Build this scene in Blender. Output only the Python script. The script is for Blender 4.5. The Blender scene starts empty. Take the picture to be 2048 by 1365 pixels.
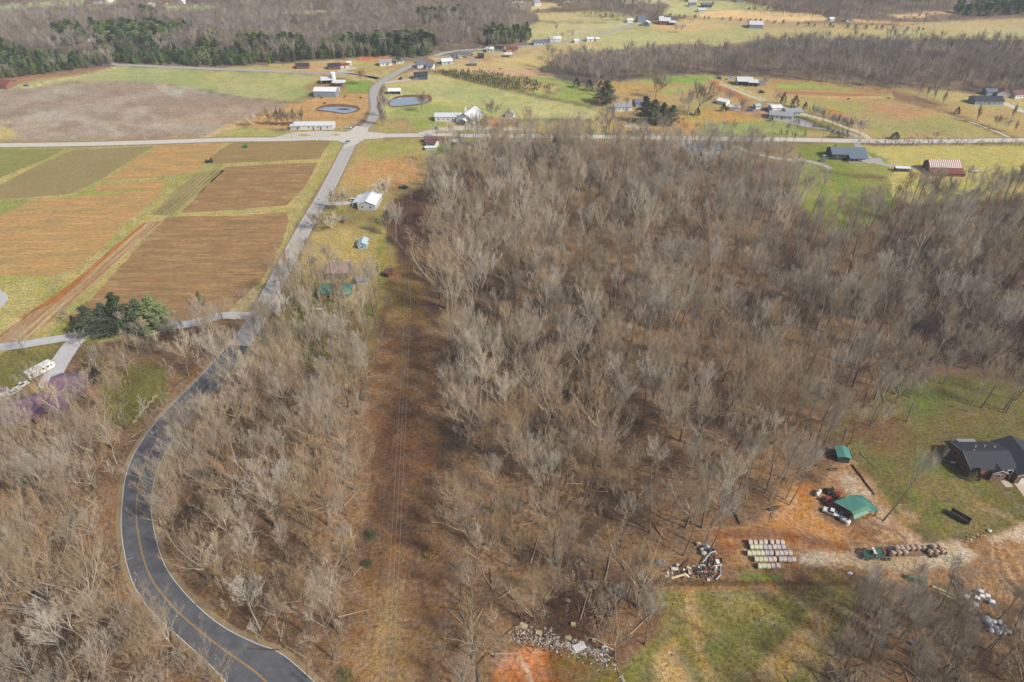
import bpy, bmesh, math, random
import numpy as np
from mathutils import Vector, Matrix
R = math.radians
rnd = random.Random(7)
scn = bpy.context.scene
col = scn.collection

# ------------------------------------------------------------------ camera, light, exposure
CAM_H = 162.0; PITCH = R(36.3); FOC = 1365.0
cam_d = bpy.data.cameras.new('camera'); cam = bpy.data.objects.new('camera', cam_d); col.objects.link(cam)
cam.location = (0, 0, CAM_H); cam.rotation_euler = (math.pi/2-PITCH, 0, 0)
cam_d.sensor_width = 36; cam_d.lens = 36*FOC/2048; cam_d.clip_end = 12000; cam_d.clip_start = 1
scn.camera = cam
SUN_EL = R(40); SUN_AZ = R(122)      # the sun stands to the right of the camera's view
wd = bpy.data.worlds.new('World'); scn.world = wd; wd.use_nodes = True
nt = wd.node_tree; bg = nt.nodes['Background']
sky = nt.nodes.new('ShaderNodeTexSky'); sky.sky_type = 'NISHITA'; sky.sun_disc = False
sky.sun_elevation = SUN_EL; sky.sun_rotation = SUN_AZ; sky.air_density = 1.0; sky.dust_density = 4.0
nt.links.new(sky.outputs[0], bg.inputs[0]); bg.inputs[1].default_value = 0.072
sd = bpy.data.lights.new('sun', 'SUN'); sd.energy = 2.75; sd.angle = R(5); sd.color = (1, 0.935, 0.82)
so = bpy.data.objects.new('sun', sd); col.objects.link(so)
sv = Vector((math.sin(SUN_AZ)*math.cos(SUN_EL), math.cos(SUN_AZ)*math.cos(SUN_EL), math.sin(SUN_EL)))
so.rotation_euler = sv.to_track_quat('Z', 'Y').to_euler()
scn.view_settings.view_transform = 'Standard'; scn.view_settings.look = 'None'
scn.view_settings.gamma = 1; scn.view_settings.exposure = 1.12
scn.view_settings.use_curve_mapping = False
scn.render.engine = 'CYCLES'
scn.cycles.max_bounces = 5; scn.cycles.diffuse_bounces = 3; scn.cycles.glossy_bounces = 2

# ------------------------------------------------------------------ geometry helpers
CT, ST = math.cos(PITCH), math.sin(PITCH)
def P(px, py, z=0.0):
    """where the sight line through a photo point meets height z"""
    a = (682.5-py)/FOC; b = (px-1024)/FOC
    t = (z-CAM_H)/(-ST+a*CT)
    return Vector((b*t, (CT+a*ST)*t, z))
def PX(X, Y, Z=0.0):
    zf = Y*CT-(Z-CAM_H)*ST; yu = Y*ST+(Z-CAM_H)*CT
    return 1024+FOC*X/zf, 682.5-FOC*yu/zf
def tag(o, label=None, cat=None, group=None, kind=None):
    if label: o['label'] = label
    if cat: o['category'] = cat
    if group: o['group'] = group
    if kind: o['kind'] = kind
    return o
def empty(name, loc, rz=0, sc=1.0):
    o = bpy.data.objects.new(name, None); col.objects.link(o)
    o.location = loc; o.rotation_euler = (0, 0, rz); o.scale = (sc, sc, sc); o.empty_display_size = .5
    return o
class MB:
    """collects shapes into one mesh"""
    def __init__(s): s.v = []; s.f = []; s.m = []; s.mats = []
    def mi(s, m):
        if m not in s.mats: s.mats.append(m)
        return s.mats.index(m)
    def add(s, vs, fs, m=None):
        n = len(s.v); s.v += [tuple(v) for v in vs]; k = s.mi(m) if m else 0
        for f in fs: s.f.append(tuple(i+n for i in f)); s.m.append(k)
        return s
    def box(s, x0, x1, y0, y1, z0, z1, m=None, rot=None, off=None):
        vs = [Vector(p) for p in ((x0,y0,z0),(x1,y0,z0),(x1,y1,z0),(x0,y1,z0),(x0,y0,z1),(x1,y0,z1),(x1,y1,z1),(x0,y1,z1))]
        if rot is not None: vs = [rot @ v for v in vs]
        if off is not None: vs = [v+Vector(off) for v in vs]
        return s.add(vs, [(0,3,2,1),(4,5,6,7),(0,1,5,4),(1,2,6,5),(2,3,7,6),(3,0,4,7)], m)
    def tube(s, p0, p1, r0, r1=None, n=8, m=None, cap=True):
        p0 = Vector(p0); p1 = Vector(p1); r1 = r0 if r1 is None else r1
        d = (p1-p0).normalized(); a = d.orthogonal().normalized(); b = d.cross(a)
        vs = []
        for p, r in ((p0, r0), (p1, r1)):
            for k in range(n):
                t = 2*math.pi*k/n; vs.append(p+a*(r*math.cos(t))+b*(r*math.sin(t)))
        fs = [(k, (k+1) % n, n+(k+1) % n, n+k) for k in range(n)]
        if cap: fs += [tuple(reversed(range(n))), tuple(range(n, 2*n))]
        return s.add(vs, fs, m)
    def ball(s, c, rx, ry, rz, m=None, nu=10, nv=6, top=False):
        vs = []; fs = []
        v0 = 0 if not top else 0
        for j in range(nv+1):
            ph = math.pi*j/nv if not top else math.pi/2*j/nv
            for i in range(nu):
                t = 2*math.pi*i/nu
                vs.append((c[0]+rx*math.sin(ph)*math.cos(t), c[1]+ry*math.sin(ph)*math.sin(t), c[2]+rz*math.cos(ph)))
        for j in range(nv):
            for i in range(nu):
                fs.append((j*nu+i, (j+1)*nu+i, (j+1)*nu+(i+1) % nu, j*nu+(i+1) % nu))
        return s.add(vs, fs, m)
    def mesh(s, name):
        me = bpy.data.meshes.new(name); me.from_pydata(s.v, [], s.f)
        for m in s.mats: me.materials.append(m)
        if len(s.mats) > 1: me.polygons.foreach_set('material_index', s.m)
        me.update(); return me
    def build(s, name, mat=None, parent=None, loc=None):
        me = s.mesh(name)
        if mat and not s.mats: me.materials.append(mat)
        o = bpy.data.objects.new(name, me); col.objects.link(o)
        if parent: o.parent = parent
        if loc is not None: o.location = loc
        return o
def copy_tree(o, parent=None):
    c = o.copy(); col.objects.link(c)
    if parent: c.parent = parent
    for ch in list(o.children): copy_tree(ch, c)
    return c

# ------------------------------------------------------------------ materials
GAIN = 1.75
def lin(c): return c/12.92 if c <= .04045 else ((c+.055)/1.055)**2.4
def RGB(r, g, b, k=1.0):
    """a colour seen in even daylight as 0-255 values, turned into a base colour"""
    return tuple(lin(x/255)/GAIN*k for x in (r, g, b))
MC = {}
def mat(name, c, rough=.85, var=.18, scale=1.2, metal=0.0, stretch=None, rnd_obj=0.0, c2=None, bump=0.0):
    if name in MC: return MC[name]
    m = bpy.data.materials.new(name); m.use_nodes = True; t = m.node_tree; N = t.nodes; L = t.links
    b = N['Principled BSDF']; b.inputs['Roughness'].default_value = rough; b.inputs['Metallic'].default_value = metal
    b.inputs['Specular IOR Level'].default_value = .3
    tc = N.new('ShaderNodeTexCoord'); mp = N.new('ShaderNodeMapping'); L.new(tc.outputs['Object'], mp.inputs[0])
    if stretch: mp.inputs['Scale'].default_value = stretch
    no = N.new('ShaderNodeTexNoise'); no.inputs['Scale'].default_value = scale; no.inputs['Detail'].default_value = 5
    no.inputs['Roughness'].default_value = .65; L.new(mp.outputs[0], no.inputs[0])
    mx = N.new('ShaderNodeMix'); mx.data_type = 'RGBA'
    mr = N.new('ShaderNodeMapRange'); mr.inputs[1].default_value = .3; mr.inputs[2].default_value = .7
    L.new(no.outputs[0], mr.inputs[0]); L.new(mr.outputs[0], mx.inputs[0])
    hi = c2 if c2 else tuple(min(1, x*(1+var)) for x in c); lo = c if c2 else tuple(x*(1-var) for x in c)
    mx.inputs[6].default_value = (*lo, 1); mx.inputs[7].default_value = (*hi, 1)
    out = mx.outputs[2]
    if rnd_obj:
        oi = N.new('ShaderNodeObjectInfo'); hs = N.new('ShaderNodeHueSaturation')
        r1 = N.new('ShaderNodeMapRange'); r1.inputs[3].default_value = 1-rnd_obj; r1.inputs[4].default_value = 1+rnd_obj
        L.new(oi.outputs['Random'], r1.inputs[0]); L.new(r1.outputs[0], hs.inputs['Value'])
        wn = N.new('ShaderNodeTexWhiteNoise'); wn.noise_dimensions = '1D'; L.new(oi.outputs['Random'], wn.inputs['W'])
        r2 = N.new('ShaderNodeMapRange'); r2.inputs[3].default_value = .55; r2.inputs[4].default_value = 1.25
        L.new(wn.outputs[0], r2.inputs[0]); L.new(r2.outputs[0], hs.inputs['Saturation'])
        L.new(out, hs.inputs['Color']); out = hs.outputs[0]
    L.new(out, b.inputs['Base Color'])
    if bump:
        bp = N.new('ShaderNodeBump'); bp.inputs['Strength'].default_value = bump; bp.inputs['Distance'].default_value = .1
        L.new(no.outputs[0], bp.inputs['Height']); L.new(bp.outputs[0], b.inputs['Normal'])
    MC[name] = m; return m

# ------------------------------------------------------------------ numpy noise for the ground's own colours
_g = np.random.RandomState(3); _tab = _g.rand(512, 512)
def vnoise(x, y, s):
    x = x/s; y = y/s; xi = np.floor(x).astype(int); yi = np.floor(y).astype(int)
    fx = x-xi; fy = y-yi; fx = fx*fx*(3-2*fx); fy = fy*fy*(3-2*fy)
    T = lambda a, b: _tab[a % 512, b % 512]
    return (T(xi, yi)*(1-fx)+T(xi+1, yi)*fx)*(1-fy)+(T(xi, yi+1)*(1-fx)+T(xi+1, yi+1)*fx)*fy
def fbm(x, y, s, o=4):
    r = 0; a = 1; t = 0
    for k in range(o): r = r+a*vnoise(x+37*k, y-91*k, s/2**k); t += a; a *= .55
    return r/t
def sdist(px, py, poly):
    """signed distance in photo points, positive inside"""
    q = np.array(poly, float); n = len(q); d = np.full(px.shape, 1e9); ins = np.zeros(px.shape, bool)
    for i in range(n):
        ax, ay = q[i]; bx, by = q[(i+1) % n]; ex, ey = bx-ax, by-ay; l2 = ex*ex+ey*ey+1e-9
        t = np.clip(((px-ax)*ex+(py-ay)*ey)/l2, 0, 1)
        d = np.minimum(d, np.hypot(px-ax-t*ex, py-ay-t*ey))
        c = ((ay > py) != (by > py)) & (px < (bx-ax)*(py-ay)/(by-ay+1e-12)+ax)
        ins ^= c
    return np.where(ins, d, -d)
def ldist(px, py, line):
    q = np.array(line, float); d = np.full(px.shape, 1e9)
    for i in range(len(q)-1):
        ax, ay = q[i][:2]; bx, by = q[i+1][:2]; ex, ey = bx-ax, by-ay; l2 = ex*ex+ey*ey+1e-9
        t = np.clip(((px-ax)*ex+(py-ay)*ey)/l2, 0, 1)
        d = np.minimum(d, np.hypot(px-ax-t*ex, py-ay-t*ey))
    return d
# ------------------------------------------------------------------ THE GROUND: one sheet coloured by soil, litter, grass and some painted tree shadow
STEP = 5
gx = np.arange(-500, 2550, STEP, dtype=float); gy = np.concatenate([np.array([-262, -230, -200, -170, -145, -120, -100, -85, -70, -55, -45]), np.arange(-38, 160, 3.0), np.arange(160, 1800, STEP, dtype=float)])
GX, GY = np.meshgrid(gx, gy)
a_ = (682.5-GY)/FOC; b_ = (GX-1024)/FOC; t_ = -CAM_H/(-ST+a_*CT)
WX = b_*t_; WY = (CT+a_*ST)*t_
COL = np.zeros(GX.shape+(3,))
n1 = fbm(WX, WY, 28); n2 = fbm(WX+500, WY, 9, 4); n3 = fbm(WX-300, WY+90, 90, 3); n4 = fbm(WX+71, WY+33, 3.2, 3)
def mixc(c1, c2, k): return np.array(c1)[None, None]*(1-k[..., None])+np.array(c2)[None, None]*k[..., None]
def sstep(x, a, b): t = np.clip((x-a)/(b-a), 0, 1); return t*t*(3-2*t)
COL[:] = mixc(RGB(96, 77, 59), RGB(142, 113, 84), sstep(.5*n1+.5*n2, .32, .66))
def paint(poly, c1, c2=None, feather=6, rough=5, w='n1', lo=.35, hi=.65, op=1.0):
    global COL
    q = np.array(poly, float); m = feather+rough*3+10
    sel = (GX > q[:, 0].min()-m) & (GX < q[:, 0].max()+m) & (GY > q[:, 1].min()-m) & (GY < q[:, 1].max()+m)
    if not sel.any(): return
    d = sdist(GX[sel], GY[sel], poly)+(n4[sel]-.5)*rough*2+(n2[sel]-.5)*rough*2.5
    k = sstep(d, -feather, feather)*op
    nn = {'n1': n1, 'n2': n2, 'n3': n3, 'n12': .5*(n1+n2), 'n24': .5*(n2+n4)}[w][sel]
    c = np.array(c1)[None]; c2 = c1 if c2 is None else c2
    s = sstep(nn, lo, hi)[:, None]; c = c*(1-s)+np.array(c2)[None]*s
    C = COL[sel]; COL[sel] = C*(1-k[:, None])+c*k[:, None]
def streak(line, width, c, feather=3, rough=2, op=1.0):
    global COL
    q = np.array(line, float); m = width+feather+rough*3+8
    sel = (GX > q[:, 0].min()-m) & (GX < q[:, 0].max()+m) & (GY > q[:, 1].min()-m) & (GY < q[:, 1].max()+m)
    if not sel.any(): return
    d = width/2-ldist(GX[sel], GY[sel], line)+(n4[sel]-.5)*rough*2+(n2[sel]-.5)*rough*2
    k = (sstep(d, -feather, feather)*op)[:, None]
    COL[sel] = COL[sel]*(1-k)+np.array(c)[None]*k
# woods' floor far away is greyer
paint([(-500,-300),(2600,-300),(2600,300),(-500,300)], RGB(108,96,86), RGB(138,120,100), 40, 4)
# ---- far fields
G1 = RGB(178,174,116); G2 = RGB(186,182,124); T1 = RGB(196,170,116); T2 = RGB(208,178,128)
paint([(-500,12),(0,12),(90,3),(235,-6),(230,8),(160,11),(60,15),(0,20),(-500,25)], RGB(168,178,120), RGB(180,184,130), 2, 1)
paint([(325,12),(400,10),(435,13),(425,19),(340,21)], RGB(172,180,120), None, 2, 1)
paint([(335,22),(350,21),(352,34),(338,34)], RGB(196,150,112), None, 2, 1)
paint([(545,26),(640,20),(690,22),(600,30)], RGB(190,180,130), None, 2, 1)
paint([(1030,6),(1100,5),(1130,12),(1100,16),(1060,22),(1030,16)], RGB(214,196,140), None, 2, 1)
paint([(1075,28),(1180,22),(1230,24),(1290,38),(1260,48),(1170,45),(1080,42)], RGB(200,182,128), RGB(190,180,122), 2, 1)
paint([(1030,60),(1080,46),(1170,46),(1260,47),(1330,44),(1400,38),(1460,40),(1500,48),(1560,62),(1520,80),(1440,92),(1350,88),(1200,102),(1080,112),(1000,118),(930,120),(930,105),(1060,92)], G1, G2, 2, 2, 'n3')
paint([(1080,50),(1130,46),(1200,48),(1240,52),(1180,62),(1100,66),(1060,66)], RGB(202,188,136), None, 3, 2, op=.7)
paint([(1290,52),(1360,40),(1420,42),(1470,54),(1400,62),(1340,64)], RGB(206,178,124), None, 3, 2)
paint([(1330,0),(1480,2),(1560,18),(1480,30),(1400,34),(1320,30),(1340,14)], RGB(180,182,122), RGB(196,188,132), 2, 1)
paint([(1240,0),(1340,-4),(1340,6),(1250,8)], RGB(196,186,150), None, 2, 1)
paint([(1400,26),(1470,20),(1560,24),(1640,30),(1660,42),(1560,44),(1440,36),(1395,34)], RGB(226,190,136), RGB(236,202,146), 1.5, 1)
paint([(1700,38),(1800,44),(1860,46),(1800,50),(1700,45)], RGB(222,180,130), None, 1.5, 1)
paint([(1775,30),(1850,27),(1860,34),(1800,37)], RGB(226,186,136), None, 1.5, 1)
paint([(1835,26),(1910,22),(1960,23),(1900,29)], RGB(222,182,138), None, 1.5, 1)
paint([(1920,8),(1985,10),(1980,13),(1925,12)], RGB(206,192,150), None, 1.5, 1)
paint([(1360,34),(1480,38),(1600,46),(1800,52),(1880,44),(2048,36),(2600,36),(2600,78),(2048,74),(1900,70),(1700,66),(1560,64),(1480,52),(1400,42)], RGB(186,160,118), RGB(190,172,122), 2, 1, 'n3')
paint([(1500,60),(1600,58),(1900,62),(2048,66),(2600,68),(2600,80),(1560,78)], RGB(188,178,116), None, 3, 2, op=.8)
streak([(1150,66),(1230,52),(1290,44)], 2.2, RGB(196,192,184), 1, .5)
# ---- left
paint([(-500,172),(0,163),(95,152),(235,132),(400,139),(640,150),(662,160),(650,178),(575,206),(480,195),(340,169),(250,164),(140,165),(60,180),(-500,200)], G1, RGB(160,168,104), 3, 2, 'n1')
paint([(40,168),(90,158),(190,147),(235,134),(230,130),(90,150),(0,158)], RGB(160,112,84), None, 3, 2, op=.8)
paint([(-500,190),(0,180),(60,176),(140,164),(250,163),(340,169),(400,180),(480,196),(590,206),(560,216),(500,236),(440,263),(380,275),(200,283),(0,286),(-500,292)], RGB(158,138,118), RGB(176,160,140), 3, 2, 'n1', .38, .62)
for q, w_, c in (([(0,245),(120,228),(200,250),(240,268)], 9, (188,176,158)), ([(60,225),(160,240),(230,250)], 7, (184,170,152)), ([(330,180),(360,185),(345,190)], 9, (182,182,160)),
              ([(280,225),(330,240),(370,244),(300,250)], 5, (186,174,156)), ([(100,272),(180,255)], 3, (190,180,160)), ([(110,180),(150,188)], 4, (180,172,150)), ([(0,200),(60,192),(140,205)], 6, (176,160,140)), ([(0,268),(120,262),(250,250),(420,240)], 5, (170,150,122))):
    streak(q, w_, RGB(*c), 6, 5, .75)
paint([(-500,250),(0,252),(22,258),(34,270),(10,282),(-500,284)], RGB(196,178,116), None, 4, 2)
streak([(-500,196),(0,176),(60,176),(90,166),(150,156),(235,134)], 2.2, RGB(206,196,150), 1, 1)
paint([(290,279),(420,272),(470,255),(560,262),(700,262),(690,290),(500,290),(300,290)], RGB(170,168,96), RGB(150,162,80), 4, 3)
paint([(-500,286),(300,278),(500,272),(500,294),(0,300),(-500,300)], RGB(170,140,100), RGB(150,150,90), 3, 3)
paint([(400,276),(440,255),(500,235),(470,258),(420,276)], RGB(204,176,130), None, 3, 2)
paint([(485,250),(500,238),(590,205),(650,186),(742,186),(742,215),(728,240),(690,258),(560,260),(520,256)], RGB(200,160,104), RGB(184,148,96), 3, 3, 'n12')
paint([(480,196),(600,205),(640,186),(640,178),(590,205)], RGB(150,140,90), None, 3, 2)
paint([(600,176),(640,160),(700,158),(745,168),(742,188),(640,190)], RGB(160,130,88), RGB(150,148,80), 3, 3, 'n2')
paint([(690,164),(735,160),(748,172),(735,186),(690,182)], RGB(130,160,64), None, 4, 3)
paint([(440,137),(540,131),(640,122),(760,116),(830,126),(790,145),(752,166),(640,151),(500,143)], RGB(190,158,112), RGB(176,168,104), 2, 2, 'n12')
paint([(720,112),(770,110),(790,116),(760,122),(710,122)], RGB(196,128,88), None, 2, 2)
paint([(745,285),(700,292),(560,290),(560,262),(700,262),(725,270)], RGB(165,165,100), None, 3, 2, op=.5)
# ---- middle, east of the north road
paint([(772,168),(790,152),(850,146),(880,148),(1000,172),(1090,200),(1200,215),(1215,240),(1100,238),(1000,238),(860,236),(775,240),(760,225),(768,195)], RGB(172,174,108), RGB(190,184,124), 3, 2, 'n12')
paint([(778,205),(850,203),(900,215),(1000,214),(1000,226),(860,232),(780,238)], RGB(150,166,84), None, 5, 4, op=.7)
paint([(800,148),(830,140),(850,145),(846,160),(800,166),(776,170)], RGB(186,164,116), None, 3, 2)
paint([(848,141),(960,144),(1060,160),(1125,178),(1095,184),(1060,186),(980,178),(900,158)], RGB(204,178,112), RGB(180,166,96), 2, 2, 'n2')
paint([(880,132),(950,110),(1080,108),(1110,118),(1075,140),(1095,158),(960,144),(860,140)], RGB(204,182,126), RGB(190,176,110), 3, 2, 'n12')
paint([(900,139),(960,134),(1060,138),(1100,150),(1110,156),(1040,152),(930,144)], RGB(204,168,128), None, 3, 2)
paint([(1050,154),(1120,158),(1190,180),(1200,212),(1100,196),(1000,172),(1090,188),(1130,178)], RGB(164,166,98), RGB(150,164,84), 3, 2, 'n1')
paint([(860,115),(960,108),(1030,106),(1060,96),(1130,92),(1200,86),(1200,92),(1060,108),(960,130),(880,128)], RGB(190,156,116), RGB(196,176,126), 3, 2, 'n2')
streak([(1000,178),(1100,198),(1180,214),(1240,236)], 4, RGB(120,108,66), 2, 2)
paint([(750,238),(870,236),(1000,240),(1190,245),(1400,252),(1600,262),(1600,280),(700,282),(730,262)], RGB(176,150,100), RGB(158,156,86), 4, 3, 'n12')
paint([(810,240),(870,240),(890,255),(830,262)], RGB(140,160,72), None, 5, 3, op=.8)
paint([(945,238),(1000,236),(1040,244),(1030,250),(950,250)], RGB(190,134,92), None, 4, 3)
# ---- right, north of the crossing road
paint([(1190,170),(1300,156),(1400,150),(1560,158),(1700,170),(1800,180),(2048,196),(2600,205),(2600,280),(1190,280)], RGB(186,156,104), RGB(172,160,98), 4, 3, 'n12')
paint([(1280,162),(1330,154),(1430,154),(1440,160),(1380,166),(1300,166)], RGB(130,172,74), None, 3, 2)
paint([(1320,178),(1370,172),(1380,182),(1330,190)], RGB(160,172,96), None, 3, 2)
paint([(1200,165),(1330,168),(1360,176),(1250,185),(1200,182)], RGB(190,160,98), None, 4, 3)
paint([(1410,158),(1440,160),(1500,200),(1490,205),(1430,178)], RGB(182,118,74), None, 4, 3)
paint([(1540,158),(1660,166),(1760,178),(1800,190),(1700,186),(1550,180)], RGB(180,126,84), RGB(176,136,92), 3, 2)
paint([(1550,160),(1640,162),(1640,165),(1550,164)], RGB(186,136,70), None, 2, 1)
paint([(1550,169),(1620,167),(1730,178),(1700,180),(1550,175)], RGB(150,172,84), None, 2, 1.5)
paint([(1560,190),(1700,192),(1800,198),(1700,196)], RGB(210,176,128), None, 3, 2)
paint([(1720,196),(1790,206),(1880,225),(1800,240),(1720,220)], RGB(186,138,100), None, 10, 6, op=.7)
paint([(1600,200),(1660,205),(1750,210),(1700,225),(1600,220)], RGB(160,160,84), None, 8, 6, op=.8)
paint([(1740,255),(1850,235),(1960,250),(1900,262),(1760,272)], RGB(158,158,88), None, 8, 6, op=.7)
paint([(1780,180),(1860,200),(1900,212),(1850,215),(1790,200)], RGB(140,104,84), None, 5, 4)
paint([(1850,180),(2048,196),(2048,222),(1950,218),(1880,200)], RGB(190,168,114), RGB(180,174,110), 4, 3)
streak([(1830,205),(1900,225),(1960,250),(2000,268),(2040,280)], 7, RGB(140,120,84), 3, 3)
paint([(1330,236),(1420,214),(1500,225),(1560,240),(1520,255),(1420,262),(1300,262)], RGB(194,150,84), RGB(172,154,88), 4, 3, 'n12')
paint([(1400,250),(1560,238),(1620,262),(1610,272),(1400,275)], RGB(150,160,92), None, 5, 3)
paint([(1480,205),(1560,215),(1600,230),(1530,238),(1470,225)], RGB(176,140,110), RGB(150,120,96), 4, 4, 'n2')
paint([(1610,222),(1700,250),(1720,268),(1600,262),(1560,235)], RGB(118,122,66), None, 4, 3, op=.8)
paint([(1650,216),(1690,226),(1700,236),(1670,234)], RGB(200,124,60), None, 4, 3, op=.8)
streak([(1420,157),(1450,168),(1500,185),(1540,205),(1600,228),(1640,240)], 3, RGB(204,186,140), 1.5, 1)
# ---- south of the crossing road, left fields (lanes of grass between the sheets)
paint([(-500,292),(0,292),(430,286),(560,284),(690,286),(690,300),(640,370),(600,440),(545,560),(500,620),(430,640),(180,690),(60,700),(-500,720)], RGB(186,168,108), RGB(158,154,88), 4, 3, 'n12')
paint([(-500,550),(0,556),(90,552),(130,545),(60,610),(0,660),(-500,700)], RGB(186,172,110), RGB(160,158,84), 4, 4, 'n12')
streak([(480,300),(420,350),(340,440),(250,500),(170,570),(60,650),(0,700)], 7, RGB(134,150,66), 4, 3, .8)
paint([(130,640),(180,600),(260,640),(300,660),(170,690),(80,690)], RGB(128,140,58), RGB(150,146,72), 5, 4, 'n2')
paint([(120,395),(190,372),(330,358),(340,372),(250,386),(140,400)], RGB(150,160,74), None, 4, 3)
paint([(0,400),(120,395),(60,430),(-40,460)], RGB(168,164,92), RGB(144,150,76), 5, 4)
streak([(500,480),(560,430),(600,370),(650,310)], 9, RGB(196,174,108), 5, 4, .7)
# ---- the tract between the road and the power line
paint([(700,290),(760,280),(930,284),(900,318),(860,345),(846,385),(800,420),(770,480),(790,540),(780,620),(640,620),(530,600),(560,520),(610,440),(660,370)], RGB(178,158,98), RGB(164,146,90), 5, 4, 'n12')
paint([(720,320),(840,310),(850,360),(800,378),(690,372),(680,350)], RGB(200,150,98), RGB(186,154,96), 14, 8, 'n2', op=.9)
paint([(740,285),(840,285),(880,290),(930,300),(900,315),(800,312),(730,310)], RGB(170,160,88), RGB(160,166,80), 8, 5, op=.7)
paint([(850,288),(925,290),(920,305),(860,308)], RGB(122,152,64), None, 5, 4, op=.9)
paint([(640,418),(700,410),(780,425),(770,460),(700,450),(640,450)], RGB(134,118,74), RGB(140,142,72), 8, 5, 'n2', op=.8)
paint([(590,470),(650,450),(720,470),(700,520),(600,520)], RGB(184,164,100), None, 12, 8, op=.7)
paint([(760,470),(790,500),(798,560),(780,600),(750,560),(750,500)], RGB(140,142,70), RGB(166,148,84), 8, 6, 'n2')
paint([(560,620),(640,600),(760,600),(755,700),(700,760),(600,720),(520,690)], RGB(122,104,64), RGB(112,112,54), 20, 10, 'n1')
# ---- power line corridor
paint([(780,400),(850,370),(850,470),(860,600),(872,800),(885,1000),(885,1150),(860,1365),(850,1800),(640,1800),(690,1365),(725,1200),(740,1000),(745,800),(752,680),(765,600),(800,560),(800,500),(770,460)], RGB(104,80,58), RGB(132,102,72), 8, 6, 'n24')
paint([(780,400),(850,375),(840,500),(810,520),(790,470)], RGB(88,62,50), RGB(104,76,56), 8, 6, 'n2')  # darker brown with the shadow of the right-hand trees painted in
paint([(775,540),(830,520),(850,560),(850,640),(770,650)], RGB(146,112,72), RGB(132,112,64), 14, 8, 'n1')
paint([(755,830),(800,800),(830,850),(870,870),(875,930),(800,960),(750,930)], RGB(92,66,48), RGB(114,82,56), 18, 14, 'n2', op=.8)  # dark patch: tree shadow falling over the strip, put into the ground colour
paint([(750,980),(790,960),(800,1020),(745,1040)], RGB(86,60,48), None, 14, 10, op=.7)
paint([(740,1130),(860,1140),(870,1250),(850,1365),(840,1500),(680,1500),(700,1300)], RGB(132,102,74), RGB(152,122,86), 26, 12, 'n1')
paint([(755,1180),(800,1170),(800,1300),(740,1340)], RGB(150,130,88), None, 22, 12, op=.35)
streak([(800,1080),(850,1092),(875,1110)], 12, RGB(84,60,46), 6, 5, .9)
streak([(842,1150),(845,1200),(872,1260)], 7, RGB(92,66,50), 4, 3, .8)
streak([(765,1080),(762,1130),(756,1190)], 5, RGB(96,70,52), 4, 3, .7)
# ---- right, south of the crossing road
paint([(1590,290),(1720,284),(1760,300),(1810,320),(1800,360),(1790,415),(1740,450),(1685,465),(1630,450),(1595,400),(1590,350)], RGB(150,150,80), RGB(128,140,62), 4, 3, 'n1')
paint([(1715,292),(2048,288),(2600,286),(2600,385),(2048,395),(1900,405),(1820,410),(1780,390),(1780,320)], RGB(196,178,106), RGB(180,174,94), 4, 3, 'n12')
paint([(1600,340),(1680,345),(1760,352),(1770,380),(1700,400),(1650,400)], RGB(126,144,60), RGB(150,144,72), 6, 4, 'n2')
streak([(1640,342),(1700,352),(1770,356)], 6, RGB(104,84,58), 3, 3, .9)
paint([(1590,285),(1600,285),(1590,330),(1480,330),(1470,290)], RGB(150,130,88), None, 6, 4, op=.8)
# ---- left house yard
paint([(-500,710),(0,702),(120,680),(150,684),(110,720),(120,770),(60,800),(0,812),(-500,820)], RGB(112,112,56), RGB(132,118,64), 5, 4, 'n12')
paint([(60,765),(110,745),(140,775),(120,810),(60,850),(-20,870),(-400,880),(-400,820),(0,810)], RGB(160,134,94), RGB(142,116,80), 6, 5, 'n2')
paint([(200,760),(290,720),(330,740),(330,800),(260,860),(210,840)], RGB(104,100,48), RGB(116,110,56), 12, 8, 'n2')
paint([(150,690),(190,680),(240,740),(200,760),(160,740)], RGB(120,104,66), None, 8, 6)
paint([(430,760),(470,700),(520,700),(480,760),(420,840)], RGB(122,96,62), None, 8, 6, op=.5)
# ---- brick house lawn
paint([(1740,800),(1820,760),(1900,745),(2048,760),(2600,780),(2600,1040),(2048,1045),(1985,1075),(1900,1088),(1830,1085),(1770,1040),(1715,950),(1690,905),(1750,870)], RGB(118,104,64), RGB(104,104,54), 10, 8, 'n12')
paint([(1830,900),(1900,940),(2000,990),(1960,1060),(1890,1080),(1850,1060),(1800,980)], RGB(108,116,56), RGB(128,112,68), 14, 10, 'n2')
paint([(1800,780),(1860,765),(1890,800),(1840,830)], RGB(100,116,54), None, 14, 8, op=.6)
paint([(1795,1015),(1840,1020),(1850,1050),(1800,1055)], RGB(158,132,94), None, 10, 8)
paint([(1720,800),(1800,830),(1800,900),(1720,890),(1640,870)], RGB(122,92,62), RGB(110,100,58), 16, 10, 'n2', op=.8)
streak([(1900,960),(1960,1010),(2048,1050)], 6, RGB(146,124,84), 4, 4, .7)
# ---- dirt yard
D1 = RGB(186,134,84); D2 = RGB(200,150,96); D3 = RGB(146,104,70); GR = RGB(196,182,158)
paint([(1560,985),(1640,970),(1670,930),(1700,915),(1740,960),(1790,1030),(1850,1085),(1990,1075),(2048,1045),(2600,1000),(2600,1400),(2120,1240),(2000,1200),(1900,1165),(1720,1150),(1600,1140),(1480,1140),(1440,1120),(1450,1060),(1520,1040)], RGB(150,114,80), RGB(168,132,96), 7, 7, 'n12')
paint([(1555,1010),(1600,985),(1650,1000),(1670,1040),(1720,1060),(1690,1080),(1600,1080),(1540,1050)], RGB(190,142,90), RGB(178,130,82), 10, 7, 'n2')
paint([(1570,975),(1620,960),(1650,985),(1610,1000)], RGB(172,122,74), None, 8, 6)
paint([(1430,1060),(1560,1060),(1700,1090),(1690,1110),(1500,1080),(1440,1130)], RGB(158,108,70), RGB(140,98,66), 8, 8, 'n2')
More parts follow.
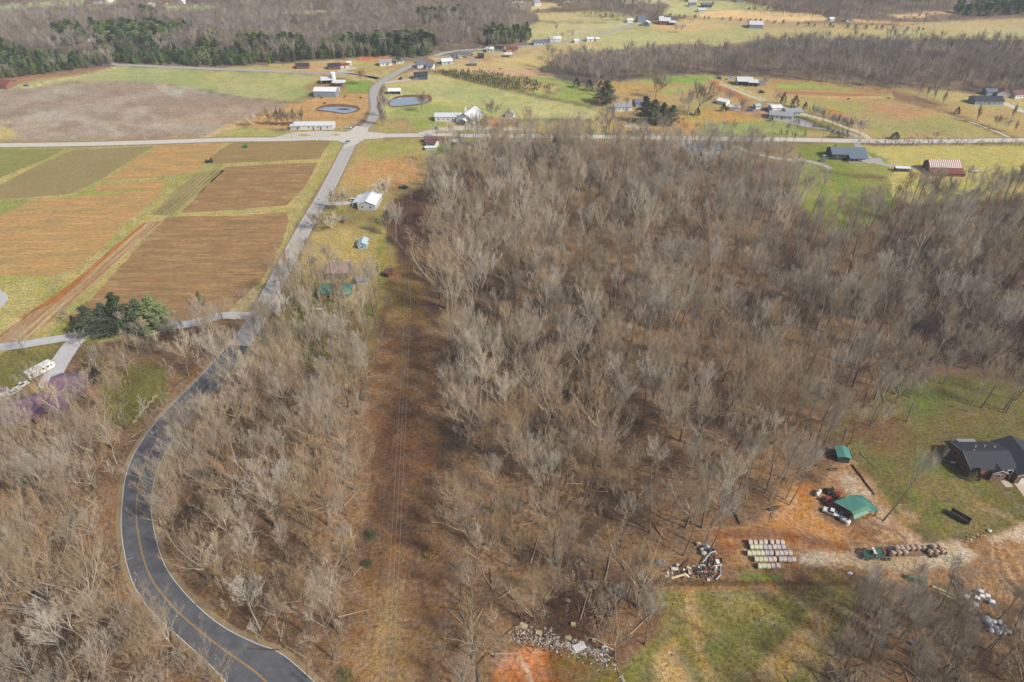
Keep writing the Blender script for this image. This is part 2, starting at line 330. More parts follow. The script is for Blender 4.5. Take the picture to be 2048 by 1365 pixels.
paint([(1590,1110),(1640,1100),(1700,1108),(1720,1125),(1680,1135),(1600,1132)], GR, RGB(180,160,132), 5, 5, 'n2')
paint([(1700,1108),(1850,1085),(1920,1085),(1960,1110),(1930,1135),(1800,1140),(1740,1145),(1700,1130)], GR, RGB(176,154,124), 6, 6, 'n2')
paint([(1668,955),(1690,940),(1730,970),(1790,1040),(1850,1090),(1810,1092),(1760,1050),(1720,1000),(1690,985)], RGB(190,172,146), RGB(168,132,94), 5, 5, 'n2')
paint([(1980,1080),(2048,1050),(2600,1010),(2600,1060),(2048,1080)], RGB(196,176,148), None, 8, 6)
for k, o in enumerate((0, 9, 22, 34, 48)):
    streak([(1985+o*.6,1085+o*.3),(1985+o,1120),(2005+o,1160),(2048+o,1200),(2150+o,1260)], 3, RGB(136,100,70) if k % 2 else RGB(206,170,126), 2, 2, .7)
streak([(1745,1050),(1790,1062),(1812,1080),(1795,1090),(1750,1085)], 4, RGB(136,96,66), 2, 1.5, .8)
streak([(1750,1056),(1785,1070),(1790,1080),(1750,1076)], 3, RGB(206,184,150), 2, 1.5, .7)
streak([(1450,1070),(1560,1068),(1640,1080),(1700,1102)], 3.5, RGB(124,84,58), 2, 2, .8)
streak([(1440,1082),(1540,1080),(1620,1092),(1680,1112)], 3.5, RGB(180,130,84), 2, 2, .8)
paint([(1660,1005),(1700,1020),(1720,1050),(1680,1055),(1640,1030)], RGB(104,78,62), None, 8, 6, op=.8)
paint([(1700,1050),(1760,1060),(1750,1080),(1690,1070)], RGB(122,88,62), None, 8, 8, op=.7)
# ---- meadow lower right
paint([(1310,1172),(1400,1166),(1560,1166),(1700,1160),(1720,1190),(1690,1260),(1640,1365),(1600,1800),(1150,1800),(1200,1365),(1240,1330),(1300,1290),(1325,1230)], RGB(142,124,78), RGB(124,120,66), 9, 8, 'n12')
paint([(1380,1190),(1560,1190),(1620,1210),(1560,1290),(1480,1340),(1400,1330),(1360,1260)], RGB(118,118,58), RGB(138,126,74), 22, 12, 'n2')
paint([(1560,1290),(1640,1200),(1690,1190),(1660,1280),(1560,1365),(1500,1420),(1490,1365)], RGB(176,148,98), RGB(150,128,80), 12, 8, 'n2')
paint([(1325,1290),(1350,1280),(1380,1365),(1390,1450),(1320,1450),(1310,1340)], RGB(186,156,106), None, 14, 8)
paint([(1370,1185),(1385,1185),(1400,1250),(1430,1365),(1410,1365),(1375,1260)], RGB(172,142,92), None, 8, 6, op=.7)
streak([(1320,1215),(1400,1260),(1480,1320),(1530,1380)], 5, RGB(116,92,58), 4, 3, .7)
streak([(1230,1150),(1300,1165),(1400,1168),(1560,1166),(1700,1166)], 13, RGB(96,70,50), 5, 4, .85)
streak([(1310,1178),(1420,1177),(1560,1176),(1640,1180)], 6, RGB(158,116,78), 4, 3, .8)
paint([(1460,1140),(1540,1146),(1640,1140),(1720,1150),(1640,1160),(1480,1158)], RGB(150,112,72), RGB(128,118,64), 6, 5, 'n2')
streak([(1480,1152),(1560,1156)], 8, RGB(112,128,52), 4, 3, .8)
# ---- rubble bank and orange clay at the bottom
paint([(1000,1230),(1100,1200),(1240,1190),(1300,1200),(1310,1260),(1240,1330),(1180,1290),(1060,1270)], RGB(100,76,58), RGB(124,94,68), 10, 8, 'n2')
paint([(990,1345),(1010,1310),(1060,1292),(1100,1300),(1100,1365),(1120,1500),(960,1500)], RGB(172,112,70), RGB(190,132,90), 7, 6, 'n2')
paint([(1100,1300),(1160,1300),(1225,1325),(1240,1365),(1240,1500),(1090,1500)], RGB(134,90,58), RGB(118,104,58), 8, 6, 'n2')
streak([(1040,1318),(1055,1340),(1068,1380)], 9, RGB(196,170,142), 4, 3, .9)
# darker floor of the wood on the right
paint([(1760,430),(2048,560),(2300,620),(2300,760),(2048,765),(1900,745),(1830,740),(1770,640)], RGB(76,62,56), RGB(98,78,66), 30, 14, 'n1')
# every place a little uneven in tone, as soil and turf are
COL *= (1+.22*(n2-.5)+.16*(n4-.5))[..., None]
n5 = fbm(WX*.22+40, WY, 7, 4); n6 = fbm(WX*.35, WY-200, 18, 3); fz = sstep(GY, 330, 260)
COL *= (1+fz*.26*(n5-.5))[..., None]
COL[..., 0] *= 1+fz*.22*(n6-.5); COL[..., 2] *= 1-fz*.2*(n6-.5)
COL = np.clip(COL, .01, .8)

def grid_mesh(name, X, Y, Z, C):
    ny, nx = X.shape; me = bpy.data.meshes.new(name)
    me.vertices.add(nx*ny); co = np.stack([X, Y, Z], -1).astype(np.float32).ravel(); me.vertices.foreach_set('co', co)
    i = np.arange((ny-1)*(nx-1)); r = i//(nx-1); c = i % (nx-1); a = r*nx+c
    q = np.stack([a, a+nx, a+nx+1, a+1], -1).astype(np.int32)
    me.loops.add(q.size); me.loops.foreach_set('vertex_index', q.ravel())
    me.polygons.add(len(q)); me.polygons.foreach_set('loop_start', np.arange(len(q), dtype=np.int32)*4)
    at = me.color_attributes.new('soil', 'FLOAT_COLOR', 'POINT')
    at.data.foreach_set('color', np.concatenate([C, np.ones(C.shape[:2]+(1,))], -1).astype(np.float32).ravel())
    me.update(); me.validate(); return me
# outer ring carries the sheet to the horizon
GZ = np.zeros(GX.shape)
X2 = np.pad(WX, 1, mode='edge'); Y2 = np.pad(WY, 1, mode='edge'); Z2 = np.pad(GZ, 1); C2 = np.pad(COL, ((1,1),(1,1),(0,0)), mode='edge')
X2[:, 0] = -9000; X2[:, -1] = 9000; Y2[0, :] = 11000; Y2[-1, :] = -6000; X2[0, :] = np.clip(X2[1, :]*3, -9000, 9000); X2[0, 0] = -9000; X2[0, -1] = 9000
C2[0] = RGB(140,116,98)
gm = bpy.data.materials.new('ground_cover'); gm.use_nodes = True
t = gm.node_tree; N = t.nodes; L = t.links; b = N['Principled BSDF']; b.inputs['Roughness'].default_value = .95; b.inputs['Specular IOR Level'].default_value = .15
at = N.new('ShaderNodeAttribute'); at.attribute_name = 'soil'
ge = N.new('ShaderNodeNewGeometry')
def noise(sc, det=4, ro=.6, st=None):
    n = N.new('ShaderNodeTexNoise'); n.inputs['Scale'].default_value = sc; n.inputs['Detail'].default_value = det; n.inputs['Roughness'].default_value = ro
    L.new(ge.outputs['Position'], n.inputs[0]); return n
def mrange(src, a, b2, c, d):
    m = N.new('ShaderNodeMapRange'); L.new(src, m.inputs[0]); m.inputs[1].default_value = a; m.inputs[2].default_value = b2; m.inputs[3].default_value = c; m.inputs[4].default_value = d; return m.outputs[0]
na = noise(.9, 6, .75); nb = noise(.16, 5, .7); nc = noise(3.5, 3, .6)
def mul(a, b2):
    m = N.new('ShaderNodeMath'); m.operation = 'MULTIPLY'; L.new(a, m.inputs[0]); L.new(b2, m.inputs[1]); return m.outputs[0]
k = mul(mul(mrange(na.outputs[0], .36, .64, .5, 1.5), mrange(nb.outputs[0], .3, .7, .8, 1.2)), mrange(nc.outputs[0], .36, .64, .65, 1.35))
vm = N.new('ShaderNodeVectorMath'); vm.operation = 'SCALE'; L.new(at.outputs['Color'], vm.inputs[0]); L.new(k, vm.inputs['Scale'])
hs = N.new('ShaderNodeHueSaturation'); L.new(vm.outputs[0], hs.inputs['Color'])
L.new(mrange(noise(.35, 4).outputs[0], .3, .7, .488, .512), hs.inputs['Hue']); L.new(mrange(noise(.22, 4).outputs[0], .3, .7, .8, 1.2), hs.inputs['Saturation'])
L.new(hs.outputs[0], b.inputs['Base Color'])
bp = N.new('ShaderNodeBump'); bp.inputs['Strength'].default_value = .7; bp.inputs['Distance'].default_value = .35; L.new(na.outputs[0], bp.inputs['Height']); L.new(bp.outputs[0], b.inputs['Normal'])
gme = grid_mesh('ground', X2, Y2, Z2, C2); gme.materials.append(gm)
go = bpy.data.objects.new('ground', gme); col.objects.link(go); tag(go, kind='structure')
# ------------------------------------------------------------------ FIELDS, ROADS, WATER
from mathutils.geometry import tessellate_polygon
def sheet(name, poly, z, material, wob=.5, step=3.0, seed=0, label=None):
    r = random.Random(seed+len(poly)); pts = []
    W = [P(*p) for p in poly]; n = len(W)
    for i in range(n):
        a, b2 = W[i], W[(i+1) % n]; k = max(1, int((b2-a).length/step)); k = min(k, 60)
        nrm = Vector((-(b2-a).y, (b2-a).x, 0)).normalized()
        for j in range(k):
            p = a.lerp(b2, j/k)
            pts.append(p+nrm*((float(vnoise(np.array(p.x+seed*9), np.array(p.y), 5.0))-.5)*2*wob+r.uniform(-.3, .3)*wob))
    for p in pts: p.z = z
    tris = tessellate_polygon([pts]); me = bpy.data.meshes.new(name)
    me.from_pydata([tuple(p) for p in pts], [], [tuple(t) for t in tris]); me.materials.append(material); me.update()
    # all faces look up
    if me.polygons and sum(p.normal.z*p.area for p in me.polygons) < 0: me.flip_normals()
    o = bpy.data.objects.new(name, me); col.objects.link(o); tag(o, label, kind='structure'); return o
def rowmat(name, c1, c2, c3, ang, across=.55, along=.03, patch=.03, period=1.6, amp=.25, lo=.35, hi=.65):
    m = bpy.data.materials.new(name); m.use_nodes = True; t = m.node_tree; N = t.nodes; L = t.links
    b = N['Principled BSDF']; b.inputs['Roughness'].default_value = .95; b.inputs['Specular IOR Level'].default_value = .1
    ge = N.new('ShaderNodeNewGeometry'); rt = N.new('ShaderNodeVectorRotate'); rt.rotation_type = 'Z_AXIS'; rt.inputs['Angle'].default_value = -ang
    L.new(ge.outputs['Position'], rt.inputs['Vector'])
    def nz(st, sc, det=4, ro=.6):
        mp = N.new('ShaderNodeMapping'); mp.inputs['Scale'].default_value = st; L.new(rt.outputs[0], mp.inputs[0])
        n = N.new('ShaderNodeTexNoise'); n.inputs['Scale'].default_value = sc; n.inputs['Detail'].default_value = det; n.inputs['Roughness'].default_value = ro
        L.new(mp.outputs[0], n.inputs[0]); return n.outputs[0]
    def mr(src, a, b2, c, d):
        q = N.new('ShaderNodeMapRange'); L.new(src, q.inputs[0]); q.inputs[1].default_value = a; q.inputs[2].default_value = b2; q.inputs[3].default_value = c; q.inputs[4].default_value = d; return q.outputs[0]
    rows = nz((along, across, 1), 1.0, 5, .75); patchn = nz((1, 2.2, 1), patch, 5, .6); fine = nz((.35, 1, 1), 1.1, 4, .7)
    m1 = N.new('ShaderNodeMix'); m1.data_type = 'RGBA'; L.new(mr(patchn, lo, hi, 0, 1), m1.inputs[0]); m1.inputs[6].default_value = (*c1, 1); m1.inputs[7].default_value = (*c2, 1)
    m2 = N.new('ShaderNodeMix'); m2.data_type = 'RGBA'; L.new(mr(rows, .46, .64, 0, .85), m2.inputs[0]); L.new(m1.outputs[2], m2.inputs[6]); m2.inputs[7].default_value = (*c3, 1)
    wv = N.new('ShaderNodeTexWave'); wv.bands_direction = 'Y'; wv.inputs['Scale'].default_value = 1/period*.314*1.0; wv.inputs['Distortion'].default_value = 1.2; wv.inputs['Detail'].default_value = 2; wv.inputs['Detail Scale'].default_value = .2
    L.new(rt.outputs[0], wv.inputs[0])
    k1 = mr(wv.outputs['Fac'], 0, 1, 1-amp, 1+amp); k2 = mr(fine, .3, .7, .7, 1.3)
    mm = N.new('ShaderNodeMath'); mm.operation = 'MULTIPLY'; L.new(k1, mm.inputs[0]); L.new(k2, mm.inputs[1])
    vm = N.new('ShaderNodeVectorMath'); vm.operation = 'SCALE'; L.new(m2.outputs[2], vm.inputs[0]); L.new(mm.outputs[0], vm.inputs['Scale'])
    L.new(vm.outputs[0], b.inputs['Base Color'])
    bp = N.new('ShaderNodeBump'); bp.inputs['Strength'].default_value = .8; bp.inputs['Distance'].default_value = .3; L.new(rows, bp.inputs['Height']); L.new(bp.outputs[0], b.inputs['Normal'])
    return m
BR1, BR2, BR3 = RGB(138,112,76), RGB(146,108,72), RGB(170,132,88)
OR1, OR2, OR3 = RGB(184,144,92), RGB(168,124,74), RGB(206,152,92)
mb = rowmat('brown_stubble', BR1, RGB(158,120,82), RGB(180,150,104), R(2), patch=.05, amp=.07, across=.35, along=.05)
mb2 = rowmat('brown_stubble_far', RGB(140,122,78), RGB(154,128,84), RGB(166,142,96), R(1), amp=.06, across=.35, along=.05)
mo = rowmat('orange_soil', OR1, RGB(164,142,92), RGB(206,164,104), R(2), patch=.045, lo=.42, hi=.6, amp=.06, across=.3, along=.05)
sheet('ploughed_field', [(335,434),(480,432),(578,424),(572,460),(548,520),(520,565),(480,600),(440,645),(390,640),(330,650),(240,650),(165,645),(130,636),(180,600),(230,545),(280,490)], .03, mb, .8, seed=1)
sheet('ploughed_field', [(452,335),(560,328),(636,325),(625,350),(600,385),(575,410),(480,420),(362,426),(400,385)], .03, mb, .6, seed=2)
sheet('ploughed_field', [(470,284),(570,280),(656,280),(660,285),(640,318),(560,322),(428,328),(415,322),(440,300)], .03, mb2, .6, seed=3)
sheet('orange_field', [(315,293),(400,288),(448,287),(420,320),(390,344),(300,356),(205,362),(240,340)], .03, mo, .7, seed=4)
sheet('orange_field', [(195,370),(260,364),(338,361),(322,378),(250,382),(185,385)], .03, mo, .5, seed=5)
sheet('orange_field', [(-400,480),(0,432),(70,398),(150,394),(240,386),(328,378),(310,400),(250,446),(200,500),(150,540),(100,552),(0,553),(-400,570)], .03, mo, .8, seed=6)
mg = rowmat('green_brown_field', RGB(156,134,94), RGB(152,140,94), RGB(136,132,82), R(38), amp=.06, patch=.03, across=.2)
sheet('weedy_field', [(150,300),(240,296),(308,293),(270,316),(200,360),(140,388),(0,400),(-60,402),(0,370),(80,330)], .03, mg, .8, seed=7)
mgr = rowmat('grass_field', RGB(140,140,78), RGB(154,148,84), RGB(126,128,68), R(5), amp=.06, patch=.03)
sheet('winter_grass_field', [(-400,302),(0,300),(130,298),(90,318),(0,356),(-400,480)], .03, mgr, .8, seed=8)
a1 = P(290,490); a2 = P(420,370); angs = math.atan2((a2-a1).y, (a2-a1).x)
ms = rowmat('strip_rows', RGB(150,138,92), RGB(134,122,80), RGB(172,158,104), angs, across=.8, along=.02, period=2.6, amp=.14)
sheet('strip_of_rows', [(440,338),(448,342),(400,386),(340,432),(300,430),(350,380),(390,350)], .03, ms, .4, seed=9)
mt = rowmat('straw_strip', RGB(196,172,128), RGB(168,134,96), RGB(142,100,68), angs, across=.5, along=.015, period=3, amp=.12)
sheet('straw_strip', [(292,446),(328,442),(290,476),(220,540),(150,602),(60,676),(20,700),(-60,740),(-40,700),(60,625),(100,612),(180,545),(240,490)], .035, mt, .6, seed=10)
mt2 = rowmat('clay_furrow', RGB(178,118,60), RGB(150,98,58), RGB(196,140,80), angs, across=.5, along=.03)
sheet('clay_furrow', [(286,446),(294,447),(240,493),(180,546),(110,605),(60,628),(50,640),(40,636),(100,598),(170,545),(230,492)], .04, mt2, .4, seed=11)
mgd = rowmat('garden_rows', RGB(176,128,84), RGB(190,150,104), RGB(160,116,84), R(-4), across=.4)
sheet('garden_field', [(1545,182),(1620,184),(1720,188),(1770,192),(1700,194),(1560,189)], .03, mgd, .5, seed=12)

# roads
def asphalt(name, c, c2, wear=.0):
    return mat(name, c, .85, 0, .35, c2=c2, bump=.15)
A_old = asphalt('pale_asphalt', RGB(170,168,168), RGB(190,188,186)); A_new = asphalt('dark_asphalt', RGB(82,85,94), RGB(108,109,114))
A_mid = asphalt('grey_asphalt', RGB(160,158,158), RGB(184,182,178)); A_con = asphalt('pale_road', RGB(196,192,184), RGB(214,210,202))
GRV = mat('gravel', RGB(190,186,178), .95, 0, .5, c2=RGB(208,202,192), bump=.4)
SHO = mat('road_verge', RGB(150,130,98), .95, .25, .6)
def smooth(pts, n=8):
    out = []
    for i in range(len(pts)-1):
        p0 = pts[max(i-1, 0)]; p1 = pts[i]; p2 = pts[i+1]; p3 = pts[min(i+2, len(pts)-1)]
        for k in range(n):
            t = k/n
            out.append(tuple(.5*(2*b1+(-a1+c1)*t+(2*a1-5*b1+4*c1-d1)*t*t+(-a1+3*b1-3*c1+d1)*t**3) for a1, b1, c1, d1 in zip(p0, p1, p2, p3)))
    out.append(tuple(pts[-1])); return out
def ribbon(name, left, right, z, m, crown=0.0, thick=.04, parent=None):
    vs = []; n = len(left)
    for a, b2 in zip(left, right):
        vs += [(a.x, a.y, z), (b2.x, b2.y, z)]
    fs = [(2*i, 2*i+1, 2*i+3, 2*i+2) for i in range(n-1)]
    me = bpy.data.meshes.new(name); me.from_pydata(vs, [], fs); me.materials.append(m); me.update()
    if sum(p.normal.z for p in me.polygons) < 0: me.flip_normals()
    o = bpy.data.objects.new(name, me); col.objects.link(o)
    if parent: o.parent = parent
    return o
def off(line, d):
    out = []
    for i, p in enumerate(line):
        a = line[max(i-1, 0)]; b2 = line[min(i+1, len(line)-1)]; t = (b2-a).normalized()
        out.append(p+Vector((-t.y, t.x, 0))*d)
    return out
def road(name, pxs, w, m, z=.06, verge=0, parent=None, n=6):
    c = [P(x, y) for x, y in smooth(pxs, n)]
    if verge: tag(ribbon('road_verge', off(c, w/2+verge), off(c, -w/2-verge), z-.02, SHO), kind='structure')
    o = ribbon(name, off(c, w/2), off(c, -w/2), z, m, parent=parent); tag(o, kind='structure'); return o, c
# edges of the dark curve, traced along its two white lines
LE = [(640,1560),(475,1372),(440,1340),(380,1286),(302,1215),(262,1150),(246,1060),(248,1000),(262,930),(296,868),(340,815),(395,762),(432,722),(462,684)]
RE = [(760,1500),(600,1365),(530,1312),(440,1258),(372,1195),(328,1135),(304,1060),(300,1000),(310,945),(338,890),(378,835),(424,782),(462,742),(492,700)]
Ls = [P(x, y) for x, y in smooth(LE, 8)]; Rs = [P(x, y) for x, y in smooth(RE, 8)]
# far part continues at constant width
cA = [(a+b2)/2 for a, b2 in zip(Ls, Rs)]
far = [P(x, y) for x, y in smooth([(477,692),(503,655),(524,620),(545,580),(568,535),(592,490),(618,442),(648,392),(674,342),(693,303),(703,284)], 6)]
w_far = 7.4
cl = off(far, -w_far/2); cr = off(far, w_far/2)
ROADC = cA+far[1:]
hw = [(a-b2).length/2 for a, b2 in zip(Ls, Rs)]+[w_far/2]*(len(far)-1)
# soften the width change
for _ in range(30): hw = [hw[0]]+[(hw[i-1]+hw[i]*2+hw[i+1])/4 for i in range(1, len(hw)-1)]+[hw[-1]]
for _ in range(3): ROADC = [ROADC[0]]+[(ROADC[i-1]+ROADC[i]*2+ROADC[i+1])/4 for i in range(1, len(ROADC)-1)]+[ROADC[-1]]
def offv(line, ds):
    out = []
    for i, p in enumerate(line):
        a = line[max(i-1, 0)]; b2 = line[min(i+1, len(line)-1)]; t = (b2-a).normalized(); out.append(p+Vector((-t.y, t.x, 0))*ds[i])
    return out
k0 = len(cA)
tag(ribbon('road_verge', offv(ROADC, [h+1.5 for h in hw]), offv(ROADC, [-h-1.5 for h in hw]), .03, SHO), kind='structure')
tag(ribbon('curved_road', offv(ROADC[:k0], [h+.15 for h in hw[:k0]]), offv(ROADC[:k0], [-h-.15 for h in hw[:k0]]), .06, A_new), kind='structure')
tag(ribbon('straight_road', offv(ROADC[k0-1:], [h+.3 for h in hw[k0-1:]]), offv(ROADC[k0-1:], [-h-.3 for h in hw[k0-1:]]), .062, A_old), kind='structure')
WLN = mat('white_road_paint', RGB(215,215,215), .7, .08, 3); YLN = mat('yellow_road_paint', RGB(198,156,80), .7, .12, 3); YL2 = mat('faded_yellow_paint', RGB(205,190,140), .7, .1, 3)
wl = .16
for s in (1, -1):
    tag(ribbon('edge_line', offv(ROADC[:k0], [s*(h+.09) for h in hw[:k0]]), offv(ROADC[:k0], [s*(h-.09) for h in hw[:k0]]), .068, WLN), kind='structure')
    tag(ribbon('edge_line', offv(ROADC[k0:-6], [s*(h+.02) for h in hw[k0:-6]]), offv(ROADC[k0:-6], [s*(h-.22) for h in hw[k0:-6]]), .070, WLN), kind='structure')
    tag(ribbon('centre_line', off(ROADC[:k0], s*.12+.055), off(ROADC[:k0], s*.12-.055), .068, YLN), kind='structure')
    tag(ribbon('centre_line', off(ROADC[k0:-6], s*.14+.08), off(ROADC[k0:-6], s*.14-.08), .070, YL2), kind='structure')
# crossing road and the road north
xr, XC = road('crossing_road', [(-600,300),(-200,293),(0,291),(150,289),(300,285),(450,280),(560,279),(680,275),(760,272),(850,271),(1000,272),(1200,274),(1400,277),(1600,280),(1750,283),(1900,283),(2048,281),(2600,280)], 7.2, A_con, .064, verge=2.0)
nr, NC = road('north_road', [(703,284),(714,268),(730,255),(744,240),(750,222),(749,205),(747,190),(752,175),(770,160),(795,145),(828,129)], 7.0, A_mid, .066, verge=1.0)
road('north_road', [(870,113),(890,106),(930,101),(1000,97),(1060,93)], 7.0, A_mid, .058)
sheet('junction', [(640,281),(672,270),(700,262),(712,252),(738,256),(735,264),(770,267),(768,277),(730,279),(712,290),(686,297),(690,288),(676,282)], .072, A_con, .1, 2)
sheet('gravel_forecourt', [(545,276),(590,265),(640,262),(720,266),(700,275),(640,276),(590,279)], .068, GRV, .3, 2)
sheet('grass_island', [(593,271),(608,268),(625,271),(608,273.5)], .076, mat('island_grass', RGB(176,160,100), .95), .1, 2)
sheet('grass_island', [(660,270),(672,268),(684,270),(672,272)], .076, MC['island_grass'], .1, 2)
road('side_road', [(235,130),(330,134),(450,139),(560,143),(640,146),(700,149),(760,158)], 6.0, A_mid, .05)
road('side_road', [(235,130),(205,124),(180,118),(150,112)], 5, A_mid, .05)
road('house_drive', [(770,167),(800,162),(835,158),(858,156)], 4.5, GRV, .05)
road('farm_drive', [(757,158),(720,150),(695,146),(680,143),(700,138),(715,136)], 5, GRV, .05)
road('church_drive', [(840,268),(860,264),(890,258),(940,256),(980,258),(1060,258)], 6, GRV, .055)
sheet('church_forecourt', [(880,262),(905,253),(950,252),(985,257),(960,260),(900,262)], .057, GRV, .3, 2)
road('driveway', [(628,411),(650,408),(680,407),(712,406)], 4.2, GRV, .05)
road('field_lane', [(1060,93),(1120,84),(1180,74),(1230,62),(1262,54),(1290,48)], 5, A_mid, .05)
road('left_drive', [(-300,722),(0,695),(80,684),(180,668),(280,656),(380,648),(440,632),(500,632)], 5.2, asphalt('drive_concrete', RGB(184,184,190), RGB(200,200,204)), .05)
road('left_yard_drive', [(155,678),(140,695),(120,725),(105,752),(95,775)], 7.2, MC['drive_concrete'], .052)
sheet('round_drive', [(-60,620),(-60,570),(0,580),(14,590),(16,600),(6,612),(-10,622)], .05, MC['drive_concrete'], .2, 2)
sheet('gravel_patch', [(440,636),(470,630),(490,632),(470,640)], .053, GRV, .3, 2)
road('orchard_lane', [(1738,278),(1725,268),(1690,255),(1650,240),(1610,230),(1560,215),(1520,200),(1480,185),(1450,172),(1440,168)], 4.2, mat('pale_gravel', RGB(204,192,164), .95, .1), .05)
road('house_drive', [(1720,275),(1690,266),(1650,258),(1600,250),(1560,240),(1530,234)], 5.5, A_mid, .055)
sheet('parking_apron', [(1540,233),(1570,230),(1610,240),(1640,254),(1600,250),(1560,243)], .053, A_mid, .3, 2)
road('house_lane', [(1712,286),(1722,300),(1735,314),(1755,326),(1790,333),(1835,338)], 4.4, A_mid, .055)
sheet('parking_apron', [(1722,318),(1760,316),(1768,326),(1735,328)], .058, A_mid, .2, 2)
road('house_lane', [(1470,292),(1500,305),(1560,318),(1610,322),(1650,332),(1660,338)], 4, A_mid, .055)
road('house_drive', [(2006,206),(2030,216),(2060,226),(2200,240)], 6, A_con, .055)
road('house_drive', [(1310,274),(1290,262),(1270,255),(1250,252)], 4.5, GRV, .056)
sheet('parking_apron', [(1350,278),(1378,278),(1392,300),(1375,306),(1340,290)], .055, A_mid, .2, 2)
sheet('pavement', [(1996,957),(2010,958),(2027,974),(2012,975)], .05, mat('concrete', RGB(196,184,166), .9, .1), .02, 2)
sheet('garage_drive', [(2024,962),(2048,960),(2200,962),(2300,1060),(2120,1060),(2048,994)], .05, MC['concrete'], .05, 3)
streams = mat('pale_stream', RGB(214,214,212), .35, .1)
for q, w_ in (([(1938,244),(1955,249),(1975,257)], 1.6), ([(1980,259),(1998,266),(2018,275)], 2.0), ([(1890,230),(1920,240)], .8)):
    o, _ = road('stream', q, w_, streams, .05); 
# ponds
wm = bpy.data.materials.new('pond_water'); wm.use_nodes = True; b = wm.node_tree.nodes['Principled BSDF']
b.inputs['Base Color'].default_value = (.62, .62, .62, 1); b.inputs['Roughness'].default_value = .08; b.inputs['IOR'].default_value = 1.33; b.inputs['Specular IOR Level'].default_value = 1.0; b.inputs['Metallic'].default_value = .85
mud = mat('mud', RGB(120,84,60), .9, .3, .3)
sheet('pond_bank', [(630,221),(640,213),(660,208),(690,209),(715,212),(722,218),(712,224),(690,229),(660,225),(638,223)], .04, mud, .6, 2)
sheet('pond', [(635,219),(650,214.5),(680,214),(705,216),(716,219),(705,224),(690,227),(665,223),(645,221)], .05, wm, .3, 2)
sheet('dark_pond_patch', [(672,218.5),(690,217),(703,219),(690,221),(680,220.4)], .056, mat('dark_pond_grey', RGB(60,60,60), .8), .3, 1)  # dark grey patch lying on the water
sheet('pond_bank', [(772,206),(790,194),(812,190),(860,190),(866,200),(858,206),(830,212),(790,215),(778,214)], .04, mud, .6, 2)
sheet('pond', [(778,209),(784,200),(800,196),(830,195),(852,196),(858,200),(850,206),(828,209),(800,212),(782,213)], .05, wm, .3, 2)
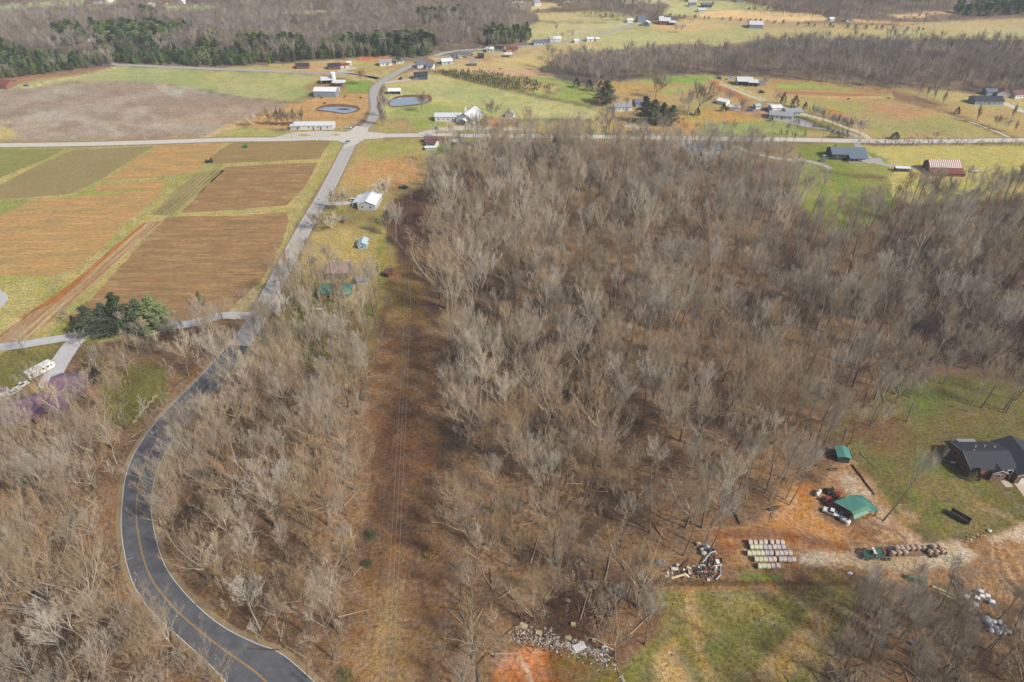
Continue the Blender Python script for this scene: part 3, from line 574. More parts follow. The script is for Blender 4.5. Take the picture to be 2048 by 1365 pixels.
# ------------------------------------------------------------------ TREES
def barkm(name, c, c2, rv=.25): return mat(name, c, .9, 0, 1.4, c2=c2, rnd_obj=rv, stretch=(1, 1, .3))
BARK = [barkm('grey_bark', RGB(170,158,138), RGB(222,212,192)), barkm('pale_bark', RGB(196,188,170), RGB(244,238,222)), barkm('brown_bark', RGB(124,108,90), RGB(184,168,142))]
STEM = [barkm('dark_stem_bark', RGB(96,86,76), RGB(150,138,122)), barkm('grey_stem_bark', RGB(126,116,102), RGB(186,174,154)), barkm('brown_stem_bark', RGB(88,76,66), RGB(132,118,100))]
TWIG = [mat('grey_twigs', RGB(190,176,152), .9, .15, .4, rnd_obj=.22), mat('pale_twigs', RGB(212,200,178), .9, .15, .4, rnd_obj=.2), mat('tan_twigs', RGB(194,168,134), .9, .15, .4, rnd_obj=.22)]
def grow(seed, H, style='forest', lv=(12, 7, 6, 4), twr=.02, base=None):
    r = random.Random(seed); thick = []; thin = []
    def perp(d):
        a = d.orthogonal().normalized(); b2 = d.cross(a); t = r.uniform(0, 2*math.pi); return a*math.cos(t)+b2*math.sin(t)
    def branch(p, d, ln, rad, level, up):
        nseg = 4 if level == 1 else (3 if level == 2 else (2 if level == 3 else 1))
        q = p.copy(); dd = d.copy(); pts = [q.copy()]
        for i in range(nseg):
            dd = (dd+Vector((r.gauss(0, .13), r.gauss(0, .13), r.gauss(0, .08)+up/nseg))).normalized()
            q = q+dd*(ln/nseg); pts.append(q.copy())
        rads = [max(rad*(1-.75*i/nseg), twr*.6) for i in range(nseg+1)]
        for i in range(nseg):
            (thick if level <= 2 else thin).append((pts[i], pts[i+1], rads[i], rads[i+1], level))
        if level >= len(lv): return
        nb = lv[level]; n = max(1, int(r.gauss(nb, nb*.15)+.5))
        for k in range(n):
            t = (.22+.78*(k+r.random())/n); f = t*nseg; i = min(int(f), nseg-1); bp_ = pts[i].lerp(pts[i+1], f-i)
            ax = (pts[i+1]-pts[i]).normalized(); an = r.uniform(.45, .95)
            nd = (ax*math.cos(an)+perp(ax)*math.sin(an)); nd.z += .28; nd.normalize()
            branch(bp_, nd, ln*r.uniform(.34, .58)*(1.12-.45*t), max(rad*(1-.7*t)*.48, twr), level+1, up*.9+.04)
    # trunk
    sp = {'forest': (.42, .34, .62, .30), 'tall': (.52, .28, .52, .22), 'open': (.26, .48, .72, .38), 'vase': (.10, .42, .42, .22), 'young': (.35, .26, .6, .22), 'oak': (.28, .48, .76, .34), 'upright': (.1, .34, .34, .2), 'round': (.16, .44, .75, .3)}[style]
    fb, bl, ang, tip = sp
    top = H*(.84 if style not in ('open', 'vase', 'oak', 'round') else .6); p = Vector((0, 0, -.3)); d = Vector((r.gauss(0, .04), r.gauss(0, .04), 1)).normalized(); pts = [p.copy()]; nt_ = 9
    for i in range(nt_):
        d = (d+Vector((r.gauss(0, .05), r.gauss(0, .05), .06))).normalized(); p = p+d*(top/nt_); pts.append(p.copy())
    R0 = H*.0105*(1.25 if style in ('open', 'oak') else 1)*r.uniform(.85, 1.15)
    tr = [R0*(1-.88*(i/nt_)**.9)+.02 for i in range(nt_+1)]
    for i in range(nt_): thick.append((pts[i], pts[i+1], tr[i], tr[i+1], 0))
    n = lv[0]
    for k in range(n):
        t = fb+(.99-fb)*(k+r.random()*.8)/n; f = t*nt_; i = min(int(f), nt_-1); bp_ = pts[i].lerp(pts[i+1], f-i)
        a = r.random()*2*math.pi if k % 2 else (k*2.4+seed); u = (t-fb)/(1-fb); an = ang*(1.15-.75*u)*r.uniform(.85, 1.2)
        nd = Vector((math.cos(a)*math.sin(an), math.sin(a)*math.sin(an), math.cos(an)))
        ln = H*bl*(1.05-.5*u)*r.uniform(.75, 1.15)*(.7+.6*math.sin(math.pi*min(1, u+.35)))
        branch(bp_, nd, ln, tr[i]*r.uniform(.28, .44), 1, .6 if style != 'oak' else .45)
    return thick, thin
def tree_meshes(name, seed, H, style, lv, twr, bark, twig, joined=False, minr=0.0):
    thick, thin = grow(seed, H, style, lv, twr); r = random.Random(seed+5)
    A = MB(); B2 = MB()
    for p0, p1, r0, r1, l in thick:
        A.tube(p0, p1, max(r0, minr), max(r1, minr), n=(6 if l == 0 else (4 if l == 1 else 3)), m=(STEM[BARK.index(bark)] if l == 0 else bark), cap=False)
    for p0, p1, r0, r1, l in thin:
        d = (p1-p0).normalized(); a = d.orthogonal().normalized(); b2 = d.cross(a); t = r.uniform(0, 6.28); w = (a*math.cos(t)+b2*math.sin(t))
        w0, w1 = w*max(r0, twr), w*max(r1*.7, twr*.6)
        tgt = A if joined else B2
        tgt.add([p0-w0, p0+w0, p1+w1, p1-w1], [(0, 1, 2, 3)], twig)
    if joined: return A.mesh(name)
    return A.mesh('trunk'), B2.mesh('crown')
HERO = []; specs = [('forest', 0, 0), ('forest', 0, 1), ('open', 2, 2), ('tall', 0, 0), ('forest', 2, 2), ('oak', 0, 2), ('open', 0, 0), ('forest', 1, 1), ('open', 0, 2), ('forest', 2, 0)]
for i, (st, bk, tw) in enumerate(specs):
    HERO.append(tree_meshes('tree', 100+i, 26, st, (14, 8, 7, 6), .0135, BARK[bk], TWIG[tw]))
FARH = [tree_meshes('tree', 500+i, 26, st, lv, .085, BARK[bk], TWIG[tw], minr=.1) for i, (st, bk, tw, lv) in enumerate([('upright', 2, 2, (20, 8, 8)), ('round', 0, 2, (16, 9, 8)), ('forest', 0, 0, (13, 9, 8)), ('oak', 2, 2, (15, 9, 8)), ('round', 1, 1, (16, 9, 8))])]
LOWC = bpy.data.collections.new('hardwood_kinds')
def low_variant(i, st, bk, tw, lv, twr, H=26, minr=0.0, c=None):
    me = tree_meshes('bare_tree', 300+i, H, st, lv, twr, BARK[bk], TWIG[tw], joined=True, minr=minr)
    o = bpy.data.objects.new('bare_tree_kind', me); (c or LOWC).objects.link(o); return o
for i, (st, bk, tw) in enumerate([('forest', 0, 0), ('forest', 1, 1), ('tall', 0, 0), ('forest', 2, 2), ('open', 0, 0), ('tall', 1, 2), ('forest', 0, 1), ('oak', 2, 0)]):
    low_variant(i, st, bk, tw, (12, 8, 7, 5), .018)
FARC = bpy.data.collections.new('far_hardwood_kinds')
TWIG_NEAR = TWIG; TWIG = [mat('hazed_grey_twigs', RGB(146,138,134), .9, .15, .4, rnd_obj=.2), mat('hazed_pale_twigs', RGB(164,154,146), .9, .15, .4, rnd_obj=.2), mat('hazed_tan_twigs', RGB(142,130,124), .9, .15, .4, rnd_obj=.2)]  # near twig colours greyed for the far woods, haze put into the colour
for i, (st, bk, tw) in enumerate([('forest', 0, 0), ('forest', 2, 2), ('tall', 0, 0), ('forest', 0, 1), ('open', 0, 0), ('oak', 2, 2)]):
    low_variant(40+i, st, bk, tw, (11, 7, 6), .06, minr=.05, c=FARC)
TWIG = TWIG_NEAR
YNGC = bpy.data.collections.new('sapling_kinds')
for i in range(4): low_variant(60+i, 'young', [0, 2, 0, 1][i], [2, 2, 0, 1][i], (9, 5, 3), .022, H=11, c=YNGC)
BRSC = bpy.data.collections.new('brush_kinds')
for i in range(3): low_variant(80+i, 'vase', 2, 2, (10, 5, 3), .02, H=4, c=BRSC)
# conifers: a trunk and many small needle sprays
def sprays(mb_, c, rad, n, r, size, m, flat=.5):
    for _ in range(n):
        v = Vector((r.gauss(0, 1), r.gauss(0, 1), r.gauss(0, 1))); v.normalize(); v *= rad*r.random()**.4; v.z *= flat
        p = Vector(c)+v; a = Vector((r.gauss(0, 1), r.gauss(0, 1), r.gauss(0, .6))).normalized()*size*r.uniform(.6, 1.3); b2 = a.orthogonal().normalized()*size*.45
        mb_.add([p-a*.5, p+b2*.6, p+a*.6, p-b2*.5], [(0, 1, 2, 3)], m)
NEED = [mat('dark_needles', RGB(74,94,58), .9, .35, .5, rnd_obj=.2), mat('green_needles', RGB(112,130,70), .9, .35, .5, rnd_obj=.2), mat('cedar_needles', RGB(66,82,60), .9, .35, .5, rnd_obj=.2)]
def pine(seed, H, Rc, m, whorls=14, per=7, nsp=26, size=.55, fb=.15, shape=1.0):
    r = random.Random(seed); A = MB(); B2 = MB(); bx_ = 0
    A.tube((0, 0, -.2), (r.gauss(0, .2), r.gauss(0, .2), H*.97), H*.016, .03, 7, BARK[2], cap=False)
    for w in range(whorls):
        t = fb+(1-fb)*w/whorls; z = H*t; rr = Rc*(1-((t-fb)/(1-fb))**1.4*shape)*r.uniform(.75, 1.1)+.2
        for k in range(per):
            a = r.uniform(0, 6.28); L_ = rr*r.uniform(.6, 1.12); e = Vector((math.cos(a)*L_, math.sin(a)*L_, z+L_*r.uniform(.0, .3)))
            A.tube((0, 0, z), e, .05, .015, 3, BARK[2], cap=False)
            for f in (.45, .75, 1.0):
                sprays(B2, Vector((0, 0, z)).lerp(e, f), .28*L_*.6+.35, nsp//3, r, size, m, .5)
    return A.mesh('trunk'), B2.mesh('crown')
def cedar(seed, H, Rc, m, n=1500, size=.42):
    r = random.Random(seed); A = MB(); B2 = MB(); A.tube((0, 0, -.2), (0, 0, H*.9), H*.02, .03, 6, BARK[2], cap=False)
    for _ in range(n):
        t = r.random()**.8; z = H*(.06+.93*t); rr = Rc*(math.sin(math.pi*min(1, (t*.8+.22)))**.8)*(1.05-.55*t)*(.7+.35*r.random())*(1+.25*math.sin(5*t*3+seed+3*t))
        a = r.uniform(0, 6.28); p = Vector((math.cos(a)*rr, math.sin(a)*rr, z))
        o1 = Vector((math.cos(a), math.sin(a), .5)).normalized()*size*r.uniform(.6, 1.4); b2 = o1.orthogonal().normalized()*size*.5
        B2.add([p-o1*.4, p+b2*.7, p+o1*.8, p-b2*.6], [(0, 1, 2, 3)], m)
    return A.mesh('trunk'), B2.mesh('crown')
PINE = [pine(1, 16, 4.6, NEED[0], 15, 8, 42, .6), pine(2, 14, 4.4, NEED[1], 14, 8, 42, .6, .05), pine(3, 15, 4.2, NEED[0], 15, 8, 40, .6, .1)]
CEDAR = [cedar(4, 8, 2.3, NEED[2]), cedar(5, 7, 2.6, NEED[0]), cedar(6, 4, 1.1, NEED[2], 420, .25)]
PINC = bpy.data.collections.new('pine_kinds')
def joinmesh(a, b2, name):
    M_ = MB()
    for me in (a, b2):
        vs = [tuple(v.co) for v in me.vertices]; M_.add(vs, [tuple(p.vertices) for p in me.polygons], me.materials[0])
    return M_.mesh(name)
for i in range(4):
    a, b2 = pine(20+i, 13, 3.1, NEED[[0, 1, 1, 0][i]], 10, 7, 18, 1.3, .15, .6); o = bpy.data.objects.new('pine_kind', joinmesh(a, b2, 'pine')); PINC.objects.link(o)

def inst_tree(pair, name, loc, H, href, label, cat, group=None, rz=None, wide=1.0, kn=('trunk', 'crown')):
    s = H/href; e = empty(name, loc, rnd.uniform(0, 6.28) if rz is None else rz); e.scale = (s*wide, s*wide, s)
    tag(e, label, cat, group)
    for me, nm in zip(pair, kn):
        o = bpy.data.objects.new(nm, me); col.objects.link(o); o.parent = e
    return e
def gn_scatter(name, pts, coll, kind='stuff'):
    """one object that stands a kind of tree on every one of its points"""
    me = bpy.data.meshes.new(name); me.from_pydata([p[:3] for p in pts], [], [])
    for nm, idx in (('size', 3), ('turn', 4)):
        at = me.attributes.new(nm, 'FLOAT', 'POINT'); at.data.foreach_set('value', [float(p[idx]) for p in pts])
    at = me.attributes.new('pick', 'INT', 'POINT'); at.data.foreach_set('value', [int(p[5]) for p in pts])
    o = bpy.data.objects.new(name, me); col.objects.link(o); tag(o, kind=kind)
    ng = bpy.data.node_groups.new(name, 'GeometryNodeTree')
    ng.interface.new_socket('Geometry', in_out='INPUT', socket_type='NodeSocketGeometry'); ng.interface.new_socket('Geometry', in_out='OUTPUT', socket_type='NodeSocketGeometry')
    N = ng.nodes; L = ng.links; gi = N.new('NodeGroupInput'); go_ = N.new('NodeGroupOutput')
    ip = N.new('GeometryNodeInstanceOnPoints'); ci = N.new('GeometryNodeCollectionInfo'); ci.inputs['Collection'].default_value = coll
    ci.inputs['Separate Children'].default_value = True; ci.inputs['Reset Children'].default_value = True
    def attr(nm, ty):
        a = N.new('GeometryNodeInputNamedAttribute'); a.data_type = ty; a.inputs['Name'].default_value = nm; return a.outputs['Attribute']
    cx = N.new('ShaderNodeCombineXYZ'); L.new(attr('turn', 'FLOAT'), cx.inputs['Z'])
    L.new(gi.outputs[0], ip.inputs['Points']); L.new(ci.outputs[0], ip.inputs['Instance']); ip.inputs['Pick Instance'].default_value = True
    L.new(attr('pick', 'INT'), ip.inputs['Instance Index']); L.new(cx.outputs[0], ip.inputs['Rotation']); L.new(attr('size', 'FLOAT'), ip.inputs['Scale'])
    L.new(ip.outputs[0], go_.inputs[0]); md = o.modifiers.new('scatter', 'NODES'); md.node_group = ng; return o
def inpoly(x, y, poly):
    c = False; j = len(poly)-1
    for i in range(len(poly)):
        if ((poly[i][1] > y) != (poly[j][1] > y)) and (x < (poly[j][0]-poly[i][0])*(y-poly[i][1])/(poly[j][1]-poly[i][1]+1e-12)+poly[i][0]): c = not c
        j = i
    return c
def scatter(poly, spacing, holes=(), keep=1.0, seed=0):
    """even but irregular stand of points inside a traced outline"""
    r = random.Random(seed); W = [P(*p) for p in poly]; x0 = min(p.x for p in W); x1 = max(p.x for p in W); y0 = min(p.y for p in W); y1 = max(p.y for p in W)
    out = []; j = 0; y = y0
    while y < y1:
        x = x0+(spacing/2 if j % 2 else 0)
        while x < x1:
            X = x+r.uniform(-.46, .46)*spacing; Y = y+r.uniform(-.46, .46)*spacing
            if r.random() < keep:
                px, py = PX(X, Y)
                if inpoly(px, py, poly) and not any(inpoly(px, py, h) for h in holes): out.append((X, Y, px, py))
            x += spacing
        y += spacing*.87; j += 1
    return out
YARD_L = [(-500,700),(0,690),(150,672),(210,690),(330,735),(335,800),(262,850),(225,850),(150,790),(125,830),(60,860),(-500,880)]
HOUSEY = [(585,470),(700,470),(790,500),(790,600),(640,600),(640,540),(590,520)]
BRICKY = [(1715,905),(1790,880),(1880,860),(2048,850),(2600,860),(2600,1100),(1850,1090),(1770,1040)]
DIRT = [(1450,1130),(1440,1075),(1540,1035),(1560,985),(1640,965),(1670,910),(1740,900),(1800,1000),(2600,1000),(2600,1230),(2100,1230),(2000,1200),(1850,1150),(1700,1150),(1300,1170),(1280,1110),(1380,1090)]
W1 = [(925,300),(1000,296),(1200,296),(1400,318),(1545,335),(1590,392),(1630,445),(1682,460),(1740,445),(1792,418),(1860,412),(2048,402),(2500,395),(2700,700),(2700,770),(2048,762),(1900,742),(1840,742),(1800,790),(1750,850),(1700,895),(1650,915),(1620,950),(1560,985),(1500,1035),(1440,1070),(1400,1110),(1300,1110),(1260,1150),(1100,1150),(1000,1190),(918,1180),(908,1000),(892,800),(876,640),(862,480),(858,410),(885,350)]
W2 = [(600,560),(640,535),(700,600),(758,600),(742,700),(732,800),(722,1000),(706,1200),(668,1365),(600,1600),(700,1700),(720,1560),(610,1350),(540,1300),(450,1245),(385,1190),(340,1130),(318,1055),(316,1000),(328,945),(358,890),(400,835),(450,775),(500,710),(545,640)]
W3 = [(-500,880),(60,870),(130,840),(160,800),(225,850),(262,850),(330,800),(335,735),(380,720),(430,660),(445,660),(450,690),(420,720),(330,800),(280,868),(246,930),(232,1000),(230,1060),(246,1155),(288,1222),(365,1292),(425,1345),(460,1385),(640,1600),(700,1800),(-500,1800)]
W4 = [(1690,1250),(1720,1190),(1780,1180),(1840,1170),(1920,1200),(2000,1240),(2060,1240),(2600,1260),(2600,1800),(1500,1800),(1600,1400),(1660,1330)]
W5 = [(915,1180),(1000,1190),(1100,1160),(1260,1160),(1310,1190),(1310,1240),(1260,1310),(1220,1330),(1200,1280),(1060,1260),(1000,1300),(960,1400),(1000,1800),(900,1800),(900,1365)]
near = []   # X, Y, px, py, H, region
def addnear(pts, H0, H1, reg):
    for X, Y, px, py in pts: near.append([X, Y, px, py, rnd.uniform(H0, H1), reg])
L1 = 'in the large wood east of the power line'; L2 = 'in the wood between the road curve and the power line'; L3 = 'in the wood outside the road curve at lower left'
addnear(scatter(W1, 9.7, (BRICKY, DIRT), .9, 1), 20, 33, 'a'); addnear(scatter(W2, 8.6, (HOUSEY,), .9, 2), 18, 30, 'b'); addnear(scatter(W3, 8.7, (), .88, 3), 18, 30, 'c')
addnear(scatter(W4, 7.2, (), .88, 4), 15, 25, 'd'); addnear(scatter(W5, 7.6, (), .8, 5), 13, 23, 'e')
near = [q for q in near if not (q[5] in 'bc' and min((math.hypot(q[0]-c.x, q[1]-c.y) for c in ROADC)) < 7.5 and q[3] > 860 and rnd.random() < .6)]
near = [q for q in near if not (q[5] == 'a' and q[3] > 900 and rnd.random() < .15)]
addnear(scatter([(1720,790),(1780,765),(1900,750),(2000,760),(2060,790),(2060,840),(1960,820),(1880,850),(1800,880),(1720,900),(1690,900)], 8.5, (), .68, 6), 18, 28, 'f')
addnear(scatter([(455,660),(500,650),(530,610),(560,620),(520,700),(450,800),(400,850),(350,905),(300,860),(340,800),(400,735),(440,700)], 9, (), .5, 21), 16, 24, 'b')
addnear(scatter([(225,760),(330,745),(330,800),(270,850),(230,840)], 9, (), .6, 22), 12, 18, 'c')
addnear(scatter([(200,668),(440,652),(446,690),(390,735),(330,738),(240,705)], 7, (), .85, 16), 8, 14, 'g')
REG = {'g': ('small bare tree between the concrete drive and curved road', 'trees of the thicket below the concrete drive'),
       'a': ('bare hardwood in the large wood right of the power line strip', 'trees of the large wood right of the power line'),
       'b': ('bare hardwood in the wood between curved road and power line', 'trees of the wood inside the road curve'),
       'c': ('bare hardwood in the wood left of the curved road', 'trees of the wood left of the curved road'),
       'd': ('bare tree in the thicket at the lower right corner', 'trees of the thicket at lower right'),
       'e': ('bare tree standing round the rubble heap', 'trees round the rubble heap'),
       'f': ('bare tree on the lawn behind the brick house', 'trees on the lawn behind the brick house')}
for q in near:
    X, Y, px, py, H, g = q; d = math.hypot(math.hypot(X, Y), CAM_H-10); tx, ty = PX(X, Y, H)
    vis = (-20 < tx < 2068 or -20 < px < 2068) and ty < 1365 and py > -20; q.append(d if vis else d+5000)
near = [q for q in near if min((math.hypot(q[0]-c.x, q[1]-c.y) for c in ROADC)) > 5.2]
near.sort(key=lambda q: q[6])
NIND = 300
ADJ = ['slender grey ', 'slender pale ', 'spreading tan ', 'tall narrow grey ', 'slender tan ', 'broad tan ', 'spreading grey ', 'slender light-barked ', 'open-crowned tan ', 'brown-stemmed grey ']
for i, (X, Y, px, py, H, g, d) in enumerate(near[:NIND]):
    k = rnd.randrange(len(HERO)); e = inst_tree(HERO[k], 'bare_tree', (X, Y, 0), H*rnd.uniform(.92, 1.05), 26, ADJ[k]+REG[g][0].replace('tall ', '', 1), 'tree', REG[g][1], wide=rnd.uniform(.82, 1.08))
rest = [(X, Y, 0, H/26, rnd.uniform(0, 6.28), rnd.randrange(8)) for X, Y, px, py, H, g, d in near[NIND:]]
gn_scatter('bare_woodland', rest, LOWC)
sap = []
for W_, s_, hol in ((W1, 6.5, (BRICKY, DIRT)), (W2, 5.5, (HOUSEY,)), (W3, 5.5, ()), (W4, 5.5, ()), (W5, 6, ())):
    for X, Y, px, py in scatter(W_, s_, hol, .75, 31): sap.append((X, Y, 0, rnd.uniform(.5, 1.25), rnd.uniform(0, 6.28), rnd.randrange(4)))
gn_scatter('bare_saplings', sap, YNGC)
# far woods
FW = [(-700,-60),(2700,-60),(2700,40),(2048,34),(1900,20),(1860,28),(1780,28),(1700,36),(1640,28),(1560,22),(1480,2),(1340,-2),(1240,-4),(1240,4),(1030,4),(1030,14),(1060,24),(1060,46),(1020,64),(1060,90),(960,104),(930,106),(880,104),(860,118),(830,122),(760,118),(700,122),(640,124),(490,135),(400,136),(240,128),(95,152),(0,162),(-700,180)]
FH = [[(-500,12),(0,12),(90,3),(235,-6),(230,14),(160,16),(60,20),(0,27),(-500,32)], [(320,8),(435,8),(435,26),(320,26)], [(545,22),(700,20),(690,28),(545,34)], [(160,-10),(260,-10),(260,22),(160,22)],
      [(1030,4),(1130,6),(1100,18),(1030,18)], [(1920,6),(1990,8),(1985,16),(1920,16)]]
PZ = [[(-700,90),(0,95),(60,110),(200,118),(225,128),(90,150),(0,158),(-700,175)], [(185,62),(390,62),(310,90),(300,100),(195,100)], [(210,104),(420,108),(560,112),(700,92),(860,84),(870,100),(850,116),(700,116),(620,122),(490,132),(400,134),(240,127)],
      [(470,92),(560,88),(620,94),(560,104),(480,104)], [(835,40),(920,34),(930,42),(850,48)], [(970,72),(1060,70),(1060,84),(970,92)], [(110,68),(170,66),(170,90),(115,92)], [(285,34),(320,36),(315,42),(285,40)], [(1900,26),(2048,14),(2048,30),(1950,34)], [(400,86),(440,84),(440,96),(400,96)]]
farp = []; pinp = []
for X, Y, px, py in scatter(FW, 9.5, FH, .93, 9):
    inp = any(inpoly(px, py, z) for z in PZ)
    if inp: continue
    hv = float(vnoise(np.array(X), np.array(Y), 70.0)); farp.append((X, Y, 0, (11+11*hv+rnd.uniform(-3, 3))/26, rnd.uniform(0, 6.28), rnd.randrange(6)))
for z in PZ:
    for X, Y, px, py in scatter(z, 4.6, (), .8, 10): pinp.append((X, Y, 0, rnd.uniform(.6, 1.05)*(1.1 if py < 100 else .66), rnd.uniform(0, 6.28), rnd.randrange(4)))
W6 = [(1075,140),(1120,134),(1200,128),(1300,126),(1400,124),(1480,122),(1520,108),(1600,102),(1800,100),(2048,108),(2700,110),(2700,205),(2048,192),(1900,184),(1800,178),(1740,182),(1690,172),(1560,158),(1400,152),(1300,160),(1190,176),(1120,162)]
W7 = [(1090,-6),(1240,-4),(1330,30),(1330,42),(1230,46),(1120,24)]
W8 = [(1470,4),(1640,10),(1700,30),(1780,40),(1700,46),(1560,34),(1500,20)]
W9 = [(1680,50),(1790,46),(1860,38),(1960,32),(2048,34),(2600,30),(2600,40),(1960,44),(1860,50),(1790,56),(1700,56)]
W10 = [(900,268),(930,262),(1040,258),(1250,266),(1600,268),(1600,276),(1250,272),(930,270)]
for W_, s_, h0, h1 in ((W6, 8.0, 14, 23), (W7, 9, 12, 18), (W8, 9, 10, 18), (W9, 8, 7, 11)):
    for X, Y, px, py in scatter(W_, s_, (), .9, 11): farp.append((X, Y, 0, rnd.uniform(h0, h1)/26, rnd.uniform(0, 6.28), rnd.randrange(6)))
for q, sp_, h0, h1 in (([(1715,288),(1800,291),(2048,290),(2500,290)], 3.0, 3, 5.5), ([(1150,84),(1060,96),(960,108),(930,114)], 7, 7, 13), ([(1160,42),(1290,42),(1340,42)], 8, 6, 12), ([(1300,36),(1400,40),(1500,46),(1680,56),(1780,56)], 9, 3, 6), ([(860,280),(930,285),(1000,290),(1100,293),(1300,298),(1600,300)], 7, 9, 16), ([(900,270),(1100,268),(1400,270),(1600,272)], 7, 7, 13),
                      ([(860,345),(880,325),(915,310)], 4, 6, 12), ([(850,370),(846,400)], 4, 6, 9), ([(1180,185),(1210,200),(1230,225),(1260,240),(1380,262)], 7, 8, 16), ([(1190,165),(1260,180),(1330,190)], 8, 9, 17), ([(1700,165),(1790,182),(1760,190)], 6, 8, 13), ([(1000,178),(1100,198),(1180,214),(1240,236)], 5, 1.5, 3),
                      ([(130,640),(200,668),(300,668),(400,660)], 4.5, 5, 10), ([(160,700),(200,740),(260,720),(330,700),(400,690)], 5, 7, 12), ([(620,450),(650,452),(690,452)], 5, 5, 8), ([(760,450),(790,462),(800,430)], 4, 8, 16), ([(640,540),(600,545),(560,590),(620,590)], 5, 7, 13), ([(720,560),(745,580),(750,620)], 5, 8, 14)):
    Wq = [P(*p) for p in q]
    for a, b2 in zip(Wq, Wq[1:]):
        n = max(1, int((b2-a).length/sp_))
        for j in range(n):
            p = a.lerp(b2, (j+rnd.random())/n)+Vector((rnd.gauss(0, sp_*.5), rnd.gauss(0, sp_*.5), 0)); farp.append((p.x, p.y, 0, rnd.uniform(h0, h1)/26, rnd.uniform(0, 6.28), rnd.randrange(6)))
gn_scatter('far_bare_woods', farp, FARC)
gn_scatter('pine_plantation', pinp, PINC)
brs = []
for W_, s_, hol, kp in ((W1, 5.0, (BRICKY, DIRT), .5), (W2, 4.2, (HOUSEY,), .7), (W3, 4.2, (), .7), (W4, 4, (), .8), (W5, 4.5, (), .6), ([(1470,1138),(1700,1145),(1720,1152),(1640,1160),(1480,1158)], 2.5, (), .8), ([(1700,285),(2048,286),(2400,286),(2400,293),(2048,294),(1720,292)], 2.2, (), .9)):
    for X, Y, px, py in scatter(W_, s_, hol, kp, 77): brs.append((X, Y, 0, rnd.uniform(.3, .9), rnd.uniform(0, 6.28), rnd.randrange(3)))
gn_scatter('undergrowth', brs, BRSC)
print('trees: near', len(near), 'far', len(farp), 'pines', len(pinp), 'saplings', len(sap), 'brush', len(brs))
# ------------------------------------------------------------------ BUILDINGS
WHITE = mat('white_siding', RGB(226,228,228), .7, .06, .8); WHT2 = mat('grey_white_siding', RGB(196,202,208), .7, .06, .8); TRIM = mat('white_trim', RGB(236,236,234), .6, .04, 2)
GLASS = mat('window_glass', (.03, .035, .045), .15, .2, 2); DOORM = mat('brown_door', RGB(104,80,64), .7, .1, 2)
METAL = mat('grey_metal_roof', RGB(212,217,224), .6, .08, .5, metal=.0, stretch=(3, .3, 1)); METW = mat('pale_metal_roof', RGB(232,236,240), .6, .05, .5, metal=.0, stretch=(3, .3, 1))
SHNG = mat('charcoal_shingles', RGB(54,58,68), .8, .2, 2.5); SHGB = mat('blue_grey_shingles', RGB(104,116,134), .8, .15, 2.5); SHLG = mat('light_shingles', RGB(150,156,162), .8, .15, 2)
BLUS = mat('blue_grey_siding', RGB(140,156,172), .6, .08, .8); RED = mat('rust_red_metal', RGB(128,70,62), .7, .2, .6); MAR = mat('maroon_roof', RGB(120,84,84), .75, .15, .8)
PURP = mat('purple_metal_roof', RGB(124,98,118), .5, .14, .4, stretch=(3, .3, 1)); GRN = mat('green_metal_roof', RGB(88,148,136), .5, .14, .5, stretch=(3, .3, 1)); GRN2 = mat('light_green_metal', RGB(112,160,138), .5, .1, .5)
TAN = mat('tan_siding', RGB(206,180,136), .8, .08, 1); DGRN = mat('dark_green_siding', RGB(58,68,66), .8, .12, 1); PINK = mat('pink_siding', RGB(196,166,158), .8, .08, 1)
WOOD = mat('weathered_wood', RGB(128,110,92), .9, .25, 1.2); DARK = mat('dark_parts_and_barn_shade', RGB(40,38,38), .9, .2, 1); CONC = mat('old_concrete', RGB(186,180,170), .9, .12, .7)
BRK = mat('red_brick_mortar', RGB(132,92,86), .9, .1, 6)
bt = BRK.node_tree; bk = bt.nodes.new('ShaderNodeTexBrick'); bk.inputs['Scale'].default_value = 4.5; bk.inputs['Color1'].default_value = (*RGB(138,88,80), 1); bk.inputs['Color2'].default_value = (*RGB(116,76,72), 1); bk.inputs['Mortar'].default_value = (*RGB(160,140,130), 1)
tcb = bt.nodes.new('ShaderNodeTexCoord'); sx_ = bt.nodes.new('ShaderNodeSeparateXYZ'); ad_ = bt.nodes.new('ShaderNodeMath'); cb_ = bt.nodes.new('ShaderNodeCombineXYZ'); bt.links.new(tcb.outputs['Object'], sx_.inputs[0]); bt.links.new(sx_.outputs[0], ad_.inputs[0]); bt.links.new(sx_.outputs[1], ad_.inputs[1]); bt.links.new(ad_.outputs[0], cb_.inputs[0]); bt.links.new(sx_.outputs[2], cb_.inputs[1]); bt.links.new(cb_.outputs[0], bk.inputs[0]); bt.links.new(bk.outputs[0], bt.nodes['Principled BSDF'].inputs['Base Color'])
STRP = bpy.data.materials.new('striped_roof'); STRP.use_nodes = True; t = STRP.node_tree; wv = t.nodes.new('ShaderNodeTexWave'); wv.bands_direction = 'X'; wv.inputs['Scale'].default_value = .27; wv.inputs['Distortion'].default_value = .5
tcb = t.nodes.new('ShaderNodeTexCoord'); t.links.new(tcb.outputs['Object'], wv.inputs[0]); rp = t.nodes.new('ShaderNodeValToRGB'); rp.color_ramp.elements[0].position = .38; rp.color_ramp.elements[0].color = (*RGB(150,88,80), 1); rp.color_ramp.elements[1].position = .5; rp.color_ramp.elements[1].color = (*RGB(226,222,222), 1)
t.links.new(wv.outputs['Fac'], rp.inputs[0]); t.links.new(rp.outputs[0], t.nodes['Principled BSDF'].inputs['Base Color'])
def SC(py): return CT*(py-682.5+FOC*ST/CT)/CAM_H
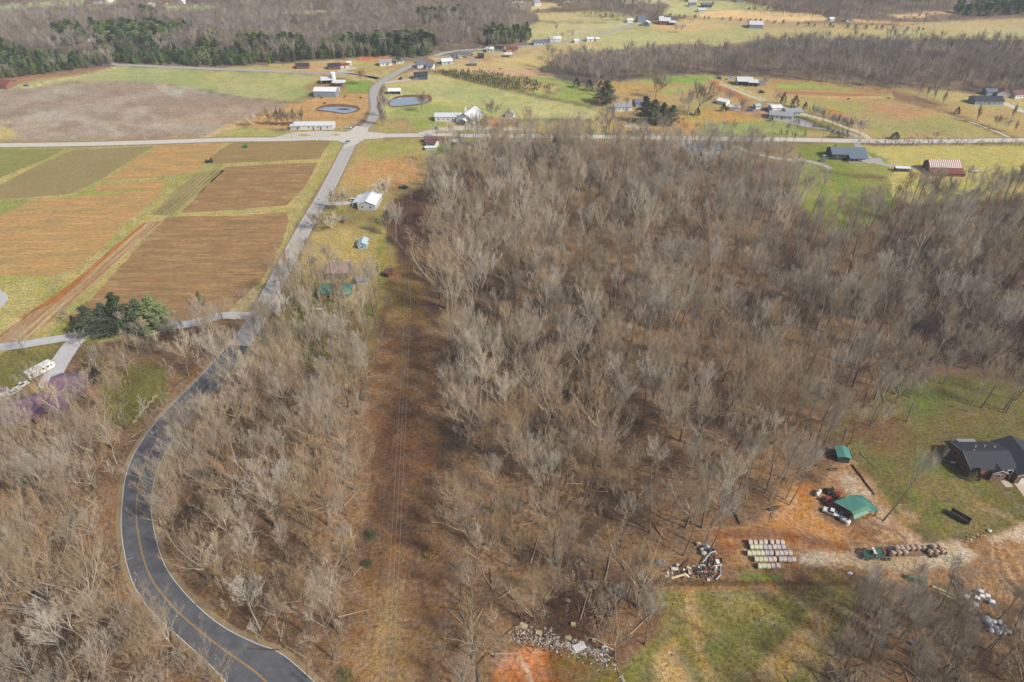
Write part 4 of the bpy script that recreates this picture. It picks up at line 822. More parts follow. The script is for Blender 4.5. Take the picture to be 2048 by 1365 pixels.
def window(root, face, u, z, w, h, hw_, hd, fm=TRIM):
    """a framed pane set proud of a wall; face F/B/L/R, u along the wall"""
    F = MB(); G = MB(); pr = .05
    F.box(-w/2-.08, w/2+.08, -pr, .0, z-h/2-.08, z+h/2+.08, fm); G.box(-w/2, w/2, -pr-.02, -pr-.003, z-h/2, z+h/2, GLASS)
    f = F.build('window', None, root); g = G.build('pane', None, f)
    if face == 'F': f.location = (u, -hd-.003, 0)
    elif face == 'B': f.location = (u, hd+.003, 0); f.rotation_euler = (0, 0, math.pi)
    elif face == 'L': f.location = (-hw_-.003, u, 0); f.rotation_euler = (0, 0, -math.pi/2)
    else: f.location = (hw_+.003, u, 0); f.rotation_euler = (0, 0, math.pi/2)
    return f
def gable_walls(x0, x1, y0, y1, h, rise, m, bottom=0):
    A = MB(); ym = (y0+y1)/2
    vs = [(x0,y0,bottom),(x1,y0,bottom),(x1,y1,bottom),(x0,y1,bottom),(x0,y0,h),(x1,y0,h),(x1,y1,h),(x0,y1,h),(x0,ym,h+rise),(x1,ym,h+rise)]
    A.add(vs, [(0,1,5,4),(2,3,7,6),(1,2,6,9,5),(3,0,4,8,7),(0,3,2,1)], m); return A
def slab(A, pts, th, m):
    """a thin solid plate through the given upper corners"""
    n = len(pts); p = [Vector(q) for q in pts]; lo = [q-Vector((0, 0, th)) for q in p]
    A.add(p+lo, [tuple(range(n)), tuple(reversed(range(n, 2*n)))]+[(i, i+n, (i+1) % n+n, (i+1) % n) for i in range(n)], m)
def gable_roof(A, x0, x1, y0, y1, h, rise, m, oh=.4, th=.12):
    ym = (y0+y1)/2; k = rise/((y1-y0)/2); e = h-k*oh+.06+th; r_ = h+rise+.06+th
    slab(A, [(x0-oh,y0-oh,e),(x1+oh,y0-oh,e),(x1+oh,ym,r_),(x0-oh,ym,r_)], th, m); slab(A, [(x0-oh,ym,r_),(x1+oh,ym,r_),(x1+oh,y1+oh,e),(x0-oh,y1+oh,e)], th, m)
def house(px, py, pw, d, h, rise, yaw, wall, roof, name, label, cat, win=(), door=None, chimney=None, openf=False, w=None, z0=0, ribs=True, group=None, flat=False):
    w = w or pw/SC(py); loc = P(px, py); root = empty(name, (loc.x, loc.y, z0), R(yaw)); tag(root, label, cat, group); X, Y = w/2, d/2
    if flat:
        A = MB(); A.box(-X, X, -Y, Y, h, h+.2, roof); A.build('roof', None, root)
        for sx in (-1, 1):
            for sy in (-1, 1): MB().box(sx*(X-.3)-.07, sx*(X-.3)+.07, sy*(Y-.3)-.07, sy*(Y-.3)+.07, -.1, h, WOOD).build('post', None, root)
        return root
    if openf:
        A = MB(); A.box(-X, X, Y-.15, Y, 0, h, wall); A.box(-X, -X+.15, -Y, Y-.15, 0, h, wall); A.box(X-.15, X, -Y, Y-.15, 0, h, wall)
        for sx in (-X, X): A.add([(sx, -Y, h+.001), (sx, Y, h+.001), (sx, 0, h+rise)], [(0, 1, 2)], wall)
        A.box(-X+.2, X-.2, Y-.4, Y-.2, .05, h-.1, DARK); A.build('wall', None, root)  # dark panel before the back wall paints the shade inside the open front
        n = max(2, int(w/3.5))
        for k in range(1, n): MB().box(-X+k*w/n-.1, -X+k*w/n+.1, -Y+.02, -Y+.22, -.1, h, WOOD).build('post', None, root)
    else: gable_walls(-X, X, -Y, Y, h, rise, wall, -.1).build('wall', None, root)
    A = MB(); gable_roof(A, -X, X, -Y, Y, h, rise, roof)
    if ribs and roof in (METAL, METW, PURP, GRN, STRP):
        k = rise/Y
        for i in range(int(w/.9)+1):
            x = -X+.9*i
            slab(A, [(x-.03, -Y-.35, h-k*.35+.22), (x+.03, -Y-.35, h-k*.35+.22), (x+.03, -.02, h+rise+.22), (x-.03, -.02, h+rise+.22)], .05, roof)
    rf = A.build('roof', None, root)
    if chimney: MB().box(chimney[0]-.35, chimney[0]+.35, chimney[1]-.35, chimney[1]+.35, h, h+rise+.9, BRK).build('chimney', None, rf)
    for wn in win: window(root, *wn, X, Y)
    if door is not None:
        for dx in (door if isinstance(door, (list, tuple)) else [door]):
            dd = MB().box(dx-.5, dx+.5, -Y-.06, -Y-.004, .1, 2.1, DOORM).build('door', None, root); MB().box(dx+.34, dx+.42, -Y-.12, -Y-.062, 1.05, 1.12, METAL).build('handle', None, dd)
    return root
def wrow(n, w, z=1.6, ww=.9, hh=1.1, face='F'): return [(face, -w/2+w*(k+.5)/n, z, ww, hh) for k in range(n)]
# crossroads
house(630, 256, 78, 8.5, 3.0, 1.3, 1, WHITE, METAL, 'store_building', 'long low white building with grey metal roof on the gravel forecourt by the crossroads', 'building', wrow(4, 26)+[('R', 0, 1.7, 1, 1)], [-11, 0, 5])
house(590, 258, 13, 5, 2.5, .8, 2, WHT2, METAL, 'shed', 'small white shed at the left end of the long white building by the crossroads', 'shed', [('F', 0, 1.4, .6, .6)])
ch = house(897, 240, 52, 8, 3.4, 1.6, 0, WHITE, METAL, 'church', 'white church with grey roofs, a long wing and small steeple beside the crossroads', 'church', wrow(5, 17), [])
A = gable_walls(-9, 9, -6.5, 6.5, 3.8, 3.6, WHITE, -.1); hall = A.build('hall', None, ch); hall.location = (15.5, -1, 0); hall.rotation_euler = (0, 0, R(68))
A = MB(); gable_roof(A, -9, 9, -6.5, 6.5, 3.8, 3.6, METAL); q = A.build('roof', None, ch); q.location = hall.location; q.rotation_euler = hall.rotation_euler
A = MB(); A.box(-.7, .7, -.7, .7, 6.9, 8.6, WHITE); A.add([(-.9,-.9,8.601),(.9,-.9,8.601),(.9,.9,8.601),(-.9,.9,8.601),(0,0,12)], [(0,1,4),(1,2,4),(2,3,4),(3,0,4),(3,2,1,0)], WHITE); q = A.build('steeple', None, ch); q.location = (13, -7, 0)
A = MB(); gable_roof(A, -1.5, 1.5, -2.6, 2.6, 3, 1.4, METAL, .2)
for sy in (-2.4, 2.4): A.tube((-1.3, sy, 0), (-1.3, sy, 3.1), .12, m=WHITE)
q = A.build('porch', None, ch); q.location = (11.6, -10.9, 0); q.rotation_euler = (0, 0, R(68))
for k in (-3.5, 0, 3.5):
    f = window(ch, 'F', 0, 1.8, 1.1, 1.5, 0, 0); c_, s_ = math.cos(R(68)), math.sin(R(68)); lx, ly = -9.01, k; f.location = (15.5+lx*c_-ly*s_, -1+lx*s_+ly*c_, 0); f.rotation_euler = (0, 0, R(68)-math.pi/2)
house(1020, 234, 17, 6, 2.8, 2.0, 80, WHITE, SHLG, 'shed', 'small white gabled shed standing alone right of the church', 'shed', [('L', -1, 1.4, .7, .8), ('L', 1, 1.4, .7, .8)], w=5.5)
house(877, 284, 53, 4.5, 2.8, .6, 1, PINK, MAR, 'mobile_home', 'pinkish mobile home with maroon roof below the crossing road', 'house', wrow(5, 16), [3])
house(865, 292, 21, 5, 2.6, 1.6, -25, WHITE, MAR, 'small_cabin', 'small white cabin with red-brown roof in front of the pink mobile home', 'cabin', [('F', 0, 1.4, 1, .9)], [1.8])
house(862, 299, 22, 3.5, 1.6, .3, 5, WHT2, METW, 'covered_trailer', 'trailer under a white cover in front of the pink mobile home', 'trailer')
house(916, 289, 20, 5, 2.3, .5, 10, WHT2, METAL, 'carport', 'grey carport shelter right of the pink mobile home', 'carport', flat=True)
# farm left of the north road
house(654, 191, 44, 11, 4.6, 1.6, -3, BLUS, METW, 'metal_barn', 'blue-grey metal barn with white roof above the left pond', 'barn', [('F', 5, 1.8, .8, .8)], [-5])
house(656, 166, 24, 10, 3.4, 1.6, 12, WHT2, METAL, 'open_barn', 'grey open-fronted barn beside the white silo', 'barn', openf=True)
house(679, 172, 26, 8, 3.4, .4, 0, WHITE, METW, 'shelter', 'white flat-roofed farm shelter behind the blue-grey barn', 'shelter', flat=True)
house(673, 183, 12, 4, 2.4, .8, 0, WHITE, METW, 'shed', 'small white shed against the back of the blue-grey barn', 'shed')
s_ = empty('silo', P(668, 167)); tag(s_, 'white round silo with domed top beside the open-fronted barn', 'silo'); MB().tube((0,0,-.1), (0,0,8), 2.2, n=20, m=WHITE).build('wall', None, s_); MB().ball((0,0,8.02), 2.3, 2.3, 1.3, METW, 20, 6, True).build('dome', None, s_)
house(606, 136, 25, 8, 2.6, 1.4, 8, RED, SHNG, 'house', 'low dark-roofed house at the left above the green field', 'house', wrow(3, 11), [1])
house(669, 137, 24, 8, 2.8, 1.6, 10, RED, SHNG, 'house', 'dark-roofed house with red front beside the white shed on the left rise', 'house', wrow(3, 10), [2])
house(690, 135, 17, 6, 2.4, 1, 12, WHITE, RED, 'garage', 'white garage with reddish front right of the dark-roofed house', 'garage', [], [0])
house(699, 130, 8, 4, 2.2, .8, 5, WHITE, METW, 'shed', 'tiny white shed behind the white garage on the left rise', 'shed')
house(771, 130, 24, 8, 2.8, 2, 14, WHITE, SHLG, 'house', 'white cottage with pale roof left of the big dark cedar', 'house', wrow(2, 9), [1])
house(800, 126, 14, 6, 2.6, 1.4, 5, WHITE, SHLG, 'house', 'white house half hidden behind the big dark cedar', 'house', wrow(2, 6))
house(842, 157, 26, 9, 3, 2.2, 6, mat('navy_siding', RGB(70,82,100), .8, .1), SHNG, 'house', 'dark navy house with black roof at the end of a drive above the right pond', 'house', wrow(3, 10)+[('R', 0, 1.6, 1, 1)], [3])
house(790, 187, 24, 7, 2.6, 1.4, 3, WHT2, METW, 'boat_shed', 'pale-roofed shed beside the right pond', 'shed', openf=True)
house(842, 134, 18, 8, 2.8, 1.8, 20, WHITE, SHGB, 'house', 'white house with blue-grey roof at the bend of the north road', 'house', wrow(2, 8), [2])
house(861, 137, 14, 6, 2.6, 1.6, -15, WHITE, SHGB, 'garage', 'small white garage right of the blue-roofed white house', 'garage', [], [0])
house(893, 127, 22, 9, 2.8, 1.4, 15, mat('pale_blue_siding', RGB(180,204,214), .7, .06), METW, 'workshop', 'pale blue workshop with white roof beside the car lot', 'building', wrow(2, 9), [1])
house(928, 112, 26, 8, 2.8, 1.2, 4, TAN, SHGB, 'house', 'grey-roofed house above the lot of parked cars', 'house', wrow(3, 10), [2])
house(962, 116, 12, 6, 2.5, 1.4, 0, DGRN, SHNG, 'shed', 'small dark shed at the edge of the tan pasture', 'shed')
house(946, 131, 14, 6, 2.4, 1.2, 0, WOOD, SHLG, 'shed', 'grey wooden shed alone in the tan pasture', 'shed')
house(980, 103, 14, 7, 2.6, 1.2, 5, WHITE, METW, 'house', 'white bungalow beside the far road bend', 'house', wrow(2, 6), [1])
house(998, 101, 18, 8, 2.6, 1.2, 0, BLUS, SHNG, 'house', 'blue-grey house with dark roof along the far road', 'house', wrow(2, 8), [1])
house(1024, 103, 22, 8, 2.8, 1.4, 0, TAN, RED, 'house', 'house with dark red roof along the far road', 'house', wrow(3, 9), [1])
house(1017, 114, 16, 7, 2.8, .4, 0, WHITE, METW, 'hay_shelter', 'white flat-roofed hay shelter alone in the tan pasture', 'shelter', flat=True)
house(1082, 89, 32, 9, 2.8, 1.6, 8, WHT2, SHGB, 'house', 'long grey house half hidden by trees along the far road', 'house', wrow(4, 14), [2])
house(1110, 82, 22, 8, 2.6, 1.4, 10, WHITE, METW, 'house', 'pale-roofed house under the trees right of the long grey house', 'house', wrow(2, 9))
house(1152, 85, 9, 5, 2.2, .9, 10, WHITE, METW, 'shed', 'tiny white shed between the trees of the far road', 'shed')
house(1179, 82, 14, 6, 2.4, 1, 12, WHITE, METW, 'outbuilding', 'white outbuilding at the right end of the far roadside row', 'shed', [], [0])
house(1194, 82, 8, 4, 2.2, .8, 12, TAN, METW, 'shed', 'small tan shed at the very end of the far roadside row', 'shed')
# far fields
house(1281, 44, 16, 8, 4, 1.8, 10, BLUS, SHGB, 'farmhouse', 'blue farmhouse at the end of the far lane', 'house', wrow(3, 7), [1]); house(1292, 52, 13, 8, 3.4, 1.8, 70, BLUS, METAL, 'barn', 'small blue-grey barn in front of the far blue farmhouse', 'barn', [('L', 0, 1.8, 1, 1)])
house(1259, 45, 12, 6, 2.6, 1.2, 5, WHITE, METW, 'shed', 'white shed beside the lane left of the far blue farmhouse', 'shed')
house(1328, 48, 22, 12, 4, 2.4, -6, RED, METAL, 'barn', 'red-sided barn with grey roof in the far fields', 'barn', [], [0]); house(1344, 50, 12, 7, 2.8, 1.4, -6, WHT2, METAL, 'lean_to', 'pale shed beside the red-sided barn', 'shed', openf=True); house(1322, 40, 8, 5, 2.4, 1.2, 0, WHITE, METW, 'shed', 'tiny white shed behind the red-sided barn', 'shed')
house(1510, 55, 26, 13, 3.8, 2.4, -10, BLUS, METAL, 'metal_barn', 'blue metal barn alone in the wide brown field', 'barn', [('L', 0, 2, 2, 2)])
for a, l in (((1168-0, 5, 16), 'left of the two long sheds at the top edge'), ((1384, 3, 18), 'right of the two long sheds at the top edge')):
    house(a[0], a[1], a[2], 9, 3, 1.2, 0, WHITE, METW, 'long_shed', 'white long shed, '+l, 'shed')
house(1412, 14, 20, 8, 2.8, 1.6, -5, DGRN, SHGB, 'house', 'dark house in the far fields below the top edge', 'house', wrow(2, 8)); house(1384, 13, 14, 7, 2.6, 1.4, 0, WHT2, SHGB, 'house', 'grey house in the far fields left of the dark one', 'house', wrow(2, 6)); house(1403, 24, 15, 6, 2.6, 1.2, 0, WHT2, METAL, 'shed', 'pale shed in the far fields below the dark house', 'shed')
house(1478, 4, 14, 7, 2.8, 1.2, 0, WHT2, mat('teal_roof', RGB(120,180,170), .6), 'shed', 'teal-roofed shed near the top edge right of the far houses', 'shed')
house(1036, 11, 24, 9, 3, 1.4, 0, WHITE, METW, 'farm_building', 'wide white farm building at the top in the middle', 'building', wrow(3, 12)); house(1072, 11, 14, 8, 3.4, 2.2, 30, WHITE, SHLG, 'house', 'white gabled house right of the wide farm building at the top', 'house', wrow(2, 6)); house(1130, 11, 18, 8, 3, 1.6, 0, TAN, SHLG, 'house', 'tan house among trees at the top in the middle', 'house', wrow(2, 7))
house(1695, 43, 9, 6, 2.8, 1.6, 0, WHITE, SHGB, 'house', 'white house in the hedge between the far brown and orange fields', 'house', wrow(1, 4)); house(1662, 42, 9, 5, 2.4, 1.2, 0, WHITE, METW, 'shed', 'white shed in the far hedge left of the white house', 'shed')
for i, (x, l) in enumerate(((1993, 'left'), (2005, 'middle'), (2018, 'right'))): house(x, 24-i, 12, 8, 2.8, 1.4, 0, WHITE, METW, 'shed', f'white farm shed at the top right corner, {l} of three', 'shed')
house(190, 5, 30, 10, 3, 1.6, 0, WHITE, RED, 'barn', 'white barn with red roof at the top left', 'barn', wrow(3, 12)); house(215, 4, 14, 9, 3.4, 2, 60, WHITE, METW, 'barn', 'white gabled barn right of the red-roofed one at the top left', 'barn'); house(178, 8, 12, 6, 2.6, 1.4, 0, RED, MAR, 'shed', 'small red shed in front of the red-roofed barn at the top left', 'shed')
s_ = empty('silo', P(224, 3)); tag(s_, 'white silo at the right of the farm at the top left', 'silo'); MB().tube((0,0,0), (0,0,12), 2.5, n=16, m=WHITE).build('wall', None, s_); MB().ball((0,0,12.02), 2.5, 2.5, 1.6, METW, 16, 5, True).build('dome', None, s_)
house(304, 13, 10, 6, 2.6, 1.4, 0, WHITE, METW, 'shed', 'small white shed right of the farm at top left', 'shed'); house(365, 8, 7, 7, 3, 2, 70, WHITE, METW, 'barn', 'little white barn behind the green patch at the top left', 'barn'); house(332, 10, 6, 4, 2.4, 1, 0, TAN, RED, 'shed', 'tiny orange-brown shed left of the green patch at the top', 'shed')
house(186, 88, 12, 8, 3, 1.4, 20, TAN, METW, 'house', 'tan house in the gap between the two dark pine stands at upper left', 'house', wrow(2, 5))
house(8, 174, 38, 12, 3, 2.4, -8, mat('red_brick_far', RGB(150,110,96), .9), RED, 'house', 'red-brown roofed house at the left edge above the ploughed field', 'house', wrow(4, 14), [2])
# right, middle distance
b_ = house(1487, 169, 30, 10, 3.6, 2.2, -6, WHT2, METAL, 'open_barn', 'grey open-fronted barn below the right woods, left half', 'barn', openf=True); house(1504, 171, 18, 8, 3.2, 1.4, -6, WHT2, METAL, 'open_shed', 'open machine shed joined to the right of the grey open barn', 'shed', openf=True)
house(1523, 171, 12, 6, 2.4, 1, -5, PINK, SHLG, 'shed', 'pinkish shed right of the open machine shed', 'shed'); house(1560, 236, 44, 9, 2.9, 1.6, -14, WHT2, SHLG, 'ranch_house', 'long grey ranch house at the head of the asphalt drive', 'house', wrow(5, 15), [1])
house(1583, 229, 34, 8, 2.9, 1.6, 6, WHT2, SHLG, 'ranch_house_wing', 'second grey roofed house behind the ranch house', 'house', wrow(3, 10)); house(1549, 222, 22, 7, 3.2, 1, 10, WHITE, METW, 'metal_garage', 'pale rounded metal garage behind the ranch house', 'garage')
house(1446, 208, 20, 7, 2.6, 1.2, -40, WHITE, METW, 'shed', 'long white shed left of the round dark bush', 'shed'); house(1468, 219, 20, 6, 2.3, .8, -12, WHITE, METW, 'shed', 'flat white shed left of the brown-leaved tree', 'shed'); house(1513, 217, 10, 5, 2.4, .9, 10, WHITE, mat('aqua_roof', RGB(160,200,208), .6), 'camper', 'small aqua and white camper on the bare ground', 'camper', [('F', 0, 1.4, .6, .5)])
house(1280, 211, 26, 8, 3, 1.8, 10, BLUS, SHGB, 'house', 'blue-grey house among bare trees left of the dark conifers', 'house', wrow(3, 8)); house(1244, 219, 34, 9, 3, 1.8, 5, WHITE, SHLG, 'house', 'white house hidden in the grove behind the broad pine', 'house', wrow(3, 10), [2])
house(1970, 206, 56, 10, 3, 2.2, -2, BLUS, SHNG, 'ranch_house', 'wide blue-grey ranch house with dark roof and white porch at right', 'house', wrow(5, 18), [0]); house(1978, 189, 22, 7, 2.8, 1.6, 0, BLUS, SHGB, 'garage', 'small grey garage behind the wide blue-grey ranch house', 'garage', [], [1])
house(2004, 192, 22, 9, 3, 2.4, 70, WHITE, MAR, 'house', 'white gabled house with dull red roof behind the hedge at the right edge', 'house'); house(2030, 194, 26, 9, 3, 2.2, 15, WHITE, MAR, 'house', 'second white house with dull red roof at the right edge', 'house', wrow(3, 8))
gh = house(1690, 314, 66, 11, 3.6, 2.6, -3, DGRN, SHGB, 'house', 'dark green house with blue-grey roof below the junction', 'house', [('L', 0, 2, 1.2, 1.6), ('F', -7, 1.8, 1.2, 1.2), ('F', -2, 2.2, 1.4, 1.2)], [-4.5], chimney=(-7, 2))
A = MB(); slab(A, [(-1, -10, 2.7), (10.5, -10, 2.7), (10.5, -5.3, 4.1), (-1, -5.3, 4.1)], .15, SHGB); q = A.build('porch_roof', None, gh)
for k in range(5): MB().box(-.7+2.7*k-.08, -.7+2.7*k+.08, -9.8, -9.64, 0, 2.5, TRIM).build('porch_post', None, gh)
MB().box(-1, 10.5, -10, -5.6, .05, .3, CONC).build('porch_floor', None, gh)
house(1405, 304, 62, 10, 3, 2, -2, WHT2, SHGB, 'house', 'grey house with blue-grey roof hidden behind bare trees south of the road', 'house', wrow(5, 18), [0])
house(1802, 342, 26, 3, 2.2, .4, -6, DGRN, METW, 'long_trailer_shed', 'small dark green shed with white roof left of the striped barn', 'shed', wrow(3, 7))
sb = house(1881, 340, 60, 9, 3.4, 2.8, -4, RED, STRP, 'striped_barn', 'old rust-red barn with red and white striped metal roof at right', 'barn'); A = MB(); slab(A, [(-10.2,-10.5,1.9), (9.8,-10.5,1.9), (9.8,-4.6,3.3), (-10.2,-4.6,3.3)], .1, RED); A.build('lean_to_roof', None, sb); MB().box(-10, 9.6, -10.2, -10, 0, 1.7, RED).build('lean_to_wall', None, sb)
# white house at the power line
wh = house(741, 409, 0, 9.8, 3.3, 1.9, 84, WHT2, METW, 'white_house', 'white house with bright metal roof and two small gable windows left of the power line', 'house', [('L', -2.3, 1.8, .9, 1.1), ('L', 2.3, 1.8, .9, 1.1), ('F', 3, 1.8, 1, 1), ('B', 0, 1.8, 1, 1), ('B', 4, 1.8, 1, 1)], w=15)
A = MB(); slab(A, [(-5, 8.6, 2.5), (6, 8.6, 2.5), (6, 5.0, 3.5), (-5, 5.0, 3.5)][::-1], .1, METW); A.build('porch_roof', None, wh)
for k in range(4): MB().box(-4.8+3.5*k-.08, -4.8+3.5*k+.08, 8.3, 8.46, 0, 2.35, TRIM).build('porch_post', None, wh)
bs = house(727, 493, 0, 4.2, 2.6, 1.1, 90, mat('light_blue_siding', RGB(170,196,210), .7, .06), mat('light_blue_metal', RGB(186,208,222), .5, .07), 'small_shed', 'little light-blue shed with blue metal roof alone on the lawn', 'shed', [('L', 0, 1.3, .8, .9)], w=6.2)
pb = house(679, 548, 40, 10, 3.2, .8, 2, WOOD, mat('dusty_pink_roof', RGB(168,142,140), .6, .1, .5), 'pole_barn', 'low barn with dusty pink metal roof above the green-roofed house', 'barn')
gh2 = house(676, 590, 0, 8.5, 3.2, 2.2, -2, TAN, GRN, 'green_roofed_house', 'green-roofed house with tan gable end hidden in bare trees', 'house', [('F', 3.8, 1.5, .9, 1.5), ('F', -3, 1.7, .9, 1.1), ('R', 1, 1.8, .9, 1.1)], [0], w=14.5)
house(726, 566, 22, 4, 2.2, .6, 3, CONC, SHLG, 'block_shed', 'pale block shed right of the green-roofed house', 'shed'); house(777, 551, 10, 4, 2.2, .5, -25, RED, mat('rusty_sheet', RGB(104,80,74), .8, .2), 'rusty_shed', 'small rusty shed on the grass beside the power line strip', 'shed', openf=True)
# purple-roofed house
BW = mat('brown_brick_wall', RGB(120,92,84), .9, .1, 3)
ph = house(148, 778, 0, 11, 3, 2.6, 4, BW, PURP, 'purple_roofed_house', 'large house with purple metal roofs under bare trees at the left', 'house', wrow(2, 8)+[('R', 0, 1.7, 1, 1)], w=11.5)
for nm, (x0, x1, y0, y1, yw, ox, oy) in (('wing', (-10, 10, -5.5, 5.5, 24, -8, -11)), ('wing', (-6, 6, -4.5, 4.5, 100, -1, -12))):
    pp = gable_walls(x0, x1, y0, y1, 3, 2.6, BW, -.1).build(nm, None, ph); pp.location = (ox, oy, .02); pp.rotation_euler = (0, 0, R(yw)); A = MB(); gable_roof(A, x0, x1, y0, y1, 3, 2.6, PURP, .6); q = A.build('roof', None, pp)
house(5, 788, 20, 3, 2, .9, 22, WHITE, PURP, 'small_shed', 'tiny white shed with purple roof at the left edge', 'shed')
# brick house
bh = empty('brick_house', (143.3, 147.8, 0)); tag(bh, 'red brick house with dark shingle roof and white garage door at right', 'house')
gable_walls(0, 14, 0, 11.6, 3.9, 1.9, BRK, -.1).build('wall', None, bh); A = MB(); gable_roof(A, 0, 14, 0, 11.6, 3.9, 1.9, SHNG, .35)
# garage wing, ridge towards the camera
def gable_y(A, x0, x1, y0, y1, h, rise, m, oh=.35, th=.12):
    xm = (x0+x1)/2; k = rise/((x1-x0)/2); e = h-k*oh+.06+th; r_ = h+rise+.06+th
    slab(A, [(x0-oh,y0-oh,e),(xm,y0-oh,r_),(xm,y1+oh,r_),(x0-oh,y1+oh,e)], th, m); slab(A, [(xm,y0-oh,r_),(x1+oh,y0-oh,e),(x1+oh,y1+oh,e),(xm,y1+oh,r_)], th, m)
def walls_y(x0, x1, y0, y1, h, rise, m):
    xm = (x0+x1)/2; W = MB(); W.add([(x0,y0,-.1),(x1,y0,-.1),(x1,y1,-.1),(x0,y1,-.1),(x0,y0,h),(x1,y0,h),(x1,y1,h),(x0,y1,h),(xm,y0,h+rise),(xm,y1,h+rise)], [(0,1,5,8,4),(1,2,6,5),(2,3,7,9,6),(3,0,4,7),(0,3,2,1)], m); return W
gable_y(A, 13.2, 24, -2.4, 12.2, 3.7, 2.4, SHNG); gable_y(A, 6.2, 10.6, -1.3, 3.0, 3.4, 1.2, SHNG, .3)
rf = A.build('roof', None, bh)
T_ = MB(); T_.box(-.42,-.36,-.35,5.8,3.78,3.95,TRIM,None,None); T_ = MB()
for (ya, za, yb, zb) in ((-.35, 3.72, 5.8, 5.74), (5.8, 5.74, 11.95, 3.72)): T_.add([(-.41,ya,za),(-.355,ya,za),(-.355,yb,zb),(-.41,yb,zb),(-.41,ya,za+.2),(-.355,ya,za+.2),(-.355,yb,zb+.2),(-.41,yb,zb+.2)], [(3,2,1,0),(4,5,6,7),(0,1,5,4),(2,3,7,6),(3,0,4,7),(1,2,6,5)], TRIM)
for (xa, za, xb, zb, y_) in ((12.85, 3.55, 18.6, 6.08, -2.8), (18.6, 6.08, 24.35, 3.55, -2.8), (5.9, 3.3, 8.4, 4.6, -1.65), (8.4, 4.6, 10.9, 3.3, -1.65)): T_.add([(xa,y_,za),(xb,y_,zb),(xb,y_+.05,zb),(xa,y_+.05,za),(xa,y_,za+.2),(xb,y_,zb+.2),(xb,y_+.05,zb+.2),(xa,y_+.05,za+.2)], [(3,2,1,0),(4,5,6,7),(0,1,5,4),(2,3,7,6),(3,0,4,7),(1,2,6,5)], TRIM)
T_.box(10.95, 12.8, -.42, -.36, 3.7, 3.9, TRIM); T_.build('white_trim', None, rf)
walls_y(13.2, 24, -2.4, 12.2, 3.7, 2.4, BRK).build('garage_wall', None, bh); walls_y(6.2, 10.6, -1.3, 2, 3.4, 1.2, BRK).build('gable_bay', None, bh)
window(bh, 'F', 8.2, 2.2, 1.5, 1.3, 0, 1.3)
A = MB(); A.box(14.6, 19.4, -2.5, -2.42, .05, 2.3, TRIM)
for k in range(1, 4): A.box(14.7, 19.3, -2.54, -2.5, .05+.56*k-.03, .05+.56*k+.03, WHT2)
A.build('garage_door', None, bh)
for x, y in ((5, 8.2), (8, 8.4), (11, 8.0), (3.4, 6.3)): MB().tube((x, y, 4.9), (x, y, 6.0), .14, m=WHITE).build('roof_vent', None, rf)
for x in (11, 12.6): MB().box(x-.1, x+.1, -.75, -.55, 0, 3.6, TRIM).build('porch_post', None, bh)
for u, w_ in ((2.5, 1.1), (8.4, 1.1)):
    f = window(bh, 'L', u, 2.2, w_, 1.3, 0, 0, TAN)
A = MB(); A.box(2.5, 10, 11.7, 15.2, .1, .3, WOOD); A.build('deck', None, bh)
A = MB()
for k in range(6): A.box(2.5+1.5*k-.05, 2.5+1.5*k+.05, 15.1, 15.2, .3, 1.3, TRIM)
A.box(2.5, 10, 15.1, 15.2, 1.302, 1.4, TRIM); A.box(2.5, 2.6, 11.8, 15.08, 1.302, 1.4, TRIM); A.build('railing', None, bh)
A = MB(); slab(A, [(3.5, 12.1, 2.7), (9.5, 12.1, 2.7), (9.5, 15, 2.3), (3.5, 15, 2.3)], .08, SHLG); A.build('patio_roof', None, bh)
tag(MB().box(-.9, .9, -.5, .5, 0, .9, mat('blue_grey_cover', RGB(90,104,130), .6)).box(-.7, .7, -.4, .4, .9, 1.05, WHT2).build('air_conditioner', None, None, (141.6, 153.5, 0)), 'blue-grey air conditioner box beside the left wall of the brick house', 'air conditioner')
# green workshop, an open shelter with several roof sheets
ws = empty('workshop', P(1716, 1020)); tag(ws, 'open workshop shelter with green metal roof sheets in the dirt yard', 'shelter'); o0 = P(1716, 1020)
Z6 = lambda x, y: (1600+x/6.827, 960+y/6.827)
def panel(nm, zpts, zs, m):
    pts = []
    for (x, y), z in zip(zpts, zs): q = P(*Z6(x, y), z)-o0; pts.append(q)
    A = MB(); c = sum(pts, Vector())/len(pts)
    n = (pts[1]-pts[0]).cross(pts[2]-pts[0])
    if n.z < 0: pts = pts[::-1]
    slab(A, pts, .12, m)
    # raised seams across the sheet
    a, b2, c2, d2 = pts[0], pts[1], pts[-2], pts[-1]
    for k in range(1, 12):
        p, q = a.lerp(b2, k/12), d2.lerp(c2, k/12); s = (b2-a).normalized()*.03; up = Vector((0, 0, .05))
        A.add([p-s+up, p+s+up, q+s+up, q-s+up, p-s, p+s, q+s, q-s], [(0,1,2,3),(0,4,5,1),(3,2,6,7),(1,5,6,2),(0,3,7,4)], m)
    return A.build(nm, None, ws), pts
panel('roof_sheet', [(465,300),(705,205),(905,350),(700,430)], [3.2,3.6,3.8,3.4], GRN)
panel('roof_sheet', [(705,205),(860,212),(1082,405),(962,440)], [3.55,3.3,3.0,3.5], GRN)
panel('roof_sheet', [(700,436),(905,356),(967,396),(735,480)], [3.5,3.8,3.7,3.5], GRN2)
panel('roof_sheet', [(735,484),(967,400),(962,442),(742,540)], [3.4,3.6,3.2,2.6], GRN2)
for x, y in ((480,320),(700,470),(745,520),(950,450),(1060,410),(850,235),(1040,425)):
    q = P(*Z6(x, y), 2.6)-o0; MB().box(q.x-.09, q.x+.09, q.y-.09, q.y+.09, -.1, 2.6, WOOD).build('post', None, ws)
house(1682, 916, 0, 3.6, 2.4, .5, 80, DGRN, GRN, 'green_shed', 'small shed with green metal roof at the wood edge above the dirt yard', 'shed', w=4.4)
